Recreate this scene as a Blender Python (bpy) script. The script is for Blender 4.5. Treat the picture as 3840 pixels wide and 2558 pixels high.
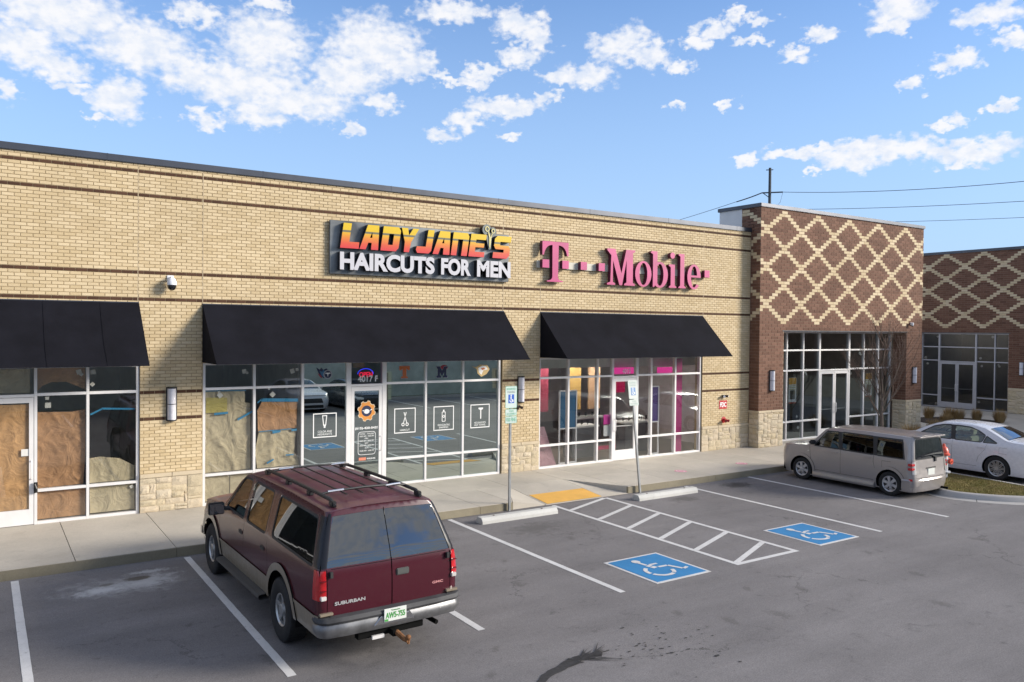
import bpy, bmesh, math, random
from mathutils import Vector, Matrix, noise
from mathutils.geometry import delaunay_2d_cdt, tessellate_polygon
R = math.radians
random.seed(7)
for _o in list(bpy.data.objects):
    bpy.data.objects.remove(_o)
SC = bpy.context.scene
COL = SC.collection

# ------------------------------------------------------------------ camera
cam = bpy.data.cameras.new('camera'); camo = bpy.data.objects.new('camera', cam); COL.objects.link(camo)
SC.camera = camo
cam.sensor_width = 36; cam.lens = 28.156; cam.clip_end = 3000; cam.clip_start = .1
_f = Vector((0.55364193, 0.83260413, -0.01584226)); _r = Vector((0.83275458, -0.55355646, 0.00974996)); _u = Vector((0.000651726, 0.0185907, 0.99982697))
camo.matrix_world = Matrix(((_r.x, _u.x, -_f.x, 0.0), (_r.y, _u.y, -_f.y, -17.648), (_r.z, _u.z, -_f.z, 3.995), (0, 0, 0, 1)))

# ------------------------------------------------------------------ world, sun, exposure
SUN_EL = R(21); SUN_AZ = R(127)      # azimuth from +y towards +x
W = bpy.data.worlds.new('World'); SC.world = W; W.use_nodes = True
nt = W.node_tree; nt.nodes.clear()
def wn(t, **k):
    n = nt.nodes.new(t)
    for a, b in k.items(): setattr(n, a, b)
    return n
wl = nt.links.new
SKY_STRENGTH = .10; CLOUD_SHIFT = (5.3, 2.1, 0)
sky = wn('ShaderNodeTexSky', sky_type='NISHITA'); sky.sun_disc = False
sky.sun_elevation = SUN_EL; sky.sun_rotation = SUN_AZ; sky.air_density = 1.0; sky.dust_density = .3; sky.ozone_density = 3.0
tc = wn('ShaderNodeTexCoord')
sep = wn('ShaderNodeSeparateXYZ'); wl(tc.outputs['Generated'], sep.inputs[0])
def wm(op, a, b=None, c=None, clamp=False):
    n = wn('ShaderNodeMath', operation=op); n.use_clamp = clamp
    for i, v in enumerate((a, b, c)):
        if v is None: continue
        if isinstance(v, (int, float)): n.inputs[i].default_value = v
        else: wl(v, n.inputs[i])
    return n.outputs[0]
az = wm('MULTIPLY', wm('ARCTAN2', sep.outputs[0], sep.outputs[1]), 57.29578)
el = wm('MULTIPLY', wm('ARCSINE', sep.outputs[2]), 57.29578)
cmb = wn('ShaderNodeCombineXYZ'); wl(az, cmb.inputs[0]); wl(wm('MULTIPLY', el, 1.0), cmb.inputs[1])
def wnoise(scale, detail, rough, seed):
    mp = wn('ShaderNodeVectorMath', operation='MULTIPLY_ADD'); wl(cmb.outputs[0], mp.inputs[0])
    mp.inputs[1].default_value = (scale, scale * 1.45, 1); mp.inputs[2].default_value = (seed, seed * 1.7, seed)
    n = wn('ShaderNodeTexNoise'); n.inputs['Scale'].default_value = 1; n.inputs['Detail'].default_value = detail; n.inputs['Roughness'].default_value = rough
    wl(mp.outputs[0], n.inputs['Vector']); return n
def wvm(op, a, b, c=None):
    n = wn('ShaderNodeVectorMath', operation=op)
    for i, v in enumerate((a, b, c)):
        if v is None: continue
        if isinstance(v, tuple): n.inputs[i].default_value = v
        else: wl(v, n.inputs[i])
    return n.outputs[0]
n1 = wnoise(.55, 2, .5, 3.1); n2 = wnoise(1.7, 4, .5, 9.3)
w1 = wvm('MULTIPLY', wvm('SUBTRACT', n1.outputs['Color'], (.5, .5, .5)), (2.6, 1.4, 0))
w2 = wvm('MULTIPLY', wvm('SUBTRACT', n2.outputs['Color'], (.5, .5, .5)), (2.3, 1.5, 0))
P_ = wvm('ADD', wvm('ADD', cmb.outputs[0], w1), w2)
BL = [(4.45, 18.62, 4.16, 1.31), (2.14, 16.52, 2.07, 1.2), (3.98, 15.6, 1.42, 0.74), (8.87, 17.34, 3.0, 1.39), (1.47, 13.72, 0.67, 0.54), (4.81, 14.52, 1.08, 0.25), (7.36, 14.18, 1.51, 1.09), (6.13, 12.72, 0.49, 0.31), (11.75, 16.15, 1.89, 1.18), (12.0, 19.8, 1.62, 0.55), (16.41, 18.52, 2.86, 1.83), (15.02, 15.84, 3.98, 1.34), (18.43, 15.18, 3.81, 1.1), (15.87, 14.0, 1.7, 0.66), (23.71, 18.85, 3.18, 1.82), (25.99, 17.88, 1.98, 0.88), (21.64, 16.8, 2.39, 1.37), (12.83, 13.37, 1.09, 0.49), (24.34, 15.42, 1.06, 0.51), (22.25, 13.54, 0.75, 0.34), (29.17, 21.32, 2.47, 0.58), (16.68, 20.89, 1.71, 0.26), (33.8, 20.7, 1.7, 0.7), (35.05, 19.81, 0.99, 1.08), (33.83, 18.65, 1.39, 0.5), (31.36, 17.65, 1.24, 0.39), (30.44, 16.92, 0.93, 0.34), (28.9, 17.02, 0.92, 0.22), (32.93, 15.41, 2.63, 0.63), (30.16, 14.49, 1.08, 0.58), (28.32, 13.66, 0.92, 0.41), (35.72, 15.79, 0.77, 0.4), (33.42, 13.41, 0.62, 0.23), (38.78, 17.46, 1.84, 0.78), (37.24, 17.2, 1.54, 0.39), (41.2, 19.38, 1.82, 0.97), (43.33, 18.49, 1.35, 0.68), (45.13, 17.86, 0.89, 0.38), (47.45, 19.87, 1.22, 0.47), (46.59, 19.26, 0.88, 0.32), (48.89, 20.6, 0.69, 0.36), (50.6, 20.27, 0.73, 0.34), (50.2, 18.94, 0.85, 0.24), (54.49, 18.98, 0.86, 0.36), (52.87, 17.92, 0.99, 0.32), (44.72, 15.35, 0.65, 0.25), (48.68, 15.24, 0.4, 0.25), (59.04, 19.92, 1.54, 0.98), (58.68, 18.98, 1.01, 0.45), (64.1, 18.84, 1.63, 0.52), (65.38, 17.24, 0.78, 0.43), (62.4, 16.35, 1.18, 0.45), (61.69, 16.15, 0.84, 0.3), (59.62, 15.31, 0.7, 0.28), (64.77, 13.5, 0.72, 0.25), (62.58, 13.05, 0.61, 0.26), (61.51, 12.7, 0.6, 0.21), (57.52, 11.68, 3.28, 0.6), (56.48, 11.07, 1.82, 0.55), (54.34, 11.77, 1.61, 0.33), (52.14, 11.91, 1.25, 0.28), (60.06, 11.47, 1.71, 0.48), (63.2, 11.11, 2.51, 0.52), (62.5, 10.39, 0.94, 0.18), (49.6, 11.7, 0.46, 0.28), (54.35, 10.57, 0.54, 0.14)]
dmin = None
for a, e, ra, re_ in BL:
    ra = ra * 1.10 + .12; re_ = re_ * 1.12 + .12
    q = wvm('MULTIPLY_ADD', P_, (1 / ra, 1 / re_, 0), (-a / ra, -e / re_, 0))
    d = wn('ShaderNodeVectorMath', operation='DOT_PRODUCT'); wl(q, d.inputs[0]); wl(q, d.inputs[1])
    dmin = d.outputs['Value'] if dmin is None else wm('MINIMUM', dmin, d.outputs['Value'])
def wmap(v, a, b, c, d, sm=True):
    n = wn('ShaderNodeMapRange'); n.interpolation_type = 'SMOOTHSTEP' if sm else 'LINEAR'
    wl(v, n.inputs[0])
    for i, x in enumerate((a, b, c, d)): n.inputs[i + 1].default_value = x
    return n.outputs[0]
n3 = wnoise(1.7, 5, .45, 21.0)
cl1 = wmap(wm('ADD', dmin, wm('MULTIPLY', wm('SUBTRACT', n3.outputs['Fac'], .5), 1.6)), 1.38, .05, 0, 1)
# the same kind of broken cloud everywhere else in the sky
pl = wn('ShaderNodeVectorMath', operation='DIVIDE'); plo = wn('ShaderNodeVectorMath', operation='ADD'); plo.inputs[1].default_value = CLOUD_SHIFT; wl(tc.outputs['Generated'], pl.inputs[0])
cz = wn('ShaderNodeCombineXYZ'); zz = wm('MAXIMUM', wm('ADD', sep.outputs[2], .10), .10)
for i in range(3): wl(zz, cz.inputs[i])
wl(cz.outputs[0], pl.inputs[1])
gn = wn('ShaderNodeTexNoise'); gn.inputs['Scale'].default_value = 3.4; gn.inputs['Detail'].default_value = 8; gn.inputs['Roughness'].default_value = .6
wl(pl.outputs[0], plo.inputs[0]); wl(plo.outputs[0], gn.inputs['Vector'])
cl2 = wmap(gn.outputs['Fac'], .44, .58, 0, 1)
out1 = wm('MAXIMUM', wmap(az, -4, -1, 1, 0), wmap(az, 68, 73, 0, 1))
out2 = wm('MAXIMUM', out1, wmap(el, 22.5, 27, 0, 1))
out2 = wm('MULTIPLY', out2, wmap(el, 3, 7, 0, 1))
cov = wm('MAXIMUM', cl1, wm('MULTIPLY', cl2, out2))
cs = wnoise(.8, 4, .55, 40.0)
shade = wmap(cs.outputs['Fac'], .3, .62, .0, 1)
mixc = wn('ShaderNodeMixRGB'); wl(shade, mixc.inputs[0]); mixc.inputs[1].default_value = (3.8, 4.15, 4.8, 1); mixc.inputs[2].default_value = (4.9, 4.9, 5.0, 1)
hz = wn('ShaderNodeMixRGB'); hz.blend_type = 'MIX'
wl(wmap(el, 3, 22, .9, .15, False), hz.inputs[0]); skt = wn('ShaderNodeMixRGB'); skt.blend_type = 'MULTIPLY'; skt.inputs[0].default_value = 1; wl(sky.outputs[0], skt.inputs[1]); skt.inputs[2].default_value = (.84, .96, 1.14, 1); wl(skt.outputs[0], hz.inputs[1]); hz.inputs[2].default_value = (2.35, 3.35, 4.9, 1)
fin = wn('ShaderNodeMixRGB'); wl(wm('MULTIPLY', cov, .96), fin.inputs[0]); wl(hz.outputs[0], fin.inputs[1]); wl(mixc.outputs[0], fin.inputs[2])
bg = wn('ShaderNodeBackground'); bg.inputs[1].default_value = SKY_STRENGTH; wl(fin.outputs[0], bg.inputs[0])
wo = wn('ShaderNodeOutputWorld'); wl(bg.outputs[0], wo.inputs[0])

sun = bpy.data.lights.new('sun', 'SUN'); sun.energy = 3.1; sun.angle = R(18); sun.color = (1, .93, .82)
suno = bpy.data.objects.new('sun', sun); COL.objects.link(suno)
sd = Vector((math.sin(SUN_AZ) * math.cos(SUN_EL), math.cos(SUN_AZ) * math.cos(SUN_EL), math.sin(SUN_EL)))
suno.rotation_euler = sd.to_track_quat('Z', 'Y').to_euler()
SC.view_settings.view_transform = 'Standard'; SC.view_settings.look = 'None'; SC.view_settings.gamma = 1
SC.view_settings.use_curve_mapping = False; SC.view_settings.exposure = 1.0

# ------------------------------------------------------------------ materials
def lin(r, g, b):
    f = lambda c: (c / 255) / 12.92 if c / 255 <= .04045 else ((c / 255 + .055) / 1.055) ** 2.4
    return (f(r), f(g), f(b))
class NT:
    def __init__(s, name):
        s.m = bpy.data.materials.new(name); s.m.use_nodes = True; s.t = s.m.node_tree; s.t.nodes.clear()
        s.out = s.n('ShaderNodeOutputMaterial')
    def n(s, t, **k):
        n = s.t.nodes.new(t)
        for a, b in k.items(): setattr(n, a, b)
        return n
    def l(s, a, b): s.t.links.new(a, b)
    def math(s, op, a, b=None, clamp=False):
        n = s.n('ShaderNodeMath', operation=op); n.use_clamp = clamp
        for i, v in enumerate((a, b)):
            if v is None: continue
            if isinstance(v, (int, float)): n.inputs[i].default_value = v
            else: s.l(v, n.inputs[i])
        return n.outputs[0]
    def noise(s, scale, detail=4, rough=.55, vec=None, dist=0):
        n = s.n('ShaderNodeTexNoise'); n.inputs['Scale'].default_value = scale; n.inputs['Detail'].default_value = detail
        n.inputs['Roughness'].default_value = rough; n.inputs['Distortion'].default_value = dist
        s.l(vec or s.pos(), n.inputs['Vector']); return n.outputs['Fac']
    def pos(s):
        if not hasattr(s, '_p'): s._p = s.n('ShaderNodeNewGeometry').outputs['Position']
        return s._p
    def obj(s):
        if not hasattr(s, '_o'): s._o = s.n('ShaderNodeTexCoord').outputs['Object']
        return s._o
    def mr(s, v, a, b, c, d, sm=False):
        n = s.n('ShaderNodeMapRange'); n.interpolation_type = 'SMOOTHSTEP' if sm else 'LINEAR'; s.l(v, n.inputs[0])
        for i, x in enumerate((a, b, c, d)): n.inputs[i + 1].default_value = x
        return n.outputs[0]
    def mix(s, f, a, b, mode='MIX'):
        n = s.n('ShaderNodeMixRGB', blend_type=mode)
        for i, v in enumerate((f, a, b)):
            if isinstance(v, (int, float)): n.inputs[i].default_value = v
            elif isinstance(v, tuple): n.inputs[i].default_value = (*v[:3], 1)
            else: s.l(v, n.inputs[i])
        return n.outputs[0]
    def bsdf(s, col, rough=.6, metal=0, spec=.5, bump=None, bstr=.2, bdist=.01, coat=0, coatr=.05, ior=1.5):
        p = s.n('ShaderNodeBsdfPrincipled')
        if isinstance(col, tuple): p.inputs['Base Color'].default_value = (*col, 1)
        else: s.l(col, p.inputs['Base Color'])
        if isinstance(rough, (int, float)): p.inputs['Roughness'].default_value = rough
        else: s.l(rough, p.inputs['Roughness'])
        p.inputs['Metallic'].default_value = metal; p.inputs['Specular IOR Level'].default_value = spec
        p.inputs['Coat Weight'].default_value = coat; p.inputs['Coat Roughness'].default_value = coatr; p.inputs['IOR'].default_value = ior
        if bump is not None:
            b = s.n('ShaderNodeBump'); b.inputs['Strength'].default_value = bstr; b.inputs['Distance'].default_value = bdist
            s.l(bump, b.inputs['Height']); s.l(b.outputs[0], p.inputs['Normal'])
        s.l(p.outputs[0], s.out.inputs[0]); s.p = p; return p
MC = {}
def simple(name, col, rough=.6, metal=0, var=.12, vs=3.0, bump=.0, bs=60, spec=.5, coat=0, obj=False, fine=.0, fs=120):
    if name in MC: return MC[name]
    t = NT(name); v = t.obj() if obj else None
    c = col
    if var or fine:
        k = t.mr(t.noise(vs, 5, .6, v), .3, .7, 1 - var, 1 + var)
        if fine: k = t.math('MULTIPLY', k, t.mr(t.noise(fs, 2, .6, v), .3, .7, 1 - fine, 1 + fine))
        c = t.mix(1.0, col, t.n('ShaderNodeCombineXYZ').outputs[0], 'MULTIPLY')
        cx = t.n('ShaderNodeVectorMath', operation='SCALE'); cx.inputs[0].default_value = col; t.l(k, cx.inputs['Scale']); c = cx.outputs[0]
    t.bsdf(c, rough, metal, spec, t.noise(bs, 4, .6, v) if bump else None, bump, .01, coat)
    MC[name] = t.m; return t.m
def emis(name, col, st):
    if name in MC: return MC[name]
    t = NT(name); e = t.n('ShaderNodeEmission'); e.inputs[0].default_value = (*col, 1); e.inputs[1].default_value = st; t.l(e.outputs[0], t.out.inputs[0])
    MC[name] = t.m; return t.m
def glass(name, tint, r0, power=5, rough=.0, refl=(1, 1, 1)):
    if name in MC: return MC[name]
    t = NT(name); lw = t.n('ShaderNodeLayerWeight'); lw.inputs[0].default_value = .5
    f = t.math('POWER', lw.outputs['Facing'], power)
    f = t.math('ADD', t.math('MULTIPLY', f, 1 - r0), r0)
    tr = t.n('ShaderNodeBsdfTransparent'); tr.inputs[0].default_value = (*tint, 1)
    gl = t.n('ShaderNodeBsdfGlossy'); gl.inputs[1].default_value = rough; gl.inputs[0].default_value = (*refl, 1)
    b = t.n('ShaderNodeBump'); b.inputs['Strength'].default_value = .006; b.inputs['Distance'].default_value = .02
    t.l(t.noise(1.6, 1, .5), b.inputs['Height']); t.l(b.outputs[0], gl.inputs['Normal'])
    m = t.n('ShaderNodeMixShader'); t.l(f, m.inputs[0]); t.l(tr.outputs[0], m.inputs[1]); t.l(gl.outputs[0], m.inputs[2]); t.l(m.outputs[0], t.out.inputs[0])
    MC[name] = t.m; return t.m
def brickmat(name, base, dark, light, rough=.85):
    t = NT(name)
    g = t.n('ShaderNodeNewGeometry'); oi = t.n('ShaderNodeObjectInfo')
    r = t.math('FRACT', t.math('ADD', g.outputs['Random Per Island'], t.math('MULTIPLY', oi.outputs['Random'], 7.31)))
    cr = t.n('ShaderNodeValToRGB'); t.l(r, cr.inputs[0]); e = cr.color_ramp.elements
    e[0].color = (*dark, 1); e[1].color = (*light, 1); m = cr.color_ramp.elements.new(.5); m.color = (*base, 1)
    k = t.mr(t.noise(.5, 4, .6), .3, .7, .93, 1.07); k2 = t.mr(t.noise(90, 3, .7), .3, .7, .88, 1.12)
    v = t.n('ShaderNodeVectorMath', operation='SCALE'); t.l(cr.outputs[0], v.inputs[0]); t.l(t.math('MULTIPLY', k, k2), v.inputs['Scale'])
    t.bsdf(v.outputs[0], rough, 0, .3, t.noise(150, 3, .7), .25, .004)
    MC[name] = t.m; return t.m

M_beige = brickmat('beige_brick', (.55, .432, .265), (.50, .385, .225), (.60, .48, .305))
M_band = brickmat('brown_band_brick', (.070, .032, .018), (.055, .025, .014), (.088, .042, .024))
M_brown = brickmat('brown_brick', (.150, .076, .050), (.118, .058, .038), (.182, .094, .063))
M_pale = brickmat('pale_lattice_brick', (.55, .44, .28), (.5, .39, .24), (.6, .49, .33))
M_mortar = simple('tan_mortar', (.335, .255, .15), .95, var=.15, bump=.3)
M_mortar2 = simple('brown_mortar', (.25, .17, .12), .95, var=.15, bump=.3)
M_sealant = simple('joint_sealant', (.56, .45, .30), .7, var=.05)
M_coping = simple('dark_metal_coping', (.075, .08, .095), .38, .6, var=.15, vs=1.5)
M_alu = simple('anodised_aluminium', (.72, .70, .69), .42, .15, var=.05)
M_alu2 = simple('grey_anodised_aluminium', (.40, .40, .43), .42, .25, var=.05)
M_awn = simple('black_awning_fabric', (.0075, .0075, .011), .92, var=.3, vs=1.3, fine=.35, fs=220, spec=.12, bump=.2, bs=300)
M_blk = simple('black_metal', (.012, .012, .013), .45, var=.1)
M_stucco = simple('white_stucco', (.62, .61, .60), .9, var=.05, bump=.2)
M_roof = simple('roof_membrane', (.45, .45, .44), .9)
M_white = simple('white_plastic', (.7, .7, .72), .35, var=.03)
M_whitep = simple('white_vinyl', (.75, .75, .74), .6, var=.04)
M_int = simple('interior_drywall', (.40, .39, .36), .9)
M_intf = simple('interior_concrete_floor', (.22, .21, .20), .6)
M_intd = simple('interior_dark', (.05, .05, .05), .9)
M_rub = simple('tyre_rubber', (.018, .018, .019), .8, var=.25, vs=9, obj=True, bump=.2, bs=40, spec=.3)

# stone: warm buff split face
def stonemat():
    t = NT('buff_split_stone'); g = t.n('ShaderNodeObjectInfo')
    cr = t.n('ShaderNodeValToRGB'); t.l(g.outputs['Random'], cr.inputs[0]); e = cr.color_ramp.elements
    e[0].color = (.47, .395, .275, 1); e[1].color = (.52, .445, .33, 1)
    for p, c in ((.25, (.52, .43, .29)), (.5, (.48, .41, .30)), (.75, (.53, .44, .32))):
        m = cr.color_ramp.elements.new(p); m.color = (*c, 1)
    k = t.math('MULTIPLY', t.mr(t.noise(7, 5, .65), .3, .7, .88, 1.10), t.mr(t.noise(60, 3, .7), .3, .7, .92, 1.08))
    v = t.n('ShaderNodeVectorMath', operation='SCALE'); t.l(cr.outputs[0], v.inputs[0]); t.l(k, v.inputs['Scale'])
    t.bsdf(v.outputs[0], .92, 0, .25, t.noise(28, 6, .65), .6, .02); return t.m
M_stone = stonemat()
M_cap = simple('cast_stone_cap', (.52, .43, .30), .85, var=.08, bump=.2)

# asphalt with stains and dark patches that have their own place
def asphalt():
    t = NT('worn_asphalt'); p = t.pos()
    base = t.mix(t.mr(t.noise(.22, 5, .6), .35, .65, 0, 1), (.150, .140, .140), (.196, .183, .181))
    st = t.n('ShaderNodeMapping'); st.inputs['Scale'].default_value = (.35, 1.6, 1); st.inputs['Rotation'].default_value = (0, 0, R(12)); t.l(p, st.inputs[0])
    k = t.mr(t.noise(.9, 6, .65, st.outputs[0]), .3, .7, .86, 1.12)
    k = t.math('MULTIPLY', k, t.mr(t.noise(55, 3, .75), .25, .75, .62, 1.38))
    k = t.math('MULTIPLY', k, t.mr(t.noise(240, 2, .7), .25, .75, .82, 1.20))
    k = t.math('MULTIPLY', k, t.mr(t.noise(3.2, 6, .7), .56, .76, 1.0, .62, True))
    v = t.n('ShaderNodeVectorMath', operation='SCALE'); t.l(base, v.inputs[0]); t.l(k, v.inputs['Scale']); col = v.outputs[0]
    vo = t.n('ShaderNodeTexVoronoi', feature='DISTANCE_TO_EDGE'); vo.inputs['Scale'].default_value = .32
    wv = t.n('ShaderNodeTexNoise'); wv.inputs['Scale'].default_value = 1.6; wv.inputs['Detail'].default_value = 6; wv.inputs['Roughness'].default_value = .7; t.l(p, wv.inputs['Vector'])
    va = t.n('ShaderNodeVectorMath', operation='MULTIPLY_ADD'); t.l(wv.outputs['Color'], va.inputs[0]); va.inputs[1].default_value = (1.1, 1.1, 0); t.l(p, va.inputs[2]); t.l(va.outputs[0], vo.inputs['Vector'])
    cf = t.math('MULTIPLY', t.mr(vo.outputs['Distance'], .0015, .007, .55, 0), t.mr(t.noise(.35, 3, .5), .50, .62, 0, 1, True))
    col = t.mix(cf, col, (.05, .046, .044))
    gr = t.mr(t.noise(14, 5, .75), .3, .7, .90, 1.10); gv = t.n('ShaderNodeVectorMath', operation='SCALE'); t.l(col, gv.inputs[0]); t.l(gr, gv.inputs['Scale']); col = gv.outputs[0]
    def spot(x, y, rx, ry, c, strength, ns=3.0, amp=1.2, rot=0, hard=.5):
        nonlocal col
        mp = t.n('ShaderNodeMapping'); mp.vector_type = 'TEXTURE'
        mp.inputs['Location'].default_value = (x, y, 0); mp.inputs['Rotation'].default_value = (0, 0, rot); mp.inputs['Scale'].default_value = (rx, ry, 1000)
        t.l(p, mp.inputs[0]); ln = t.n('ShaderNodeVectorMath', operation='LENGTH'); t.l(mp.outputs[0], ln.inputs[0])
        d = t.math('ADD', ln.outputs['Value'], t.math('MULTIPLY', t.math('SUBTRACT', t.noise(ns, 6, .7, dist=.4), .5), amp * 2))
        f = t.mr(d, 1.1, hard, 0, strength, True)
        col = t.mix(f, col, c)
    spot(1.75, -4.25, 1.0, .55, (.42, .41, .40), .55, 4.5, 1.1, R(-12), .1)
    spot(2.2, -4.15, .55, .38, (.55, .54, .53), .5, 7, 1.3, R(20), .2)
    spot(1.5, -4.3, .42, .22, (.6, .59, .58), .6, 8, 1.2, R(10), .2)
    spot(2.3, -3.65, .40, .12, (.5, .5, .49), .6, 9, 1.3, 0, .2)
    spot(2.08, -3.95, .22, .13, (.085, .068, .05), .85, 6, .6, 0, .6)
    spot(1.62, -4.05, .12, .08, (.09, .075, .055), .6, 6, .6)
    spot(16.3, -3.7, .55, .38, (.035, .032, .03), .8, 6, 1.0, 0, .3)
    spot(13.9, -4.2, .6, .35, (.07, .065, .06), .6, 5, 1.0, 0, .2)
    spot(9.3, -4.6, .9, .5, (.08, .075, .07), .55, 6, 1.2, R(15), .2)
    spot(6.8, -4.4, .8, .6, (.08, .075, .07), .5, 5, 1.1, 0, .2)
    spot(6.7, -3.9, .5, .3, (.08, .07, .065), .6, 6, 1.0, 0, .2)
    spot(4.2, -7.2, 1.1, 1.9, (.06, .055, .052), .5, 4, .7, 0, .2)  # broad darker patch beneath the parked SUV
    spot(19.4, -5.2, .9, 1.5, (.06, .055, .052), .5, 4, .7, 0, .2)  # broad darker patch beneath the boxy hatchback
    for x, y, r in ((2.33, -6.45, .09), (2.62, -6.7, .06), (2.95, -7.0, .12), (3.02, -7.12, .07), (2.9, -8.1, .17), (4.9, -9.9, .1), (5.35, -9.3, .09), (2.25, -5.1, .05), (8.6, -10.2, .16), (9.4, -10.4, .20), (9.9, -9.4, .12), (10.6, -9.9, .14), (8.2, -9.6, .12), (12.9, -10.4, .16), (13.4, -9.2, .12), (7.5, -6.2, .1), (9.4, -5.6, .14), (10.1, -5.4, .12), (7.0, -7.4, .12), (16.1, -9.8, .2), (11.8, -11.4, .18)):
        spot(x, y, r * 1.3, r * .7, (.07, .065, .06), .38, 18, 1.4, r * 9, .3)
    spot(8.5, -2.9, 8, .35, (.075, .068, .06), .5, 3, .5, 0, .3)
    t.bsdf(col, .93, 0, .25, t.noise(160, 4, .75), .6, .008); return t.m
M_asph = asphalt()
def concrete(name, c, sc=1.0):
    t = NT(name)
    k = t.math('MULTIPLY', t.mr(t.noise(.7 * sc, 6, .65), .3, .7, .86, 1.1), t.mr(t.noise(45, 3, .7), .3, .7, .93, 1.07))
    k = t.math('MULTIPLY', k, t.mr(t.noise(2.3, 7, .7, dist=1.5), .55, .75, 1.0, .84, True))
    g = t.n('ShaderNodeObjectInfo'); k = t.math('MULTIPLY', k, t.mr(g.outputs['Random'], 0, 1, .95, 1.05))
    v = t.n('ShaderNodeVectorMath', operation='SCALE'); v.inputs[0].default_value = c; t.l(k, v.inputs['Scale'])
    t.bsdf(v.outputs[0], .9, 0, .3, t.noise(120, 4, .7), .3, .004); return t.m
M_conc = concrete('sidewalk_concrete', (.455, .41, .345))
M_kerb = concrete('dirty_kerb_concrete', (.235, .205, .145), 3)
M_conc2 = concrete('pale_gutter_concrete', (.40, .38, .36))
def paint(name, c, wear=.5):
    t = NT(name)
    n = t.noise(70, 4, .75); f = t.math('MAXIMUM', t.mr(n, .56, .70, 0, wear, True), t.mr(t.noise(9, 6, .75), .56, .70, 0, wear * .9, True))
    k = t.mr(t.noise(2.5, 5, .6), .3, .7, .88, 1.05)
    v = t.n('ShaderNodeVectorMath', operation='SCALE'); v.inputs[0].default_value = c; t.l(k, v.inputs['Scale'])
    t.bsdf(t.mix(f, v.outputs[0], (.15, .14, .135)), .8, 0, .3, t.noise(160, 4, .7), .4, .006); return t.m
M_line = paint('white_road_paint', (.60, .585, .57), .55)
M_blue = paint('blue_road_paint', (.035, .20, .42), .35)
M_yel = paint('yellow_pad', (.72, .40, .09), .1)

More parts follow.
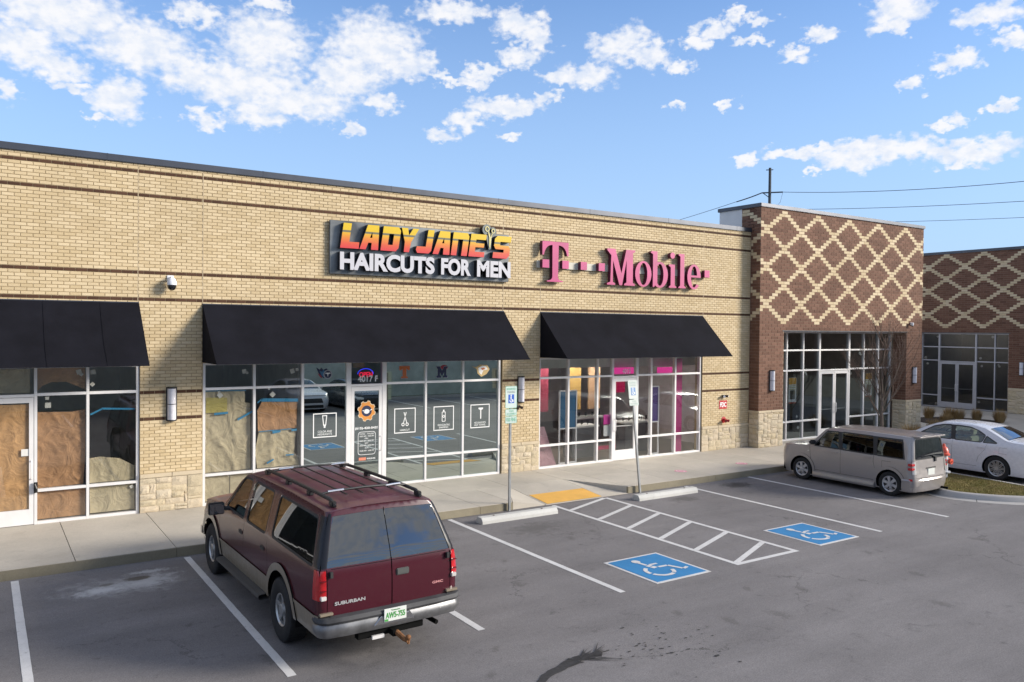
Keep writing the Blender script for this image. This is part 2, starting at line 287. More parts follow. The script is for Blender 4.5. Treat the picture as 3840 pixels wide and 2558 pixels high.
# ------------------------------------------------------------------ mesh helpers
def wpos(o):
    p = Vector(o.location)
    q = o.parent
    while q: p += Vector(q.location); q = q.parent
    return p
class MB:
    def __init__(s): s.v = []; s.f = []
    def add(s, vs, fs):
        o = len(s.v); s.v += [tuple(v) for v in vs]; s.f += [tuple(i + o for i in f) for f in fs]
    def box(s, x0, x1, y0, y1, z0, z1):
        s.add([(x0, y0, z0), (x1, y0, z0), (x1, y1, z0), (x0, y1, z0), (x0, y0, z1), (x1, y0, z1), (x1, y1, z1), (x0, y1, z1)],
              [(0, 3, 2, 1), (4, 5, 6, 7), (0, 1, 5, 4), (1, 2, 6, 5), (2, 3, 7, 6), (3, 0, 4, 7)])
        return s
    def tube(s, pts, r, n=8, caps=True):
        pts = [Vector(p) for p in pts]; rs = r if isinstance(r, (list, tuple)) else [r] * len(pts)
        o = len(s.v); ref = None
        for i, p in enumerate(pts):
            d = (pts[min(i + 1, len(pts) - 1)] - pts[max(i - 1, 0)]).normalized()
            if ref is None: ref = d.orthogonal().normalized()
            a = (ref - d * ref.dot(d)).normalized(); ref = a; b = d.cross(a)
            for k in range(n):
                t = 2 * math.pi * k / n; s.v.append(tuple(p + (a * math.cos(t) + b * math.sin(t)) * rs[i]))
        for i in range(len(pts) - 1):
            for k in range(n):
                s.f.append((o + i * n + k, o + i * n + (k + 1) % n, o + (i + 1) * n + (k + 1) % n, o + (i + 1) * n + k))
        if caps:
            s.f.append(tuple(o + k for k in range(n))[::-1]); s.f.append(tuple(o + (len(pts) - 1) * n + k for k in range(n)))
        return s
    def lathe(s, prof, center=(0, 0, 0), axis='z', n=24, caps=True):
        # prof: list of (r, h)
        o = len(s.v); c = Vector(center)
        for r, h in prof:
            for k in range(n):
                t = 2 * math.pi * k / n; a, b = r * math.cos(t), r * math.sin(t)
                v = {'z': (a, b, h), 'x': (h, a, b), 'y': (b, h, a)}[axis]; s.v.append(tuple(c + Vector(v)))
        for i in range(len(prof) - 1):
            for k in range(n):
                s.f.append((o + i * n + k, o + i * n + (k + 1) % n, o + (i + 1) * n + (k + 1) % n, o + (i + 1) * n + k))
        if caps and prof[0][0] > 1e-4: s.f.append(tuple(o + k for k in range(n))[::-1])
        if caps and prof[-1][0] > 1e-4: s.f.append(tuple(o + (len(prof) - 1) * n + k for k in range(n)))
        return s
    def prism(s, loops, fn, d0, d1):
        """loops: outer + holes of (a,b); fn(a,b,d)->xyz; d1 = front"""
        flat = [p for l in loops for p in l]
        tri = tessellate_polygon([[Vector((p[0], p[1], 0)) for p in l] for l in loops])
        o = len(s.v); n = len(flat)
        s.v += [tuple(fn(a, b, d1)) for a, b in flat]
        s.f += [tuple(o + i for i in t) for t in tri]
        if d0 is not None:
            s.v += [tuple(fn(a, b, d0)) for a, b in flat]
            k = o
            for l in loops:
                m = len(l)
                for i in range(m): s.f.append((k + i, k + (i + 1) % m, k + n + (i + 1) % m, k + n + i))
                k += m
        return s
    def build(s, name, mt, parent=None, smooth=False, recalc=True, base=None, bevel=0):
        """verts are in world space; the object's origin becomes base (or the parent's place)"""
        me = bpy.data.meshes.new(name)
        org = Vector(base) if base is not None else (wpos(parent) if parent else Vector((0, 0, 0)))
        me.from_pydata([tuple(Vector(v) - org) for v in s.v], [], s.f)
        if recalc or bevel:
            bm = bmesh.new(); bm.from_mesh(me)
            bmesh.ops.recalc_face_normals(bm, faces=bm.faces)
            if bevel:
                es = [e for e in bm.edges if len(e.link_faces) == 2 and e.calc_face_angle(0) > .6]
                bmesh.ops.bevel(bm, geom=es, offset=bevel, segments=2, affect='EDGES', clamp_overlap=True)
            bm.to_mesh(me); bm.free()
        if mt: me.materials.append(mt)
        if smooth:
            for p in me.polygons: p.use_smooth = True
            if smooth != 'all':
                me.set_sharp_from_angle(angle=R(35))
        o = bpy.data.objects.new(name, me); COL.objects.link(o)
        if parent: o.parent = parent
        if base is not None: o.location = Vector(base) - (wpos(parent) if parent else Vector((0, 0, 0)))
        return o
def link(name, me, parent=None, loc=(0, 0, 0), rot=None):
    o = bpy.data.objects.new(name, me); COL.objects.link(o); o.parent = parent; o.location = loc
    if rot: o.rotation_euler = rot
    return o
def tag(o, label=None, cat=None, group=None, kind=None):
    if label: o['label'] = label
    if cat: o['category'] = cat
    if group: o['group'] = group
    if kind: o['kind'] = kind
    return o
def thing(name, label, cat, loc=(0, 0, 0), rz=0, group=None):
    o = bpy.data.objects.new(name, None); COL.objects.link(o); o.location = loc; o.rotation_euler = (0, 0, rz); o.empty_display_size = .2
    return tag(o, label, cat, group)
def dup(root, loc, rz=0, label=None):
    r = root.copy(); COL.objects.link(r); r.location = loc; r.rotation_euler = (0, 0, rz)
    if label: r['label'] = label
    def rec(s, d):
        for ch in list(s.children):
            if ch.get('_skip'): continue
            c = ch.copy(); COL.objects.link(c); c.parent = d; rec(ch, c)
    rec(root, r); return r
def bz(p0, c, p1, n=6):
    return [((1 - t) ** 2 * p0[0] + 2 * t * (1 - t) * c[0] + t * t * p1[0], (1 - t) ** 2 * p0[1] + 2 * t * (1 - t) * c[1] + t * t * p1[1]) for t in [i / n for i in range(n + 1)]]
def ell(cx, cy, rx, ry, a0=0, a1=360, n=28):
    full = abs(a1 - a0) >= 360
    return [(cx + rx * math.cos(R(a0 + (a1 - a0) * i / n)), cy + ry * math.sin(R(a0 + (a1 - a0) * i / n))) for i in range(n if full else n + 1)]
def ring_arc(cx, cy, r0x, r0z, r1x, r1z, a0, a1, n=24):
    return ell(cx, cy, r0x, r0z, a0, a1, n) + ell(cx, cy, r1x, r1z, a1, a0, n)
_tc = {}
def textmesh(txt, off=0.0):
    """front outline mesh of a text, returned as vertex/face lists in a 2D box normalised to its own bounds"""
    k = (txt, off)
    if k in _tc: return _tc[k]
    cu = bpy.data.curves.new('t', 'FONT'); cu.body = txt; cu.offset = off; cu.fill_mode = 'FRONT'; cu.resolution_u = 4; cu.extrude = 0; cu.align_x = 'LEFT'
    o = bpy.data.objects.new('t', cu); COL.objects.link(o); dg = bpy.context.evaluated_depsgraph_get(); dg.update()
    me = bpy.data.meshes.new_from_object(o.evaluated_get(dg), depsgraph=dg)
    vs = [(v.co.x, v.co.y) for v in me.vertices]; fs = [tuple(p.vertices) for p in me.polygons]
    bpy.data.objects.remove(o); bpy.data.curves.remove(cu); bpy.data.meshes.remove(me)
    x0 = min(v[0] for v in vs); x1 = max(v[0] for v in vs); y0 = min(v[1] for v in vs); y1 = max(v[1] for v in vs)
    vs = [((x - x0) / max(x1 - x0, 1e-6), (y - y0) / max(y1 - y0, 1e-6)) for x, y in vs]
    _tc[k] = (vs, fs); return vs, fs
def text_add(mb, txt, fn, a0, a1, b0, b1, d0, d1, off=0.0, shear=0):
    vs, fs = textmesh(txt, off); W_, H_ = a1 - a0, b1 - b0
    P = [(a0 + x * W_ + shear * y * H_, b0 + y * H_) for x, y in vs]
    o = len(mb.v); mb.v += [tuple(fn(a, b, d1)) for a, b in P]; mb.f += [tuple(o + i for i in f) for f in fs]
    if d0 is not None:
        cnt = {}
        for f in fs:
            for i in range(len(f)):
                e = (f[i], f[(i + 1) % len(f)]); kk = tuple(sorted(e)); cnt.setdefault(kk, []).append(e)
        mb.v += [tuple(fn(a, b, d0)) for a, b in P]; n = len(P)
        for kk, es in cnt.items():
            if len(es) == 1: a, b = es[0]; mb.f.append((o + a, o + b, o + n + b, o + n + a))
def front(y0):
    return lambda u, z, d=0: (u, y0 - d, z)
def leftf(x0):      # faces -x ; u runs along y
    return lambda u, z, d=0: (x0 - d, u, z)
def flat(z0):
    return lambda u, v, d=0: (u, v, z0 + d)
def fbox(mb, F, u0, u1, z0, z1, d0, d1):
    a = F(u0, z0, d0); b = F(u1, z1, d1)
    mb.box(min(a[0], b[0]), max(a[0], b[0]), min(a[1], b[1]), max(a[1], b[1]), min(a[2], b[2]), max(a[2], b[2])); return mb
def one(name, mt, F, u0, u1, z0, z1, d0, d1, parent=None, bevel=0, base=None, label=None):
    o = fbox(MB(), F, u0, u1, z0, z1, d0, d1).build(name, mt, parent, bevel=bevel, base=base)
    if label: o['label'] = label
    return o
CAMP = Vector((0, -17.648, 3.995))
# ------------------------------------------------------------------ ground
def struct(o, kind='structure'): o['kind'] = kind; return o
mb = MB(); mb.add([(-1500, -1500, -.06), (1500, -1500, -.06), (1500, 1500, -.06), (-1500, 1500, -.06)], [(0, 1, 2, 3)])
struct(mb.build('terrain', simple('dry_grass_terrain', (.10, .095, .05), .95, var=.3, vs=.05)))
mb = MB(); mb.add([(-90, -70, 0), (120, -70, 0), (120, 60, 0), (-90, 60, 0)], [(0, 1, 2, 3)])
struct(mb.build('parking_lot', M_asph))
SW = .165; KY = -3.04
walk = thing('sidewalk', None, None, (0, KY, 0)); struct(walk)
def slab(pts, zs=None, name='slab', mt=None, par=None, z0=-.12, gap=.006):
    cx = sum(p[0] for p in pts) / len(pts); cy = sum(p[1] for p in pts) / len(pts)
    q = []
    for p in pts:
        dx, dy = p[0] - cx, p[1] - cy; q.append((p[0] - math.copysign(min(gap, abs(dx)), dx), p[1] - math.copysign(min(gap, abs(dy)), dy)))
    zs = zs or [SW] * len(pts); n = len(pts); m = MB()
    m.add([(a, b, z) for (a, b), z in zip(q, zs)] + [(a, b, z0) for a, b in q], [tuple(range(n))] + [(i, (i + 1) % n, n + (i + 1) % n, n + i) for i in range(n)])
    return m.build(name, mt or M_conc, par or walk, bevel=0)
jx = [-6 + .01, -4.79, -3.27, -1.75, -.23, 1.29, 2.82, 4.35, 5.88, 7.41]
KB = KY + .02
for a, b in zip(jx, jx[1:]):
    slab([(a, KB), (b, KB), (b, .35), (a, .35)])
YM = -1.45
for a, b in ((7.41, 8.94), (8.94, 9.78)):
    slab([(a, KB), (b, KB), (b, YM), (a, YM)])
for a, b in ((7.41, 8.94), (8.94, 10.67), (10.67, 12.36), (12.36, 13.17), (13.17, 14.7), (14.7, 16.23), (16.23, 17.76), (17.76, 19.3), (19.3, 20.9)):
    slab([(a, YM), (b, YM), (b, .35), (a, .35)])
for a, b in ((13.17, 14.7), (14.7, 16.23), (16.23, 17.76), (17.76, 19.3), (19.3, 20.9)):
    slab([(a, KB), (b, KB), (b, YM), (a, YM)])
slab([(9.78, YM), (9.78, KB), (10.67, YM)])
slab([(9.78, KY), (10.67, KY), (10.67, YM)], [SW, .012, SW], 'ramp_flare')
slab([(10.67, KY - .02), (12.36, KY - .02), (12.36, YM), (10.67, YM)], [.012, .012, SW, SW], 'ramp')
slab([(12.36, KY), (13.15, KY), (12.36, YM)], [.012, .012, SW], 'ramp_flare')
slab([(12.37, YM), (13.17, KB), (13.17, YM)])
for a, b in ((20.9, 23.4), (23.4, 25.9), (25.9, 28.4), (28.4, 30.9), (30.9, 33.4), (33.4, 35.9), (35.9, 38.4), (38.4, 40.95)):
    slab([(a, KB), (b, KB), (b, YM), (a, YM)])
    slab([(a, YM), (b, YM), (b, .9), (a, .9)])
    if a > 30: slab([(a, .9), (b, .9), (b, 4.2), (a, 4.2)]); slab([(a, 4.2), (b, 4.2), (b, 8.2), (a, 8.2)])
for k in range(6):
    y1 = KY - .0 - 2.6 * k; slab([(36.5, y1 - 2.6), (38.7, y1 - 2.6), (38.7, y1), (36.5, y1)]); slab([(38.7, y1 - 2.6), (40.95, y1 - 2.6), (40.95, y1), (38.7, y1)])
def kerb(x0, x1, y=KY):
    m = MB(); m.box(x0 + .004, x1 - .004, y, y + .02, -.1, SW - .008); m.build('kerb_face', M_kerb, walk)
ks = [-6, -3.27, -.23, 2.82, 5.88, 8.94, 9.78]
for a, b in zip(ks, ks[1:]): kerb(a, b)
ks = [13.17, 16.23, 19.3, 22.4, 25.5, 28.6, 31.7, 34.8, 36.5]
for a, b in zip(ks, ks[1:]): kerb(a, b)
one('kerb_face', M_kerb, front(0), 13.15, 13.168, -.1, SW - .006, 2.8, 3.04, walk)
# tactile pad
m = MB(); zr = lambda y: .012 + .153 * (y - (KY - .02)) / (YM - KY + .02) + .006
m.add([(10.73, -3.03, zr(-3.03)), (12.33, -3.03, zr(-3.03)), (12.33, -2.30, zr(-2.3)), (10.73, -2.30, zr(-2.3))], [(0, 1, 2, 3)])
for i in range(30):
    for j in range(13):
        x, y = 10.76 + i * .0535, -3.0 + j * .0545; z = zr(y)
        o_ = len(m.v); m.v += [(x + .011 * math.cos(t * math.pi / 3), y + .011 * math.sin(t * math.pi / 3), z) for t in range(6)] + [(x + .006 * math.cos(t * math.pi / 3), y + .006 * math.sin(t * math.pi / 3), z + .005) for t in range(6)]
        m.f += [(o_ + t, o_ + (t + 1) % 6, o_ + 6 + (t + 1) % 6, o_ + 6 + t) for t in range(6)] + [tuple(o_ + 6 + t for t in range(6))]
m.build('tactile_pad', M_yel, walk, recalc=False)
for x, y in ((15.83, -2.16), (18.27, -2.17)):
    m = MB(); m.prism([ell(x, y, .17, .17)], flat(SW + .004), None, 0)
    o = m.build('floor_sticker', simple('pink_vinyl', (.62, .22, .30), .6), None, base=(x, y, SW)); tag(o, 'round pink floor sticker on the sidewalk, ' + ('the one nearer the leaning sign post' if x < 17 else 'the one nearer the corner tower'), 'floor sticker', 'pink floor stickers')
    m = MB(); m.prism([ell(x, y, .12, .12), ell(x, y, .10, .10)[::-1]], flat(SW + .006), None, 0); text_add(m, 'T', flat(SW + .006), x - .04, x + .04, y - .05, y + .05, None, 0)
    m.build('print', M_whitep, o)

# painted bay lines and symbols
def strip(pts, w, name='parking_line', z=.004, mt=None, taper=None):
    (x0, y0), (x1, y1) = pts; d = Vector((x1 - x0, y1 - y0)).normalized(); n = Vector((-d.y, d.x)) * w / 2
    N = max(2, int((Vector((x1 - x0, y1 - y0)).length) / .12)); m = MB(); vs = []
    for i in range(N + 1):
        t = i / N; x = x0 + (x1 - x0) * t; y = y0 + (y1 - y0) * t; j = .004 * noise.noise((x * 9, y * 9, 0))
        vs += [(x + n.x + j, y + n.y + j, z), (x - n.x + j, y - n.y + j, z)]
    m.add(vs, [(2 * i, 2 * i + 1, 2 * i + 3, 2 * i + 2) for i in range(N)])
    o = m.build(name, mt or M_line, None, base=(x0, y0, 0)); return struct(o)
for x, ya, yb in ((-4.65, -3.12, -8.6), (-2.1, -3.12, -8.6), (.45, -3.12, -8.6), (2.97, -3.14, -8.72), (5.53, -3.14, -8.68), (8.14, -3.12, -8.52), (15.02, -3.12, -8.47), (17.48, -3.08, -8.5)):
    strip([(x, ya), (x, yb)], .105)
strip([(10.79, -3.16), (10.79, -8.40)], .10); strip([(12.35, -3.16), (12.35, -8.40)], .10); strip([(10.74, -8.45), (12.40, -8.45)], .10)
for ya, yb in ((-3.75, -3.16), (-4.72, -4.08), (-5.63, -4.98), (-6.54, -5.9), (-7.45, -6.87), (-8.38, -7.75)):
    strip([(10.84, ya), (12.30, yb)], .105, z=.0041)
for k in range(-3, 16):
    strip([(k * 2.6 + .4, -17.4), (k * 2.6 + .4, -22.4)], .10)
def acc_symbol(cx, cy):
    m = MB(); m.box(cx - .61, cx + .61, cy - .655, cy + .655, -.01, .005)
    e = m.build('accessible_bay_marking', M_line, None, base=(cx, cy, 0)); struct(e)
    m = MB(); m.box(cx - .555, cx + .555, cy - .60, cy + .60, 0, .009); m.build('blue_field', M_blue, e)
    m = MB(); F = flat(.013)
    X, Y = cx - 9.48, cy + 7.84
    def bar(a, b, w):
        d = (Vector(b) - Vector(a)).normalized() * 0 + (Vector(b) - Vector(a)).normalized(); n = Vector((-d.y, d.x)) * w / 2; a = Vector(a); b = Vector(b)
        m.prism([[(p.x + X, p.y + Y) for p in (a + n, b + n, b - n, a - n)]], F, None, 0)
    m.prism([ell(9.37 + X, -7.45 + Y, .075, .085)], F, None, 0)
    bar((9.365, -7.53), (9.39, -7.69), .06); bar((9.392, -7.71), (9.41, -7.78), .11); bar((9.45, -7.70), (9.62, -7.70), .055)
    bar((9.41, -7.80), (9.43, -7.88), .11); bar((9.50, -7.865), (9.69, -7.875), .065); bar((9.70, -7.88), (9.80, -8.13), .065); bar((9.81, -8.15), (9.93, -8.10), .06)
    for a0, a1 in ((118, 190), (200, 300), (310, 350)):
        m.prism([ring_arc(9.37 + X, -8.03 + Y, .27, .27, .20, .20, a0, a1, 14)], F, None, 0)
    m.build('wheelchair_symbol', M_line, e, recalc=False)
acc_symbol(9.478, -7.85); acc_symbol(13.655, -7.82)

# tar splash at the front of the lot
def splat(seed, cx, cy, name, label, s=1):
    rnd = random.Random(seed); m = MB(); F = flat(.006)
    path = [(-1.55, -.75), (-1.2, -.46), (-.75, -.16), (-.4, -.05), (-.1, .02)]
    w = [.035, .04, .05, .06, .10]
    up, dn = [], []
    for i in range(len(path) - 1):
        for k in range(5):
            t = k / 5; x = path[i][0] + (path[i + 1][0] - path[i][0]) * t; y = path[i][1] + (path[i + 1][1] - path[i][1]) * t; ww = w[i] + (w[i + 1] - w[i]) * t
            up.append((cx + x - ww * .4 + rnd.uniform(-.01, .01), cy + y + ww + rnd.uniform(-.012, .012))); dn.append((cx + x + ww * .4, cy + y - ww + rnd.uniform(-.012, .012)))
    m.prism([up + dn[::-1]], F, None, 0)
    bl = []
    for i in range(36):
        a = i * math.pi / 18; rr = 1 + .35 * rnd.uniform(-1, 1); bl.append((cx + .05 + .27 * rr * math.cos(a), cy + .02 + .075 * rr * math.sin(a)))
    m.prism([bl], flat(.0058), None, 0)
    for k in range(34):
        a = rnd.choice([rnd.uniform(-.35, .35), rnd.uniform(-.9, .2), rnd.uniform(2.7, 3.5), rnd.uniform(.1, .8)]); L_ = rnd.uniform(.12, .42) * (1 if abs(a) < 1 else .8); r0 = rnd.uniform(0, .1); ww = rnd.uniform(.005, .018)
        d = Vector((math.cos(a), math.sin(a))); n = Vector((-d.y, d.x)); p0 = Vector((cx + rnd.uniform(-.12, .12), cy + rnd.uniform(-.05, .05))) + d * r0
        m.prism([[tuple(p0 + n * ww), tuple(p0 + d * L_), tuple(p0 - n * ww)]], flat(.006 + .0002 * k), None, 0)
    for k in range(70):
        a = rnd.gauss(-.25, .35); rr = rnd.uniform(.4, 1.9); x, y = cx + rr * math.cos(a), cy + rr * math.sin(a); s_ = rnd.uniform(.004, .016) * (1.8 if rnd.random() < .1 else 1)
        m.prism([[(x + s_ * rnd.uniform(.6, 1.5) * math.cos(t) * 1.6, y + s_ * rnd.uniform(.5, 1.1) * math.sin(t)) for t in [i * math.pi / 4 for i in range(8)]]], flat(.0055 + .0001 * (k % 5)), None, 0)
    o = m.build(name, simple('black_tar', (.028, .026, .026), .75, var=.4, vs=20), None, base=(cx, cy, 0), recalc=False)
    return tag(o, label, 'tar spill', None, 'stuff')
splat(5, 6.15, -10.12, 'tar_spill', 'black tar spill with a thick streak and spatter on the asphalt at the near edge')

# ------------------------------------------------------------------ buildings
def inview(P, mrg=.02):
    d = Vector(P) - CAMP; k = d.dot(_f)
    return k > .5 and abs(d.dot(_r) / k) < .64 + mrg and abs(d.dot(_u) / k) < .427 + mrg
BMC = {}
def brick_mesh(F, w, h, d, mt, key):
    w = round(w, 3); k = (key, w, h, mt.name)
    if k in BMC: return BMC[k]
    m = MB(); a, b, c = w / 2, h / 2, d; e = .0025
    q = [F(-a, -b, 0), F(a, -b, 0), F(a, b, 0), F(-a, b, 0), F(-a + e, -b + e, c), F(a - e, -b + e, c), F(a - e, b - e, c), F(-a + e, b - e, c)]
    o = Vector(F(0, 0, 0)); me = bpy.data.meshes.new('brick')
    me.from_pydata([tuple(Vector(v) - o) for v in q], [], [(4, 5, 6, 7), (0, 1, 5, 4), (1, 2, 6, 5), (2, 3, 7, 6), (3, 0, 4, 7)]); me.materials.append(mt); BMC[k] = me
    return me
def bricks(bld, key, F, u0, u1, zb, n, h, L, openings, joints, kindf, mats, jt=.010, proud=.008, phase=0, hidden=(), limit=300, seams=()):
    rows = {}
    for i in range(n):
        zc = zb + h * (i + .5)
        segs = [(u0, u1)]
        for (a, b, z0, z1) in openings:
            if z0 < zc < z1:
                ns = []
                for s0, s1 in segs:
                    if b <= s0 or a >= s1: ns.append((s0, s1)); continue
                    if a > s0: ns.append((s0, a))
                    if b < s1: ns.append((b, s1))
                segs = ns
        for j in joints:
            ns = []
            for s0, s1 in segs:
                if s0 < j < s1: ns += [(s0, j - .006 + jt / 2), (j + .006 - jt / 2, s1)]
                else: ns.append((s0, s1))
            segs = ns
        off = phase + (L / 2 if i % 2 else 0)
        for s0, s1 in segs:
            k0 = math.floor((s0 - off) / L - .5) - 1; k1 = math.ceil((s1 - off) / L + .5) + 1
            for k in range(k0, k1 + 1):
                c = off + k * L; a = max(c - L / 2, s0); b = min(c + L / 2, s1)
                if b - a < .045: continue
                nm = kindf(i, c)
                rows.setdefault(nm, []).append(((a + b) / 2, b - a - jt, zc))
    bh = h - jt
    for nm, lst in rows.items():
        sc = []
        for t, (u, w, z) in enumerate(lst):
            P = F(u, z, 0)
            if inview(P) and not any(a < u < b and c < z < d for a, b, c, d in hidden): sc.append(((Vector(P) - CAMP).length, t))
        sc.sort(); pick = set(t for _, t in sc[:limit]); st = MB()
        bo = wpos(bld)
        for t, (u, w, z) in enumerate(lst):
            if t in pick:
                me = brick_mesh(F, w, bh, proud, mats[nm], key); link(nm, me, bld, Vector(F(u, z, 0)) - bo)
            else:
                a, b, c, e = w / 2, bh / 2, proud, .0025
                st.add([F(u - a, z - b, 0), F(u + a, z - b, 0), F(u + a, z + b, 0), F(u - a, z + b, 0), F(u - a + e, z - b + e, c), F(u + a - e, z - b + e, c), F(u + a - e, z + b - e, c), F(u - a + e, z + b - e, c)],
                       [(4, 5, 6, 7), (0, 1, 5, 4), (1, 2, 6, 5), (2, 3, 7, 6), (3, 0, 4, 7)])
        if st.v: struct(st.build(nm + '_courses', mats[nm], bld, recalc=False), 'stuff')
def ashlar(bld, F, u0, u1, z0, z1, seed, d=.03):
    rnd = random.Random(seed); nu = max(1, round((u1 - u0) / .062)); nz = max(1, round((z1 - z0) / .062)); cu = (u1 - u0) / nu; cz = (z1 - z0) / nz
    fbox(MB(), F, u0 + .004, u1 - .004, z0, z1, -.01, .006).build('stone_bedding', M_cap, bld)
    occ = [[0] * nu for _ in range(nz)]; bo = wpos(bld)
    for j in range(nz):
        for i in range(nu):
            if occ[j][i]: continue
            w = rnd.choice((3, 4, 5, 6)); hh = rnd.choice((1, 2, 2, 3, 3)) if w > 3 else rnd.choice((2, 3))
            ww = 0
            while ww < w and i + ww < nu and not occ[j][i + ww]: ww += 1
            if i + ww < nu and i + ww + 2 >= nu and all(not occ[j][x] for x in range(i + ww, nu)): ww = nu - i
            hh = min(hh, nz - j)
            if nz - j - hh == 1 and hh > 1 and rnd.random() < .7: hh += 1
            for b in range(hh):
                for a in range(ww): occ[j + b][i + a] = 1
            a0, a1, b0, b1 = u0 + i * cu, u0 + (i + ww) * cu, z0 + j * cz, z0 + (j + hh) * cz
            g = .0025; a0 += g; a1 -= g; b0 += g; b1 -= g; N, Q = 4, 3; m = MB(); vs = []; bd = d * rnd.uniform(.55, 1.25)
            for q in range(Q + 1):
                for p in range(N + 1):
                    ed = p in (0, N) or q in (0, Q)
                    jx_ = rnd.uniform(-.004, .002) if ed else rnd.uniform(-.006, .006)
                    uu = a0 + (a1 - a0) * p / N; zz_ = b0 + (b1 - b0) * q / Q
                    if ed: uu += (-.5 if p == N else .5 if p == 0 else 0) * rnd.uniform(.0, .014); zz_ += (-.5 if q == Q else .5 if q == 0 else 0) * rnd.uniform(0, .014)
                    vs.append(F(uu, zz_, (bd * .6 if ed else bd) + jx_))
            o0 = len(vs); ring = [p for p in range(N + 1)] + [q * (N + 1) + N for q in range(1, Q + 1)] + [Q * (N + 1) + p for p in range(N - 1, -1, -1)] + [q * (N + 1) for q in range(Q - 1, 0, -1)]
            vs += [F(a0 + (a1 - a0) * (r % (N + 1)) / N, b0 + (b1 - b0) * (r // (N + 1)) / Q, -.02) for r in ring]
            fs = [(q * (N + 1) + p, q * (N + 1) + p + 1, (q + 1) * (N + 1) + p + 1, (q + 1) * (N + 1) + p) for q in range(Q) for p in range(N)]
            n_ = len(ring); fs += [(ring[k], o0 + k, o0 + (k + 1) % n_, ring[(k + 1) % n_]) for k in range(n_)]
            m.add(vs, fs); m.build('stone', M_stone, bld, base=F((a0 + a1) / 2, b0, 0))
def caps(bld, F, u0, u1, z0, z1, d1, step=.75, d0=-.02):
    n = max(1, round((u1 - u0) / step)); s = (u1 - u0) / n
    for i in range(n): fbox(MB(), F, u0 + i * s + .003, u0 + (i + 1) * s - .003, z0, z1, d0, d1).build('stone_cap', M_cap, bld, bevel=.006)

G_film = glass('mirror_film_glass', (.16, .17, .17), .60, 4, .0, (.84, .95, .90))
G_clear = glass('clear_store_glass', (.86, .86, .83), .13, 4)
G_dark = glass('grey_store_glass', (.64, .65, .65), .12, 4, .0, (.85, .92, .92))
G_tower = glass('tower_entrance_glass', (.5, .54, .55), .20, 4, .0, (.85, .95, .98))
G_right = glass('shaded_store_glass', (.5, .5, .48), .07, 4)
def handle_tube(bld, F, u, z0, z1, d0=-.02, dd=.05, name='handle', mt=None, r=.011):
    m = MB(); m.tube([F(u, z0, d0), F(u, z0, d0 + dd), F(u, z0 + .02, d0 + dd + .01), F(u, z1 - .02, d0 + dd + .01), F(u, z1, d0 + dd), F(u, z1, d0)], r, 8)
    return m.build(name, mt or M_alu, bld, smooth=True)
def storefront(bld, F, verts, rails, z0, z1, doors, gl, al, dfront=-.03, glassd=-.075):
    """verts: (u, w); rails: heights of horizontal rails; doors: {bay: (leaves, head rail height, bay rails)}; gl: function(bay,row)"""
    panes = {}
    for (u, w) in verts: fbox(MB(), F, u - w / 2, u + w / 2, z0, z1, dfront - .12, dfront).build('mullion', al, bld, bevel=.003)
    for b in range(len(verts) - 1):
        a = verts[b][0] + verts[b][1] / 2; c = verts[b + 1][0] - verts[b + 1][1] / 2
        rr = list(rails); lo = z0
        if b in doors:
            leaves, hz_, extra = doors[b][:3]; rr = list(extra); lo = hz_
            fbox(MB(), F, a, c, hz_, hz_ + .055, dfront - .12, dfront - .001).build('door_head', al, bld, bevel=.003)
            wl_ = (c - a) / leaves
            for k in range(leaves):
                p0, p1 = a + k * wl_ + .006, a + (k + 1) * wl_ - .006; zb_, zt_ = z0 + .012, hz_ - .008; st, tr_, br = .075, .10, .29
                m = MB()
                fbox(m, F, p0, p0 + st, zb_, zt_, dfront - .05, dfront - .006); fbox(m, F, p1 - st, p1, zb_, zt_, dfront - .05, dfront - .006)
                fbox(m, F, p0 + st, p1 - st, zt_ - tr_, zt_, dfront - .049, dfront - .007); fbox(m, F, p0 + st, p1 - st, zb_, zb_ + br, dfront - .049, dfront - .007)
                dr = m.build('door', al, bld)
                m = MB(); m.add([F(p0 + st, zb_ + br, dfront - .03), F(p1 - st, zb_ + br, dfront - .03), F(p1 - st, zt_ - tr_, dfront - .03), F(p0 + st, zt_ - tr_, dfront - .03)], [(0, 1, 2, 3)])
                m.build('door_glass', gl(b, 'door'), dr, recalc=False)
                hu = (p1 - .04) if (leaves == 2 and k == 0) or doors[b][0] == 1 and doors[b][3:] != ('l',) else p0 + .04
                handle_tube(dr, F, hu, z0 + .88, z0 + 1.22, dfront - .006)
                fbox(MB(), F, p0 + st, p1 - st, z0 + .98, z0 + 1.01, dfront - .10, dfront - .07).build('push_bar', al, dr)
            lo = hz_ + .055
        else:
            fbox(MB(), F, a, c, z0, z0 + .055, dfront - .12, dfront - .001).build('sill', al, bld, bevel=.003); lo = z0 + .055
        zs = []
        for r in rr: fbox(MB(), F, a, c, r - .027, r + .027, dfront - .12, dfront - .001).build('rail', al, bld, bevel=.003); zs.append((lo, r - .027)); lo = r + .027
        fbox(MB(), F, a, c, z1 - .05, z1, dfront - .12, dfront - .001).build('head', al, bld, bevel=.003); zs.append((lo, z1 - .05))
        for j, (p, q) in enumerate(zs):
            m = MB(); m.add([F(a, p, glassd), F(c, p, glassd), F(c, q, glassd), F(a, q, glassd)], [(0, 1, 2, 3)])
            panes[(b, j)] = m.build('pane', gl(b, j), bld, recalc=False, base=F((a + c) / 2, p, glassd))
    return panes

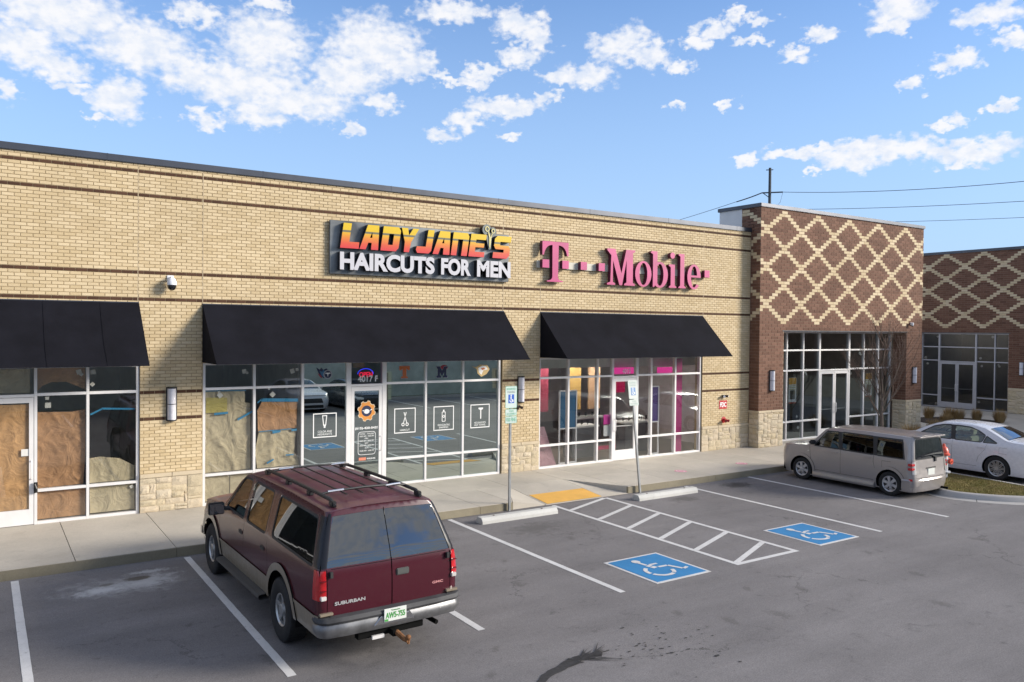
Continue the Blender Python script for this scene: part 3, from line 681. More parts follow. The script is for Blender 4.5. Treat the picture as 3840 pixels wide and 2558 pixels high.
# ---- the long beige building
B1 = thing('beige_brick_shop_building', 'long low beige brick shop building with thin dark brown brick bands and three black awnings', 'building', (8, 0, 0))
F0 = front(0); XE = 21.13
def wallbox(bld, F, u0, u1, z0, z1, mt=M_mortar, d0=-.3, d1=0, name='wall'): return fbox(MB(), F, u0, u1, z0, z1, d0, d1).build(name, mt, bld)
OP = [(-3.4, 2.70, 0, 3.205), (3.92, 11.43, 0, 3.205), (12.645, 18.93, 0, 3.205)]
wallbox(B1, F0, -6, XE + .3, 3.205, 7.24)
for a, b in ((-6, -3.4), (2.70, 3.92), (11.43, 12.645), (18.93, XE + .3)): wallbox(B1, F0, a, b, -.1, 3.205)
for a, b, _, t in OP:      # dark soffit lining of each opening
    fbox(MB(), F0, a, b, t - .004, t, -.3, -.001).build('lintel', M_blk, B1)
JT = [-3.4, 2.66, 3.91, 11.435, 12.64, 18.93]
HB = .0677; ZC = .958
BAND = {16, 24, 52, 60, 83, 90}
bricks(B1, 'f', F0, -6, XE, ZC, 93, HB, .2032, [(a + .0, b, c, d) for a, b, c, d in OP], JT, lambda i, c: 'band_brick' if i in BAND else 'brick', {'brick': M_beige, 'band_brick': M_band}, phase=.03,
       hidden=[(-4, 2.75, 3.0, 4.45), (3.9, 11.5, 3.0, 4.45), (12.6, 18.95, 3.0, 4.45), (6.7, 11.6, 5.15, 6.5)])
for j in JT[1:]:
    zlo = 3.21 if j not in (-3.4,) else 3.21
    fbox(MB(), F0, j - .005, j + .005, zlo, 7.23, -.01, .0065).build('control_joint', M_sealant, B1)
for (a, b), sd_ in zip(((-5.98, -3.41), (2.705, 3.915), (11.435, 12.64), (18.935, XE)), (1, 12, 23, 34)):
    ashlar(B1, F0, a, b, SW, .868, sd_); caps(B1, F0, a - .005, b + .005, .872, ZC - .004, .035)
m = MB(); m.box(-6.05, XE + .2, -.05, .36, 7.231, 7.365); m.build('coping', M_coping, B1, bevel=.008)
for x in [-4 + 3.05 * k for k in range(9)]:
    one('coping_joint', M_coping, F0, x - .004, x + .004, 7.228, 7.369, .0, .054, B1)
m = MB(); m.box(-5.95, XE, .3, 20, 6.5, 6.6); m.build('roof', M_roof, B1)
m = MB(); m.box(-5.95, XE + .2, 19.7, 20, -.1, 7.24); m.box(-5.98, -5.7, .302, 19.698, -.1, 7.24); m.build('back_wall', M_stucco, B1)
# rooms behind the glass
def room(bld, x0, x1, y0, y1, wm_=M_int, fm=M_intf, cm=M_int, z1=3.3):
    m = MB(); m.add([(x0, y0, SW), (x1, y0, SW), (x1, y1, SW), (x0, y1, SW)], [(0, 1, 2, 3)]); m.build('interior_floor', fm, bld, recalc=False)
    m = MB(); m.add([(x0, y0, z1), (x1, y0, z1), (x1, y1, z1), (x0, y1, z1)], [(3, 2, 1, 0)]); m.build('interior_ceiling', cm, bld, recalc=False)
    m = MB(); m.box(x0 - .05, x0, y0, y1, SW - .1, z1 + .05); m.box(x1, x1 + .05, y0, y1, SW - .1, z1 + .05); m.box(x0, x1, y1, y1 + .05, SW - .1, z1 + .05); m.build('interior_wall', wm_, bld)
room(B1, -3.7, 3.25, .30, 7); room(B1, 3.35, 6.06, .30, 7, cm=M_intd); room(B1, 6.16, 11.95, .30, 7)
fbox(MB(), F0, 12.2, 20.1, 2.84, 3.28, -1.25, -1.15).build('ceiling_bulkhead', simple('pale_bulkhead', (.62, .66, .62), .8), B1)
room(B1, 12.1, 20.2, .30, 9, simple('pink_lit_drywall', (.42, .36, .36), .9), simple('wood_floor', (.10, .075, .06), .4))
# storefronts
P1 = storefront(B1, F0, [(-3.37, .06), (-2.3, .05), (-1.2, .05), (-.06, .05), (.888, .052), (1.77, .052), (2.668, .055)], [.81, 2.645], SW, 3.20,
                {3: (1, 2.60, [])}, lambda b, r: G_clear if b in (3, 4) else G_clear, M_alu)
P2 = storefront(B1, F0, [(3.95, .055), (5.006, .055), (6.087, .06), (7.19, .12), (8.095, .11), (9.213, .055), (10.278, .055), (11.375, .06)], [.81, 2.645], SW, 3.20,
                {3: (1, 2.59, [])}, lambda b, r: (G_clear if b < 2 else (G_dark if (b == 3 and r == 0) else G_film)), M_alu)
P3 = storefront(B1, F0, [(12.672, .05), (13.676, .055), (14.72, .055), (15.29, .06), (16.235, .09), (16.812, .06), (17.808, .06), (18.89, .06)], [.79, 2.645], SW, 3.20,
                {3: (1, 2.58, [], 'l')}, lambda b, r: G_dark if r == 1 or b > 3 else G_dark, M_alu)

# ---- brown corner tower
B2 = thing('brown_brick_corner_tower', 'tall brown brick corner tower with pale brick diamond lattice and tall glazed entrance', 'building', (26, 0, 0))
YT = -.40; F2 = front(YT); XL, XR = XE, 30.75; TH = .1016; TZ = 1.378; TL = .299
FS = leftf(XL)
OX0, OX1, OZ = 22.37, 29.68, 3.985
wallbox(B2, F2, XL, XR, 3.985, 8.05, M_mortar2, d0=-.55)
for a, b in ((XL, OX0), (OX1, XR)): wallbox(B2, F2, a, b, -.1, 3.985, M_mortar2, d0=-.55)
fbox(MB(), F2, OX0 - .08, OX1 + .08, 3.982, 4.014, -.3, .012).build('steel_lintel', M_coping, B2)
wallbox(B2, FS, -.15, .38, 7.2, 8.05, M_mortar2, d0=-.3)
m = MB(); m.box(XL + .01, XR, .15, .376, 4.2, 8.03); m.box(XL, XR, .38, 1.35, 6.6, 8.03); m.box(XR - .3, XR, .381, 12, -.1, 6.59); m.build('rear_wall', M_stucco, B2)
def lat(i, hu):
    r = i - 58
    return 28 <= i <= 64 and ((hu - r) % 12 == 0 or (hu + r) % 12 == 0)
def kind2(i, c): return 'pale_brick' if lat(i, round((c - 21.43) / (TL / 2))) else 'brick'
bricks(B2, 'f2', F2, XL - .008, XR + .008, TZ, 66, TH, TL, [(OX0, OX1, 0, OZ)], [], kind2, {'brick': M_brown, 'pale_brick': M_pale}, phase=21.43)
Lc = lambda y: (y - YT)        # along the left side
def kind2s(i, c): return 'pale_brick' if lat(i, round(((XL - (c - YT)) - 21.43) / (TL / 2))) else 'brick'
bricks(B2, 's2', FS, YT - .008, -.02, TZ, 58, TH, TL, [], [], kind2s, {'brick': M_brown, 'pale_brick': M_pale}, phase=YT - (21.43 - XL), limit=60)
bricks(B2, 's2', FS, YT - .008, .375, TZ + 58 * TH, 8, TH, TL, [], [], lambda i, c: kind2s(i + 58, c), {'brick': M_brown, 'pale_brick': M_pale}, phase=YT - (21.43 - XL), limit=60)
FJ = leftf(OX1)       # brick jamb of the recess, facing left
bricks(B2, 'j2', FJ, YT, .12, TZ, 25, TH, TL, [], [], lambda i, c: 'brick', {'brick': M_brown}, phase=YT, limit=60)
m = MB(); m.box(XL - .05, XR + .05, YT - .05, 1.40, 8.03, 8.15); m.build('coping', M_coping, B2, bevel=.008)
for F_, a, b, s_ in ((F2, XL - .0, OX0, 5), (F2, OX1, XR, 6), (FS, YT, -.03, 7), (FJ, YT, .12, 8)):
    ashlar(B2, F_, a, b, SW, 1.30, s_, .035); caps(B2, F_, a - (.03 if F_ is not FJ else 0), b, 1.304, 1.374, .045, .7)
F2g = front(.18)
P4 = storefront(B2, F2g, [(22.44, .06), (23.36, .055), (24.27, .055), (25.2, .09), (26.97, .10), (27.9, .055), (28.84, .055), (29.65, .055)], [.82, 2.61, 3.32], SW, 3.975,
                {3: (2, 2.56, [3.32])}, lambda b, r: G_tower, M_alu)
room(B2, 21.5, 30.2, .52, 9, simple('vacant_block_wall', (.55, .53, .46), .9, bump=.3, bs=8), z1=4.1)
m = MB()
for x in (22.9, 25.9, 28.9): m.box(x, x + .12, 3.0, 3.12, SW, 4.05)
m.build('interior_column', M_stucco, B2)

# ---- right hand building (returns towards the lot)
B3 = thing('brown_brick_side_building', 'brown brick side building with pale lattice at right edge beyond the sedan', 'building', (41, 0, 0))
X3 = 41.0; F3 = leftf(X3); L3 = .3048; H0 = -16
wallbox(B3, F3, H0, 9.0, 3.985, 8.02, M_mortar2)
for a, b in ((H0, 1.10), (5.40, 9.0)): wallbox(B3, F3, a, b, -.1, 3.985, M_mortar2)
fbox(MB(), F3, 1.02, 5.5, 3.972, 4.004, -.3, .012).build('steel_lintel', M_coping, B3)
def kind3(i, c): return 'pale_brick' if lat(i, round((c - 5.04) / (L3 / 2))) else 'brick'
bricks(B3, 's3', F3, -9, 9.0, TZ, 65, TH, L3, [(1.10, 5.40, 0, 3.98)], [], kind3, {'brick': M_brown, 'pale_brick': M_pale}, phase=5.04)
bricks(B3, 's3', F3, H0, -9.0, TZ, 65, TH, L3, [], [], kind3, {'brick': M_brown, 'pale_brick': M_pale}, phase=5.04, limit=0)
m = MB(); m.box(X3 - .05, X3 + .4, H0 - .05, 9.1, 7.985, 8.115); m.build('coping', M_coping, B3, bevel=.008)
ashlar(B3, F3, -1.6, 1.09, SW, 1.25, 51, .035); caps(B3, F3, -1.6, 1.09, 1.254, 1.374, .045, .8)
ashlar(B3, F3, 5.41, 6.8, SW, 1.25, 52, .035); caps(B3, F3, 5.41, 6.8, 1.254, 1.374, .045, .8)
m = MB(); fbox(m, F3, H0, -1.61, SW, 1.374, 0, .04); m.build('stone_base', M_cap, B3)
m = MB(); m.box(XR, X3 + .3, 8.7, 9.0, -.1, 8.0); m.box(X3 + .302, 60, 8.7, 9.0, -.1, 8.0); m.box(X3 + .302, 60, H0, H0 + .3, -.1, 8); m.box(X3 + .3, 60, H0 + .3, 8.7, 7.2, 7.3); m.build('rear_wall', M_stucco, B3)
F3g = leftf(X3 + .08)
P5 = storefront(B3, F3g, [(1.13, .055), (1.77, .055), (2.66, .09), (4.48, .09), (5.36, .055)], [.78, 2.57, 3.26], SW, 3.965,
                {2: (2, 2.50, [3.26])}, lambda b, r: G_right, M_alu2)
m = MB(); m.box(X3 + .35, 48, .4, .45, SW, 4.1); m.box(X3 + .35, 48, 6, 6.05, SW, 4.1); m.box(48, 48.05, .4, 6.05, SW, 4.1); m.build('interior_wall', simple('olive_dark_wall', (.12, .11, .08), .9), B3)
m = MB(); m.add([(X3 + .3, .4, SW), (48, .4, SW), (48, 6, SW), (X3 + .3, 6, SW)], [(0, 1, 2, 3)]); m.build('interior_floor', M_intf, B3, recalc=False)
m = MB(); m.add([(X3 + .3, .4, 4.1), (48, .4, 4.1), (48, 6, 4.1), (X3 + .3, 6, 4.1)], [(0, 1, 2, 3)]); m.build('interior_ceiling', M_intd, B3, recalc=False)

# ---- what stands across the lot (seen only in the glass)
m = MB(); m.box(-60, 80, -24.7, -24.4, -.1, 3.2)
o = m.build('block_retaining_wall', simple('grey_block', (.40, .43, .39), .95, var=.2, vs=1.2), None, base=(10, -24.4, 0)); tag(o, 'long grey-green block wall across the lot, seen in the shop glass', 'wall')
m = MB(); m.add([(-60, -24.4, .02), (80, -24.4, .02), (80, -22.75, .02), (-60, -22.75, .02)], [(0, 1, 2, 3)]); struct(m.build('grass_verge', simple('verge_grass', (.09, .10, .04), .95, var=.3), None, recalc=False))
m = MB(); m.box(-60, 80, -22.75, -22.6, -.1, .14); struct(m.build('far_kerb', M_conc2))
# ------------------------------------------------------------------ vehicles
def pip(p, poly):
    x, y = p; c = False; n = len(poly); j = n - 1
    for i in range(n):
        xi, yi = poly[i]; xj, yj = poly[j]
        if (yi > y) != (yj > y) and x < (xj - xi) * (y - yi) / (yj - yi) + xi: c = not c
        j = i
    return c
def dens(poly, s=.09):
    out = []
    n = len(poly)
    for i in range(n):
        a, b = poly[i], poly[(i + 1) % n]; L = math.hypot(b[0] - a[0], b[1] - a[1]); k = max(1, int(L / s))
        for t in range(k): out.append((a[0] + (b[0] - a[0]) * t / k, a[1] + (b[1] - a[1]) * t / k))
    return out
def shrink(poly, g):
    n = len(poly); A = sum(poly[i][0] * poly[(i + 1) % n][1] - poly[(i + 1) % n][0] * poly[i][1] for i in range(n)); sg = 1 if A > 0 else -1; out = []
    for i in range(n):
        p, q, r = Vector(poly[i - 1]), Vector(poly[i]), Vector(poly[(i + 1) % n])
        d1 = (q - p).normalized(); d2 = (r - q).normalized(); n1 = Vector((-d1.y, d1.x)) * sg; n2 = Vector((-d2.y, d2.x)) * sg
        b = (n1 + n2); k = g / max(.35, b.length_squared / 2) if b.length > 1e-6 else g; out.append(tuple(q + b * k))
    return out
def rpoly(poly, r=.05, n=3):
    out = []; N = len(poly)
    for i in range(N):
        p, q, s = Vector(poly[i - 1]), Vector(poly[i]), Vector(poly[(i + 1) % N])
        a = q + (p - q).normalized() * min(r, (p - q).length * .45); b = q + (s - q).normalized() * min(r, (s - q).length * .45)
        out += bz(a, q, b, n)
    return out
def interp(tab, x):
    if x <= tab[0][0]: return tab[0][1]
    for (a, b), (c, d) in zip(tab, tab[1:]):
        if x <= c: 
            t = (x - a) / (c - a); return b + (d - b) * t
    return tab[-1][1]
def smooth_tab(tab, n=5):
    """catmull-rom densified table"""
    out = []
    P = [tab[0]] + list(tab) + [tab[-1]]
    for i in range(1, len(P) - 2):
        p0, p1, p2, p3 = P[i - 1], P[i], P[i + 1], P[i + 2]
        for k in range(n):
            t = k / n; x = p1[0] + (p2[0] - p1[0]) * t
            m1 = (p2[1] - p0[1]) / max(1e-6, p2[0] - p0[0]) * (p2[0] - p1[0]); m2 = (p3[1] - p1[1]) / max(1e-6, p3[0] - p1[0]) * (p2[0] - p1[0])
            y = (2 * t ** 3 - 3 * t * t + 1) * p1[1] + (t ** 3 - 2 * t * t + t) * m1 + (-2 * t ** 3 + 3 * t * t) * p2[1] + (t ** 3 - t * t) * m2
            out.append((x, y))
    out.append(tab[-1]); return out
class Car:
    def __init__(s, wt, yf, yr, rf, rr, top, bottom_z, root):
        s.wt = smooth_tab(wt); s.yft = smooth_tab(yf); s.yrt = smooth_tab(yr); s.rf = rf; s.rr = rr; s.top = top; s.zb = bottom_z; s.root = root; s.parts = {}
    def w(s, z): return interp(s.wt, z)
    def yf(s, z): return interp(s.yft, z)
    def yr(s, z): return interp(s.yrt, z)
    def sx(s, y, z):
        w = s.w(z); r = s.rr; t = y - s.yr(z)
        if t < r: t = max(t, 0); w -= r - math.sqrt(max(0, r * r - (r - t) ** 2))
        r = s.rf; t = s.yf(z) - y
        if t < r: t = max(t, 0); w -= (r - math.sqrt(max(0, r * r - (r - t) ** 2))) * .8
        return w
    def side(s, sg):
        def f(p): y, z = p; return Vector((sg * s.sx(y, z), y, z))
        return f
    def rearf(s, p):
        x, z = p; w = s.w(z); r = s.rr; a = abs(x) - (w - r); y = s.yr(z) - .02 * (1 - (x / max(w, .1)) ** 2)
        if a > 0: y += r - math.sqrt(max(0, r * r - min(a, r) ** 2))
        return Vector((x, y, z))
    def frontf(s, p):
        x, z = p; w = s.w(z); r = s.rf; a = abs(x) - (w - r * .8); y = s.yf(z)
        if a > 0: t = min(a / .8, r); y -= r - math.sqrt(max(0, r * r - t * t))
        return Vector((x, y, z))
    def cut(s, outline, feats, f, default, flip=False, grid=.11, nflip=1):
        V, E_ = [], []
        def loop(pl):
            o = len(V); n = len(pl); V.extend([Vector(p) for p in pl]); E_.extend([(o + i, o + (i + 1) % n) for i in range(n)])
        ol = dens(outline); loop(ol)
        for ft in feats: loop(dens(ft[1]))
        xs = [p[0] for p in outline]; ys = [p[1] for p in outline]
        gx = min(xs) + grid * .37
        while gx < max(xs):
            gy = min(ys) + grid * .41
            while gy < max(ys):
                if pip((gx, gy), outline): V.append(Vector((gx, gy)))
                gy += grid
            gx += grid
        vs, es, fs, _, _, _ = delaunay_2d_cdt(V, E_, [], 0, 1e-4)
        e = .004; cache = {}
        def PN(i):
            if i in cache: return cache[i]
            p = vs[i]; P = f(p); a = f((p[0] + e, p[1])) - f((p[0] - e, p[1])); b = f((p[0], p[1] + e)) - f((p[0], p[1] - e)); n = a.cross(b)
            n = n.normalized() if n.length > 1e-12 else Vector((0, 0, 1)); cache[i] = (P, n * nflip); return cache[i]
        for t in fs:
            c = (sum(vs[i][0] for i in t) / 3, sum(vs[i][1] for i in t) / 3)
            if not pip(c, ol): continue
            nm, off = default, 0
            for ft in feats:
                if pip(c, ft[1]): nm, off = ft[0], ft[2]; break
            if nm is None: continue
            d = s.parts.setdefault(nm, {'v': [], 'n': [], 'f': [], 'm': {}})
            idx = []
            for i in t:
                k = (id(vs), i, off)
                if k not in d['m']:
                    P, n = PN(i); d['m'][k] = len(d['v']); d['v'].append(tuple(P + n * off)); d['n'].append(tuple(n))
                idx.append(d['m'][k])
            P0, n0 = PN(t[0]); g = (Vector(d['v'][idx[1]]) - Vector(d['v'][idx[0]])).cross(Vector(d['v'][idx[2]]) - Vector(d['v'][idx[0]]))
            if g.dot(n0) < 0: idx = idx[::-1]
            d['f'].append(tuple(idx))
        s._keep = getattr(s, '_keep', []) + [vs]
    def finish(s, mats, order, solid=None):
        made = {}
        for nm in order:
            if nm not in s.parts: continue
            base = nm.split('.')[0]; par = s.root
            if isinstance(mats[base], tuple): mt, pn = mats[base]; par = made.get(pn, s.root)
            else: mt = mats[base]
            d = s.parts[nm]; me = bpy.data.meshes.new(base); me.from_pydata(d['v'], [], d['f']); me.materials.append(mt)
            for p in me.polygons: p.use_smooth = True
            me.normals_split_custom_set_from_vertices(d['n'])
            o = bpy.data.objects.new(base, me); COL.objects.link(o); o.parent = par; made.setdefault(base, o); made[nm] = o
        return made
def profile_side_outline(s, topline):
    """topline: list of (y,z) from rear to front; returns side outline and end indices"""
    zs_r = topline[0][1]; zs_f = topline[-1][1]; pts = []
    n = 8
    k = .293
    for i in range(n + 1):     # up the front edge reversed later
        z = s.zb + (zs_f - s.zb) * i / n; pts.append((s.yf(z) - k * s.rf, z))
    fr = pts; rr = [(s.yr(s.zb + (zs_r - s.zb) * i / n) + k * s.rr, s.zb + (zs_r - s.zb) * i / n) for i in range(n + 1)]
    tl = list(topline); tl[0] = rr[-1]; tl[-1] = fr[-1]
    return fr + tl[::-1][1:-1] + rr[::-1], tl
def strip_map(s, tl, crown, mat):
    """top strip: q in [-1,1] across, t along the topline index"""
    L = [0]
    for a, b in zip(tl, tl[1:]): L.append(L[-1] + math.hypot(b[0] - a[0], b[1] - a[1]))
    tot = L[-1]
    def at(t):
        t = max(0, min(tot, t)); i = 0
        while i < len(L) - 2 and L[i + 1] < t: i += 1
        u = (t - L[i]) / max(1e-6, L[i + 1] - L[i]); a, b = tl[i], tl[i + 1]
        d = Vector((b[0] - a[0], b[1] - a[1])).normalized()
        return a[0] + (b[0] - a[0]) * u, a[1] + (b[1] - a[1]) * u, d
    def f(p):
        q, t = p; q = max(-1, min(1, q)); y, z, d = at(t); W_ = s.sx(y, z)
        c = crown(y, z) * (1 - abs(q) ** 2.6) ** .75
        # smooth the profile normal a little
        y1, z1, d1 = at(t - .06); y2, z2, d2 = at(t + .06); dd = (d1 + d2 + d).normalized(); nx, nz = -dd.y, dd.x
        P = Vector((q * W_, y + nx * c, z + nz * c))
        e0 = max(0, 1 - t / .12); e1 = max(0, 1 - (tot - t) / .12)
        if e0: x = P.x; P.y -= e0 * (y - s.rearf((x, tl[0][1])).y)
        if e1: x = P.x; P.y += e1 * (s.frontf((x, tl[-1][1])).y - y)
        return P
    return f, tot, L
def end_outline(s, zt, f_strip, tend, crown0, rear=True):
    """outline of the rear/front chart in (x,z); top follows the crowned strip edge"""
    k = .293 * (s.rr if rear else s.rf * .8); n = 8; R_ = []
    for i in range(n + 1):
        z = s.zb + (zt - s.zb) * i / n; R_.append((s.w(z) - k, z))
    top = []
    for i in range(1, 16):
        q = 1 - i / 8; P = f_strip((q, tend)); top.append((P.x, P.z))
    Lf = [(-x, z) for x, z in R_[::-1]]
    return R_ + top + Lf
def wheel(root, name, x, y, r, width, rim_r, rimmat, sg, spokes=5, style='steel', tread=True):
    e = bpy.data.objects.new('wheel', None); COL.objects.link(e); e.parent = root; e.location = (x, y, r)
    w = width / 2; m = MB()
    m.lathe([(rim_r - .01, -w * .8), (rim_r + .02, -w * .95), (r - .05, -w), (r - .012, -w * .86), (r, -w * .6), (r, w * .6), (r - .012, w * .86), (r - .05, w), (rim_r + .02, w * .95), (rim_r - .01, w * .8)], axis='x', n=40, caps=False)
    if tread:
        for k in range(40):
            a = k * math.pi / 20
            for j in (-.62, -.22, .22, .62):
                ca, sa = math.cos(a + j * .05), math.sin(a + j * .05); cb, sb = math.cos(a + .11 + j * .05), math.sin(a + .11 + j * .05); r1 = r + .004; x0, x1 = (j - .17) * w, (j + .17) * w
                m.add([(x0, r * ca, r * sa), (x1, r * ca, r * sa), (x1, r * cb, r * sb), (x0, r * cb, r * sb), (x0, r1 * ca, r1 * sa), (x1, r1 * ca, r1 * sa), (x1, r1 * cb, r1 * sb), (x0, r1 * cb, r1 * sb)], [(4, 5, 6, 7), (0, 1, 5, 4), (1, 2, 6, 5), (2, 3, 7, 6), (3, 0, 4, 7)])
    me = m.build('tyre', M_rub, None, smooth=True).data
    for o in list(COL.objects):
        if o.data is me: bpy.data.objects.remove(o); break
    link('tyre', me, e)
    f = w * .78 * sg; m = MB()
    m.lathe([(rim_r, f * 1.0), (rim_r - .012, f * 1.06), (rim_r - .03, f * .9), (rim_r - .035, f * .3)], axis='x', n=36, caps=False)
    for k in range(spokes):
        a = k * 2 * math.pi / spokes + .3
        def PP(rr, t, h): return (h, rr * math.cos(a) - t * math.sin(a), rr * math.sin(a) + t * math.cos(a))
        if style == 'alloy10': w0, w1 = .009, .015
        elif style == 'cap6': w0, w1 = .026, .040
        else: w0, w1 = .036, .028
        for dt in ((0,) if style != 'alloy10' else (-.015, .022)):
            hh = f * (.92 if style != 'steel' else .78); pts = [PP(.035, dt - w0, hh), PP(.035, dt + w0, hh), PP(rim_r - .02, dt + w1 * (.6 if dt else 1), f * .93), PP(rim_r - .02, dt - w1 * (.6 if dt else 1), f * .93)]
            lo = [(p[0] - .035 * sg, p[1], p[2]) for p in pts]
            m.add(pts + lo, [(0, 1, 2, 3), (0, 1, 5, 4), (1, 2, 6, 5), (2, 3, 7, 6), (3, 0, 4, 7)])
    m.lathe([(.085 if style == 'steel' else .05, f * .6), (.075 if style == 'steel' else .045, f * 1.05), (.05, f * 1.12), (.0, f * 1.13)], axis='x', n=20)
    me = m.build('rim', rimmat, None, smooth=True).data
    for o in list(COL.objects):
        if o.data is me: bpy.data.objects.remove(o); break
    link('rim', me, e)
    m = MB(); m.lathe([(rim_r - .034, f * .5), (.0, f * .45)], axis='x', n=24); me = m.build('brake', M_blk, None).data
    for o in list(COL.objects):
        if o.data is me: bpy.data.objects.remove(o); break
    link('brake_disc', me, e)
    return e
def cbox(root, name, mt, x0, x1, y0, y1, z0, z1, bevel=.01, label=None, parent=None):
    m = MB().box(x0, x1, y0, y1, z0, z1); me = m.build(name, mt, None, bevel=bevel); me.parent = parent or root
    if label: me['label'] = label
    return me
def lbuild(root, m, name, mt, **k):
    o = m.build(name, mt, None, **k); o.parent = root; return o
def paintmat(name, c, dirt=.25, rough=.28, metal=.0, fade=0, dirtc=(.16, .14, .12)):
    t = NT(name); g = t.n('ShaderNodeNewGeometry'); 
    n = t.noise(2.4, 6, .65, t.obj()); n2 = t.noise(14, 6, .7, t.obj())
    col = t.mix(t.mr(n2, .5, .8, 0, dirt), c, dirtc)
    if fade:
        up = t.n('ShaderNodeSeparateXYZ'); t.l(g.outputs['True Normal'], up.inputs[0])
        f = t.math('MULTIPLY', t.mr(up.outputs[2], .5, .95, 0, 1), t.mr(n, .35, .7, .25, fade))
        col = t.mix(f, col, (.15, .052, .075))
        po = t.n('ShaderNodeSeparateXYZ'); t.l(t.obj(), po.inputs[0])
        rust = t.math('MULTIPLY', t.mr(up.outputs[2], .5, .95, 0, .8), t.math('MULTIPLY', t.mr(po.outputs[1], -.3, .2, 0, 1, True), t.mr(n, .45, .62, 0, 1, True)))
        col = t.mix(rust, col, (.26, .09, .045))
        r = t.math('ADD', t.math('MULTIPLY', f, .35), rough)
    else: r = t.math('ADD', t.mr(n2, .4, .8, 0, .25), rough)
    t.bsdf(col, r, metal, .5, None, coat=.3 if fade else .5, coatr=.10 if fade else .08); return t.m
M_chrome = simple('chrome', (.55, .55, .56), .22, 1, var=.1, vs=5, obj=True)
M_steelrim = simple('alloy_rim', (.42, .42, .42), .35, .7, var=.15, vs=9, obj=True)
M_caprim = simple('silver_wheel_cover', (.45, .45, .47), .35, .5, var=.1, vs=9, obj=True)
M_trim = simple('black_plastic_trim', (.02, .02, .021), .6, var=.2, obj=True)
M_seat = simple('grey_cloth_seat', (.13, .12, .11), .9, obj=True)
M_seat2 = simple('beige_leather_seat', (.38, .34, .28), .8, obj=True)
M_gum = simple('dark_underbody', (.008, .008, .008), .9, spec=.05)
G_tint = glass('dark_tinted_car_glass', (.055, .06, .062), .08, 4.6, .0, (.95, .98, 1))
G_tint2 = glass('rear_tinted_car_glass', (.03, .034, .04), .15, 3.4, .02, (.9, .95, 1))
G_car = glass('green_tint_car_glass', (.50, .60, .55), .09, 4)
M_red = simple('red_lamp_lens', (.42, .008, .012), .15, var=.2, vs=14, obj=True, coat=.8)
M_lens = simple('clear_lamp_lens', (.55, .53, .50), .12, var=.1, obj=True, coat=.8)
M_amber = simple('amber_lens', (.5, .2, .04), .2, obj=True)
def seats(root, ys, mt, x=.37, z=.55, hz=1.15, w=.24):
    for y in ys:
        for sx_ in (-x, x):
            m = MB(); m.box(sx_ - w, sx_ + w, y - .25, y + .25, z - .1, z + .06); m.box(sx_ - w, sx_ + w, y - .34, y - .2, z, hz - .12); m.box(sx_ - .13, sx_ + .13, y - .33, y - .23, hz - .08, hz + .1)
            lbuild(root, m, 'seat', mt, bevel=.03)
def textpart(root, txt, fn, a0, a1, b0, b1, mt, name, d=.004, off=.02, shear=0):
    m = MB(); text_add(m, txt, fn, a0, a1, b0, b1, 0, d, off, shear); return lbuild(root, m, name, mt)

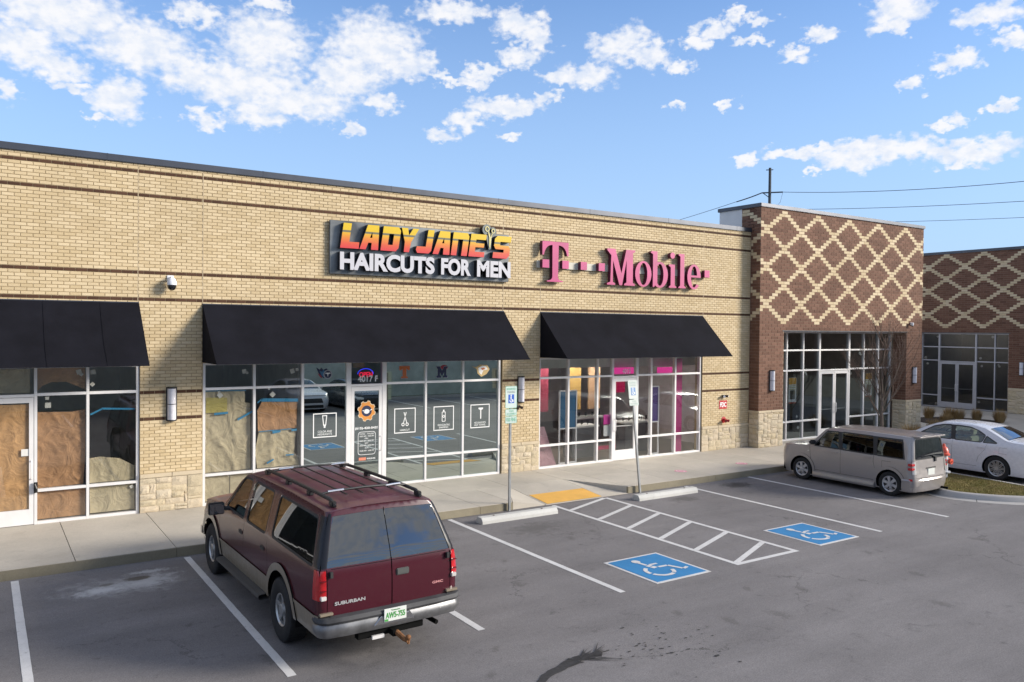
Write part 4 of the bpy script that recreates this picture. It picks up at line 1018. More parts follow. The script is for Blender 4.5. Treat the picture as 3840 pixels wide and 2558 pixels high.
def build_suv():
    root = thing('parked_suv', 'faded maroon full-size suv with tan lower trim, roof rack and tow hitch', 'suv', (4.15, -6.13, 0))
    paint_ = paintmat('maroon_car_paint', (.052, .004, .011), .10, .26, fade=.75, dirtc=(.07, .045, .04)); tan = paintmat('tan_car_paint', (.22, .18, .13), .3, .3)
    W_ = [(.30, .90), (.5, .945), (.7, .96), (.95, .962), (1.15, .945), (1.24, .93), (1.5, .85), (1.74, .768), (1.80, .735), (1.85, .70)]
    s = Car(W_, [(.3, 2.62), (.6, 2.68), (.9, 2.66), (1.08, 2.55)], [(.3, -2.70), (.7, -2.73), (1.2, -2.71), (1.5, -2.60), (1.84, -2.46)], .35, .075, None, .44, root)
    top = [(-2.45, 1.80), (-2.2, 1.812), (-1.2, 1.825), (0, 1.82), (.50, 1.80), (.62, 1.775), (.80, 1.66), (1.02, 1.44), (1.22, 1.26), (1.30, 1.215), (1.7, 1.19), (2.2, 1.15), (2.4, 1.11), (2.5, 1.06)]
    out, tl = profile_side_outline(s, top)
    def arch(cy, r, n=22, cz=.42):  return [(cy + r * math.cos(a), cz + r * math.sin(a)) for a in [R(-12) + R(204) * i / n for i in range(n + 1)]]
    A0 = arch(-1.44, .475); A1 = arch(1.90, .475); B0 = arch(-1.44, .57); B1_ = arch(1.90, .57)
    wf = rpoly([(1.12, 1.24), (.66, 1.735), (.30, 1.745), (.24, 1.22)], .05)
    w2 = rpoly([(.10, 1.22), (.14, 1.745), (-.66, 1.745), (-.74, 1.22)], .06)
    w3 = rpoly([(-1.0, 1.24), (-.92, 1.74), (-2.28, 1.725), (-2.50, 1.22)], .06)
    d1 = [(1.42, .60), (1.42, 1.19), (.72, 1.785), (.20, 1.79), (.17, .60)]
    d2 = [(.165, .60), (.195, 1.79), (-.76, 1.79), (-.83, 1.2), (-.90, .95), (-.98, .60)]
    for sg in (-1, 1):
        tgt = [(None, A0, 0), (None, A1, 0),
               ('window.f%d' % sg, shrink(wf, .012), -.012), ('window_seal.f%d' % sg, shrink(wf, -.018), -.004),
               ('window.m%d' % sg, shrink(w2, .012), -.012), ('window_seal.m%d' % sg, shrink(w2, -.018), -.004),
               ('rear_side_window.q%d' % sg, shrink(w3, .012), -.012), ('window_seal.q%d' % sg, shrink(w3, -.018), -.004),
               ('tail_lamp.t%d' % sg, [(-2.72, .87), (-2.60, .87), (-2.58, 1.20), (-2.75, 1.20)], .012),
               ('corner_pillar.%d' % sg, [(-2.8, 1.22), (-2.53, 1.22), (-2.33, 1.76), (-2.6, 1.76)], .002),
               ('wheel_arch_trim.r%d' % sg, B0, .022), ('wheel_arch_trim.f%d' % sg, B1_, .022),
               ('door_seam', [(1.42, .73), (1.428, .73), (1.428, 1.19), (1.42, 1.19)], -.008),
               ('door_seam', [(.162, .72), (.172, .72), (.202, 1.80), (.192, 1.80)], -.008),
               ('door_seam', [(-.76, 1.79), (-.768, 1.79), (-.838, 1.2), (-.905, .95), (-.93, .72), (-.922, .72), (-.897, .95), (-.83, 1.2)], -.008),
               ('lower_trim.%d' % sg, [(-2.8, .40), (2.8, .40), (2.8, .66), (-2.8, .66)], .006),
               ('trim_strip.%d' % sg, [(-2.8, .66), (2.8, .66), (2.8, .695), (-2.8, .695)], .014)]
        s.cut(out, tgt, s.side(sg), 'body', nflip=sg)
    crown = lambda y, z: .055 if z > 1.78 else (.06 if z < 1.3 else .055)
    fs, tot, L = strip_map(s, tl, crown, None)
    tY = lambda y: interp(sorted([(a[0], l) for a, l in zip(tl, L)]), y)
    s.cut([(1, 0), (1, tot), (-1, tot), (-1, 0)][::-1], [('windshield', [(.90, tY(.66)), (.93, tY(1.22)), (-.93, tY(1.22)), (-.90, tY(.66))], -.01), ('hood_seam', [(-.97, tY(1.28)), (.97, tY(1.28)), (.97, tY(1.292)), (-.97, tY(1.292))], -.008)],
          fs, 'body', grid=.15, nflip=-1)
    ro = end_outline(s, tl[0][1], fs, 0, .05)
    gl = rpoly([(.006, 1.225), (.845, 1.225), (.69, 1.765), (.006, 1.785)], .02); gr = [(-x, z) for x, z in gl]
    s.cut(ro, [('rear_glass.r', gl, -.006), ('rear_glass.l', gr, -.006), ('tail_lamp.t1', [(.86, .87), (.97, .87), (.97, 1.20), (.86, 1.20)], .014), ('tail_lamp.t-1', [(-.86, .87), (-.97, .87), (-.97, 1.20), (-.86, 1.20)], .014),
               ('corner_pillar.1', [(.845, 1.22), (.97, 1.22), (.84, 1.79), (.69, 1.79)], .002), ('corner_pillar.-1', [(-.845, 1.22), (-.97, 1.22), (-.84, 1.79), (-.69, 1.79)], .002),
               ('door_seam', [(-.007, .55), (.007, .55), (.007, 1.8), (-.007, 1.8)], -.01), ('door_seam', [(.84, .55), (.848, .55), (.848, 1.21), (.84, 1.21)], -.01), ('door_seam', [(-.84, .55), (-.848, .55), (-.848, 1.21), (-.84, 1.21)], -.01),
               ('door_seam', [(-.79, 1.205), (.79, 1.205), (.79, 1.212), (-.79, 1.212)], -.004)],
          s.rearf, 'body', nflip=1)
    fo = end_outline(s, tl[-1][1], fs, tot, .05, False)
    s.cut(fo, [('grille', rpoly([(-.55, .72), (.55, .72), (.55, .98), (-.55, .98)], .04), -.02), ('headlamp.l', rpoly([(-.86, .76), (-.6, .76), (-.6, .96), (-.86, .96)], .03), .004), ('headlamp.r', rpoly([(.86, .76), (.6, .76), (.6, .96), (.86, .96)], .03), .004)], s.frontf, 'body', nflip=-1)
    M_pill = simple('black_glass_pillar', (.012, .013, .018), .38, var=0, spec=.3)
    md = s.finish({'body': paint_, 'window': G_tint, 'rear_side_window': G_tint, 'window_seal': M_trim, 'tail_lamp': M_red, 'corner_pillar': M_pill, 'wheel_arch_trim': tan, 'door_seam': M_gum, 'lower_trim': tan,
                   'trim_strip': tan, 'windshield': G_car, 'hood_seam': M_gum, 'rear_glass': G_tint2, 'grille': M_trim, 'headlamp': M_lens}, list(s.parts))
    # underside, wells, cabin
    m = MB(); m.box(-.86, .86, -2.6, -2.0, .38, .6); m.box(-.86, .86, -.9, 1.35, .36, .6); m.box(-.86, .86, 2.4, 2.58, .38, .6); m.box(-.55, .55, -2.1, 2.5, .36, .9); lbuild(root, m, 'chassis', M_gum)
    for cy in (-1.44, 1.9):
        for sg in (-1, 1):
            m = MB(); pts = [(cy + .49 * math.cos(R(a)), .42 + .49 * math.sin(R(a))) for a in range(-12, 193, 12)]
            vs = [(sg * .93, y, z) for y, z in pts] + [(sg * .5, y, z) for y, z in pts]; n = len(pts); m.add(vs, [(i, i + 1, n + i + 1, n + i) for i in range(n - 1)])
            lbuild(root, m, 'wheel_well', M_gum, recalc=False)
    m = MB(); m.box(-.78, .78, 1.0, 1.3, .8, 1.2); lbuild(root, m, 'dashboard', M_trim, bevel=.04)
    seats(root, (.35, -.55, -1.4), M_seat, .36, .85, 1.38)
    for y in (1.9, -1.44):
        for sg in (-1, 1): wheel(root, 'wheel', sg * (.965 - .13), y, .40, .28, .215, M_steelrim, sg, 5, 'steel')
    # running boards
    for sg in (-1, 1):
        m = MB(); pr = [(.90, .44), (1.05, .43), (1.06, .39), (1.03, .36), (.90, .37)]
        m.prism([[(x, z) for x, z in pr]], lambda a, b, d: (sg * a, d, b), -.84, 1.28); lbuild(root, m, 'running_board', simple('grey_running_board', (.06, .055, .05), .8, obj=True), bevel=.008)
    # bumper : bright lower bar and dark step pad, wrapping the corners
    def bump(name, mt, prof, off=0):
        path = [(-.93, -2.58), (-.94, -2.66), (-.915, -2.73), (-.86, -2.775), (-.6, -2.80), (0, -2.81), (.6, -2.80), (.88, -2.775), (.945, -2.73), (.965, -2.66), (.96, -2.54)]
        m = MB(); vs = []; n = len(prof)
        for i, p in enumerate(path):
            a = Vector(path[max(0, i - 1)]); b = Vector(path[min(len(path) - 1, i + 1)]); d = (b - a).normalized(); nn = Vector((d.y, -d.x))
            for o_, z in prof: vs.append((p[0] + nn.x * o_, p[1] + nn.y * o_, z))
        fs_ = [(i * n + k, i * n + (k + 1) % n, (i + 1) * n + (k + 1) % n, (i + 1) * n + k) for i in range(len(path) - 1) for k in range(n)] + [tuple(range(n)), tuple(range(len(vs) - n, len(vs)))]
        m.add(vs, fs_); return lbuild(root, m, name, mt, smooth=True)
    bump('bumper', simple('dull_chrome_bumper', (.20, .20, .205), .42, .7, var=.3, vs=6, obj=True), [(-.10, .42), (.0, .44), (.035, .50), (.035, .56), (.01, .60), (-.10, .60)])
    bump('bumper_pad', simple('weathered_black_pad', (.045, .045, .048), .7, var=.35, vs=4, obj=True), [(-.10, .602), (.03, .602), (.045, .63), (.03, .675), (-.10, .685)])
    m = MB(); m.prism([[(-.30, .50), (.27, .50), (.20, .60), (-.20, .60)]], lambda a, b, d: (a, -2.81 - d, b), 0, .045); lbuild(root, m, 'bumper_step', M_chrome, bevel=.01)
    pl = cbox(root, 'number_plate', simple('white_plate', (.62, .64, .60), .4, var=.03), -.165, .140, -2.872, -2.862, .53, .68, .003)
    FR = lambda y0: (lambda a, b, d=0: (a, y0 - d, b))
    g = simple('green_plate_print', (.06, .28, .06), .5); m = MB(); text_add(m, 'AW5-755', FR(-2.873), -.145, .12, .565, .635, 0, .002, .03); o = m.build('plate_number', g, None); o.parent = pl
    m = MB(); text_add(m, 'Tennessee', FR(-2.873), -.07, .05, .65, .668, 0, .002, .01); m.box(-.16, -.11, -2.875, -2.873, .535, .56); o = m.build('plate_print', g, None); o.parent = pl
    yr0 = s.rearf((-.5, .83)).y
    M_badge = simple('silver_badge', (.45, .45, .45), .4, .3, var=.02)
    textpart(root, 'SUBURBAN', FR(yr0 + .002), -.755, -.36, .795, .835, M_badge, 'badge', .006, .025)
    textpart(root, 'GMC', FR(yr0 + .004), .575, .735, .83, .86, simple('red_badge', (.55, .25, .25), .3, var=.02), 'badge', .006, .025)
    cbox(root, 'tailgate_handle', simple('worn_grey_handle', (.075, .08, .075), .5, obj=True), .06, .235, yr0 - .018, yr0 + .01, 1.02, 1.10, .01)
    for z in (1.12, .62):
        for sx_ in (-.80, .80): cbox(root, 'hinge', M_trim, sx_ - .02, sx_ + .02, yr0 - .02, yr0 + .02, z, z + .07, .004)
    for sg in (-1, 1):
        for z in (.98, 1.09): cbox(root, 'lamp_divider', simple('dark_red_strip', (.10, .004, .006), .3), sg * .895 - .04, sg * .895 + .035, yr0 - .022, yr0 + .02, z, z + .006, 0)
        cbox(root, 'reverse_lamp', M_lens, sg * .895 - .04, sg * .895 + .03, yr0 - .024, yr0 + .02, .878, .925, .006)
        cbox(root, 'bumper_filler', tan, sg * .86 - .09, sg * .86 + .08, yr0 - .03, yr0 + .02, .70, .73, .006)
    # handles, mirrors
    for sg in (-1, 1):
        for y in (.30, -.70):
            x = s.sx(y, 1.03); cbox(root, 'door_handle', M_trim, sg * (x - .01) - .02, sg * (x - .01) + .02 + .01 * sg, y - .09, y + .09, .985, 1.055, .012)
        x = s.sx(1.0, 1.25)
        m = MB(); m.tube([(sg * (x - .02), 1.0, 1.22), (sg * (x + .10), 1.02, 1.23)], .035, 8); m.box(sg * (x + .20) - .12, sg * (x + .20) + .12, .97, 1.06, 1.15, 1.33); mr_ = lbuild(root, m, 'wing_mirror', M_trim, bevel=.02)
        m = MB(); m.box(sg * (x + .20) - .105, sg * (x + .20) + .105, .964, .969, 1.165, 1.315); o = m.build('mirror_glass', simple('mirror_glass', (.5, .58, .6), .03, 1, var=0), None); o.parent = mr_
    # roof rack
    for sg in (-1, 1):
        m = MB(); zt = lambda y: 1.885 if -2.2 < y < .1 else 1.85
        m.tube([(sg * .60, .22, 1.855), (sg * .60, .10, 1.905), (sg * .60, -.5, 1.915), (sg * .60, -1.8, 1.915), (sg * .60, -2.25, 1.905), (sg * .60, -2.38, 1.85)], [.02, .024, .024, .024, .024, .02], 8); lbuild(root, m, 'roof_rail', M_blk, smooth=True)
        for y in (.15, -.75, -1.55, -2.3): cbox(root, 'rail_foot', M_blk, sg * .60 - .03, sg * .60 + .03, y - .06, y + .06, 1.84, 1.905, .01)
    for y in (-.10, -1.95):
        m = MB(); pts = [(-.60, y, 1.925), (-.45, y, 1.945), (0, y, 1.955), (.45, y, 1.945), (.60, y, 1.925)]; m.tube(pts, .016, 8); cb = lbuild(root, m, 'cross_bar', M_blk, smooth=True)
        for a, b in ((-.52, -.30), (.30, .52)):
            m = MB(); m.tube([(a, y, 1.943), (b, y, 1.95)], .018, 8); o = m.build('chrome_sleeve', M_chrome, None, smooth=True); o.parent = cb
    for x in (-.33, -.11, .11, .33):
        m = MB(); m.tube([(x, .02, 1.935), (x, -.9, 1.93), (x, -2.12, 1.925)], .010, 6); lbuild(root, m, 'rack_slat', M_blk, smooth=True)
    # tow gear
    m = MB(); m.box(-.45, .45, -2.74, -2.64, .33, .41); m.box(-.04, .04, -2.86, -2.6, .33, .40); lbuild(root, m, 'tow_bar', M_gum, bevel=.006)
    m = MB(); m.tube([(0.02, -2.84, .37), (.05, -2.98, .33), (.07, -3.06, .325)], [.035, .03, .028], 8); m.lathe([(.0, .40), (.03, .385), (.036, .365), (.026, .34), (.018, .33), (.018, .29)], (.07, -3.05, 0), 'z', 12); lbuild(root, m, 'tow_ball', simple('rusty_steel', (.22, .10, .04), .8, .3, var=.5, vs=30, obj=True), smooth=True)
    m = MB(); m.box(-.28, -.12, -2.79, -2.76, .32, .36); lbuild(root, m, 'trailer_socket', M_alu)
    m = MB(); m.tube([(.55, -2.3, .36), (.62, -2.55, .35), (.66, -2.72, .33)], .03, 10); lbuild(root, m, 'exhaust_pipe', M_gum, smooth=True)
    m = MB(); m.box(-.93, .93, 2.62, 2.76, .46, .64); lbuild(root, m, 'front_bumper', M_chrome, bevel=.03)
    m = MB(); m.tube([(-.3, 1.05, 1.32), (-.3, 1.0, 1.30)], .18, 16); lbuild(root, m, 'steering_wheel', M_trim)
    return root

def build_boxcar():
    root = thing('boxy_hatchback', 'grey-brown boxy hatchback parked beside the fire hydrant', 'hatchback', (19.40, -5.22, 0))
    paint_ = paintmat('taupe_metallic_paint', (.31, .285, .275), .06, .30, .35)
    rp = paintmat('taupe_roof_paint', (.16, .14, .135), .2, .4, .3)
    W_ = [(.15, .80), (.3, .835), (.6, .85), (.9, .845), (.97, .83), (1.35, .75), (1.42, .72), (1.47, .695), (1.55, .66)]
    s = Car(W_, [(.15, 1.90), (.5, 1.95), (.8, 1.92), (.95, 1.84)], [(.15, -1.85), (.4, -1.89), (.7, -1.86), (1.0, -1.84), (1.58, -1.77)], .38, .13, None, .17, root)
    top = [(-1.84, 1.455), (-1.5, 1.47), (-.5, 1.485), (.2, 1.475), (.42, 1.455), (.58, 1.39), (.82, 1.15), (.99, .99), (1.07, .955), (1.4, .925), (1.65, .895), (1.78, .86)]
    out, tl = profile_side_outline(s, top)
    def arch(cy, r, n=22, cz=.30):  return [(cy + r * math.cos(a), cz + r * math.sin(a)) for a in [R(-18) + R(216) * i / n for i in range(n + 1)]]
    A0, A1, B0, B1_ = arch(-1.28, .345), arch(1.22, .345), arch(-1.28, .42), arch(1.22, .42)
    wf = rpoly([(.83, .975), (.52, 1.355), (.17, 1.395), (.10, .965)], .05); wm_ = rpoly([(.02, .965), (.07, 1.395), (-.80, 1.39), (-.86, .955)], .05); wq = rpoly([(-.93, .955), (-.90, 1.385), (-1.56, 1.37), (-1.63, .95)], .05)
    for sg in (-1, 1):
        s.cut(out, [(None, A0, 0), (None, A1, 0)] + sum([[(nm + '.%s%d' % (k, sg), shrink(w, .01), -.01), ('window_seal.%d' % sg, shrink(w, -.02), -.003)] for nm, k, w in (('window', 'f', wf), ('window', 'm', wm_), ('window', 'q', wq))], []) + [('window_seal.%d' % sg, [(.06, .95), (.84, .955), (.50, 1.40), (-1.56, 1.405), (-1.67, .935)], -.002)] +
              [('wheel_arch.r%d' % sg, B0, .014), ('wheel_arch.f%d' % sg, B1_, .014), ('tail_lamp.s%d' % sg, [(-2.0, .60), (-1.85, .60), (-1.82, .90), (-2.0, .90)], .01),
               ('side_marker.%d' % sg, [(-1.93, .44), (-1.78, .44), (-1.78, .49), (-1.93, .49)], .006),
               ('door_seam', [(.90, .35), (.906, .35), (.98, .98), (.972, .98)], -.008), ('door_seam', [(.05, .33), (.056, .33), (.062, 1.44), (.055, 1.44)], -.008),
               ('door_seam', [(-.86, .98), (-.866, .98), (-.86, .78), (-.90, .62), (-.894, .62), (-.852, .78)], -.008), ('door_seam', [(.05, .33), (.9, .33), (.9, .337), (.05, .337)], -.008), ('door_seam', [(-.88, .33), (.05, .33), (.05, .337), (-.88, .337)], -.008),
               ('fuel_flap_seam', [(-1.32, .66), (-1.08, .66), (-1.08, .84), (-1.32, .84), (-1.32, .834), (-1.086, .834), (-1.086, .666), (-1.32, .666)], -.006)],
              s.side(sg), 'body', nflip=sg)
    fs, tot, L = strip_map(s, tl, lambda y, z: .045, None); tY = lambda y: interp(sorted([(a[0], l) for a, l in zip(tl, L)]), y)
    s.cut([(1, 0), (1, tot), (-1, tot), (-1, 0)][::-1], [('windshield', [(.9, tY(.50)), (.92, tY(.99)), (-.92, tY(.99)), (-.9, tY(.50))], -.01), ('roof_panel', [(-.93, -.1), (.93, -.1), (.93, tY(.44)), (-.93, tY(.44))], 0), ('cowl', [(-.92, tY(1.0)), (.92, tY(1.0)), (.92, tY(1.08)), (-.92, tY(1.08))], -.01)], fs, 'body', grid=.15, nflip=-1)
    s.cut(end_outline(s, tl[0][1], fs, 0, .04), [('rear_glass', rpoly([(-.70, .95), (.70, .95), (.62, 1.405), (-.62, 1.405)], .06), -.008), ('window_seal', rpoly([(-.72, .93), (.72, .93), (.64, 1.42), (-.64, 1.42)], .06), -.003),
                ('tail_lamp.s1', [(.70, .60), (.95, .60), (.95, .90), (.70, .90)], .012), ('tail_lamp.s-1', [(-.70, .60), (-.95, .60), (-.95, .90), (-.70, .90)], .012),
                ('plate_recess', rpoly([(-.24, .70), (.24, .70), (.24, .735), (-.24, .735)], .01), .006),
                ('door_seam', [(-.70, .50), (.70, .50), (.70, .506), (-.70, .506)], -.006), ('door_seam', [(-.69, .50), (-.684, .50), (-.684, .96), (-.69, .96)], -.006), ('door_seam', [(.69, .50), (.684, .50), (.684, .96), (.69, .96)], -.006)], s.rearf, 'body', nflip=1)
    s.cut(end_outline(s, tl[-1][1], fs, tot, .04, False), [('grille', rpoly([(-.3, .5), (.3, .5), (.3, .66), (-.3, .66)], .03), -.01), ('headlamp.l', rpoly([(-.66, .6), (-.4, .6), (-.4, .8), (-.66, .8)], .03), .003), ('headlamp.r', rpoly([(.66, .6), (.4, .6), (.4, .8), (.66, .8)], .03), .003)], s.frontf, 'body', nflip=-1)
    s.finish({'body': paint_, 'window': G_tint, 'window_seal': M_trim, 'wheel_arch': paint_, 'tail_lamp': M_lens, 'side_marker': M_red, 'door_seam': M_gum, 'fuel_flap_seam': M_gum, 'windshield': G_car, 'roof_panel': rp, 'cowl': M_trim, 'rear_glass': G_tint2, 'plate_recess': M_trim, 'grille': M_trim, 'headlamp': M_lens}, list(s.parts))
    for sg in (-1, 1):
        for z0, z1, mt in ((.70, .76, M_red), (.80, .86, M_red)):
            cbox(root, 'lamp_band', mt, sg * .78 - .055 + .045 * sg, sg * .78 + .055 + .0 * sg, -1.868, -1.76, z0, z1, .01)
    M_sill = paint_
    for sg in (-1, 1):
        m = MB(); m.prism([[(.80, .30), (.875, .28), (.89, .20), (.86, .14), (.78, .14)]], lambda a, b, d: (sg * a, d, b), -.90, .86); lbuild(root, m, 'side_skirt', M_sill, bevel=.01)
        for y in (.22, -.70):
            x = s.sx(y, .86); cbox(root, 'door_handle', paint_, sg * (x + .01) - .014, sg * (x + .01) + .014, y - .09, y + .09, .84, .875, .008)
        x = s.sx(.8, 1.0); m = MB(); m.box(sg * (x + .09) - .09, sg * (x + .09) + .09, .78, .9, 1.0, 1.12); lbuild(root, m, 'wing_mirror', M_trim, bevel=.03)
        cbox(root, 'side_repeater', M_lens, sg * s.sx(1.0, .8) - .012, sg * s.sx(1.0, .8) + .012, .98, 1.03, .80, .825, .004)
    m = MB(); vs = []; path = [(-.862, -1.60), (-.862, -1.68), (-.835, -1.79), (-.72, -1.87), (-.4, -1.91), (0, -1.92), (.4, -1.91), (.68, -1.87), (.81, -1.78), (.855, -1.68), (.862, -1.56)]; prof = [(-.12, .18), (-.02, .17), (.01, .26), (.0, .40), (.02, .44), (.005, .475), (-.10, .49)]
    for i, p in enumerate(path):
        a = Vector(path[max(0, i - 1)]); b = Vector(path[min(len(path) - 1, i + 1)]); d = (b - a).normalized(); nn = Vector((d.y, -d.x))
        for o_, z in prof: vs.append((p[0] + nn.x * o_, p[1] + nn.y * o_, z))
    n = len(prof); m.add(vs, [(i * n + k, i * n + (k + 1) % n, (i + 1) * n + (k + 1) % n, (i + 1) * n + k) for i in range(len(path) - 1) for k in range(n)] + [tuple(range(n)), tuple(range(len(vs) - n, len(vs)))]); lbuild(root, m, 'bumper', paint_, smooth=True)
    m = MB(); m.box(-.62, .62, -1.93, -1.70, 1.462, 1.492); lbuild(root, m, 'spoiler', paint_, bevel=.012)
    pl = cbox(root, 'number_plate', simple('white_plate', (.62, .64, .60), .4, var=.03), -.16, .16, -1.90, -1.872, .545, .70, .004)
    m = MB(); m.tube([(.2, -1.875, .96), (.21, -1.89, .97), (.08, -1.88, 1.0)], .014, 6); m.box(.18, .25, -1.90, -1.85, .86, .97); lbuild(root, m, 'rear_wiper', M_trim, smooth=False)
    m = MB(); m.box(-.72, .72, -1.78, -1.6, .2, .55); m.box(-.74, .74, -.9, .85, .17, .55); m.box(-.5, .5, -1.7, 1.8, .2, .7); m.box(-.74, .74, 1.6, 1.85, .2, .6); lbuild(root, m, 'chassis', M_gum)
    for cy in (-1.28, 1.22):
        for sg in (-1, 1):
            m = MB(); pts = [(cy + .36 * math.cos(R(a)), .30 + .36 * math.sin(R(a))) for a in range(-18, 199, 12)]; n = len(pts)
            m.add([(sg * .82, y, z) for y, z in pts] + [(sg * .45, y, z) for y, z in pts], [(i, i + 1, n + i + 1, n + i) for i in range(n - 1)])
            lbuild(root, m, 'wheel_well', M_gum, recalc=False)
    for y in (1.22, -1.28):
        for sg in (-1, 1): wheel(root, 'wheel', sg * (.85 - .10), y, .295, .185, .20, M_caprim, sg, 6, 'cap6', False)
    seats(root, (.25, -.65), M_seat, .34, .58, 1.14); m = MB(); m.box(-.7, .7, .75, 1.1, .6, .98); lbuild(root, m, 'dashboard', M_trim, bevel=.04)
    m = MB(); m.tube([(-.36, .62, .98), (-.36, .58, .96)], .17, 16); lbuild(root, m, 'steering_wheel', M_trim)
    m = MB(); m.tube([(.5, -1.8, .2), (.52, -2.05, .2)], .03, 10); lbuild(root, m, 'exhaust_pipe', M_gum)
    return root

def build_sedan(name, label, loc, rz, paint_, rimm, group=None, full=True):
    root = thing(name, label, 'sedan', loc, rz, group)
    W_ = [(.15, .85), (.3, .895), (.55, .91), (.8, .905), (.95, .87), (1.02, .825), (1.15, .76), (1.3, .67), (1.38, .61), (1.42, .56)]
    s = Car(W_, [(.15, 2.28), (.4, 2.38), (.65, 2.36), (.8, 2.25)], [(.15, -2.30), (.4, -2.40), (.7, -2.42), (.95, -2.36), (1.05, -2.30)], .55, .32, None, .17, root)
    top = [(-2.2, 1.03), (-2.0, 1.045), (-1.75, 1.05), (-1.55, 1.08), (-1.25, 1.22), (-.95, 1.345), (-.65, 1.395), (-.2, 1.41), (.15, 1.40), (.4, 1.36), (.75, 1.21), (1.05, 1.03), (1.20, .96), (1.5, .925), (1.9, .87), (2.05, .83), (2.1, .78)]
    out, tl = profile_side_outline(s, top)
    def arch(cy, r, n=22, cz=.32):  return [(cy + r * math.cos(a), cz + r * math.sin(a)) for a in [R(-20) + R(220) * i / n for i in range(n + 1)]]
    A0, A1 = arch(-1.36, .37), arch(1.41, .37)
    wf = rpoly([(.92, .985), (.45, 1.28), (.20, 1.345), (-.02, 1.36), (-.12, .985)], .04); wr = rpoly([(-.22, .985), (-.14, 1.36), (-.55, 1.345), (-.80, 1.27), (-1.0, 1.17), (-.94, .99)], .04); wq = rpoly([(-.99, .99), (-1.04, 1.15), (-1.34, 1.0)], .02)
    for sg in (-1, 1):
        s.cut(out, [(None, A0, 0), (None, A1, 0)] + sum([[('window.%s%d' % (k, sg), shrink(w, .008), -.01), ('window_seal.%d' % sg, shrink(w, -.018), -.003)] for k, w in (('f', wf), ('m', wr), ('q', wq))], []) +
              [('window_seal.%d' % sg, [(-.23, .98), (-.11, .98), (-.01, 1.37), (-.15, 1.37)], -.002),
               ('door_seam', [(-.17, .32), (-.163, .32), (-.163, .97), (-.17, .97)], -.008), ('door_seam', [(.95, .32), (.957, .32), (1.0, .96), (.993, .96)], -.008),
               ('door_seam', [(-1.10, .98), (-1.107, .98), (-1.06, .80), (-.90, .60), (-.85, .45), (-.843, .45), (-.893, .6), (-1.053, .80)], -.008), ('door_seam', [(-.84, .32), (.95, .32), (.95, .327), (-.84, .327)], -.008),
               ('fuel_flap_seam', [(-1.62, .74), (-1.42, .74), (-1.42, .90), (-1.62, .90), (-1.62, .895), (-1.425, .895), (-1.425, .745), (-1.62, .745)], -.005),
               ('tail_lamp.s%d' % sg, [(-2.5, .76), (-2.05, .80), (-2.1, .93), (-2.5, .93)], .003), ('headlamp.s%d' % sg, [(2.4, .62), (1.85, .72), (1.75, .80), (2.4, .76)], .003)],
              s.side(sg), 'body', nflip=sg, grid=.10)
    fs, tot, L = strip_map(s, tl, lambda y, z: .05, None); tY = lambda y: interp(sorted([(a[0], l) for a, l in zip(tl, L)]), y)
    s.cut([(1, 0), (1, tot), (-1, tot), (-1, 0)][::-1], [('windshield', [(.86, tY(.32)), (.93, tY(1.08)), (-.93, tY(1.08)), (-.86, tY(.32))], -.01), ('rear_glass', rpoly([(.80, tY(-1.02)), (.84, tY(-1.58)), (-.84, tY(-1.58)), (-.80, tY(-1.02))], .03), -.01),
            ('trunk_seam', [(-.9, tY(-1.66)), (.9, tY(-1.66)), (.9, tY(-1.653)), (-.9, tY(-1.653))], -.006), ('hood_seam', [(-.93, tY(1.14)), (.93, tY(1.14)), (.93, tY(1.15)), (-.93, tY(1.15))], -.006)], fs, 'body', grid=.13, nflip=-1)
    s.cut(end_outline(s, tl[0][1], fs, 0, .04), [('tail_lamp.s1', [(.45, .76), (.95, .76), (.95, .93), (.45, .93)], .003), ('tail_lamp.s-1', [(-.45, .76), (-.95, .76), (-.95, .93), (-.45, .93)], .003), ('number_plate', [(-.16, .62), (.16, .62), (.16, .77), (-.16, .77)], .006)], s.rearf, 'body', nflip=1)
    s.cut(end_outline(s, tl[-1][1], fs, tot, .04, False), [('grille', rpoly([(-.5, .45), (.5, .45), (.42, .66), (-.42, .66)], .03), -.01), ('grille', rpoly([(-.55, .22), (.55, .22), (.5, .36), (-.5, .36)], .03), -.01), ('headlamp.s1', [(.5, .62), (.9, .62), (.9, .76), (.5, .70)], .003), ('headlamp.s-1', [(-.5, .62), (-.9, .62), (-.9, .76), (-.5, .70)], .003)], s.frontf, 'body', nflip=-1)
    s.finish({'body': paint_, 'window': G_car, 'window_seal': M_trim, 'door_seam': M_gum, 'fuel_flap_seam': M_gum, 'windshield': G_car, 'rear_glass': G_tint2, 'trunk_seam': M_gum, 'hood_seam': M_gum, 'tail_lamp': M_red, 'headlamp': M_lens, 'number_plate': simple('white_plate', (.62, .64, .60), .4, var=.03), 'grille': M_trim}, list(s.parts))
    m = MB(); m.box(-.8, .8, -2.2, -1.75, .2, .6); m.box(-.8, .8, -.95, 1.0, .17, .55); m.box(-.55, .55, -2.1, 2.1, .2, .6); lbuild(root, m, 'chassis', M_gum)
    for cy in (-1.36, 1.41):
        for sg in (-1, 1):
            m = MB(); pts = [(cy + .385 * math.cos(R(a)), .32 + .385 * math.sin(R(a))) for a in range(-20, 201, 12)]; n = len(pts)
            m.add([(sg * .87, y, z) for y, z in pts] + [(sg * .5, y, z) for y, z in pts], [(i, i + 1, n + i + 1, n + i) for i in range(n - 1)])
            lbuild(root, m, 'wheel_well', M_gum, recalc=False)
    for y in (1.41, -1.36):
        for sg in (-1, 1): wheel(root, 'wheel', sg * (.91 - .115), y, .33, .21, .225, rimm, sg, 9, 'alloy10', False)
    seats(root, (.15, -.75), M_seat2, .36, .58, 1.10); m = MB(); m.box(-.75, .75, .7, 1.1, .6, .95); lbuild(root, m, 'dashboard', M_trim, bevel=.04)
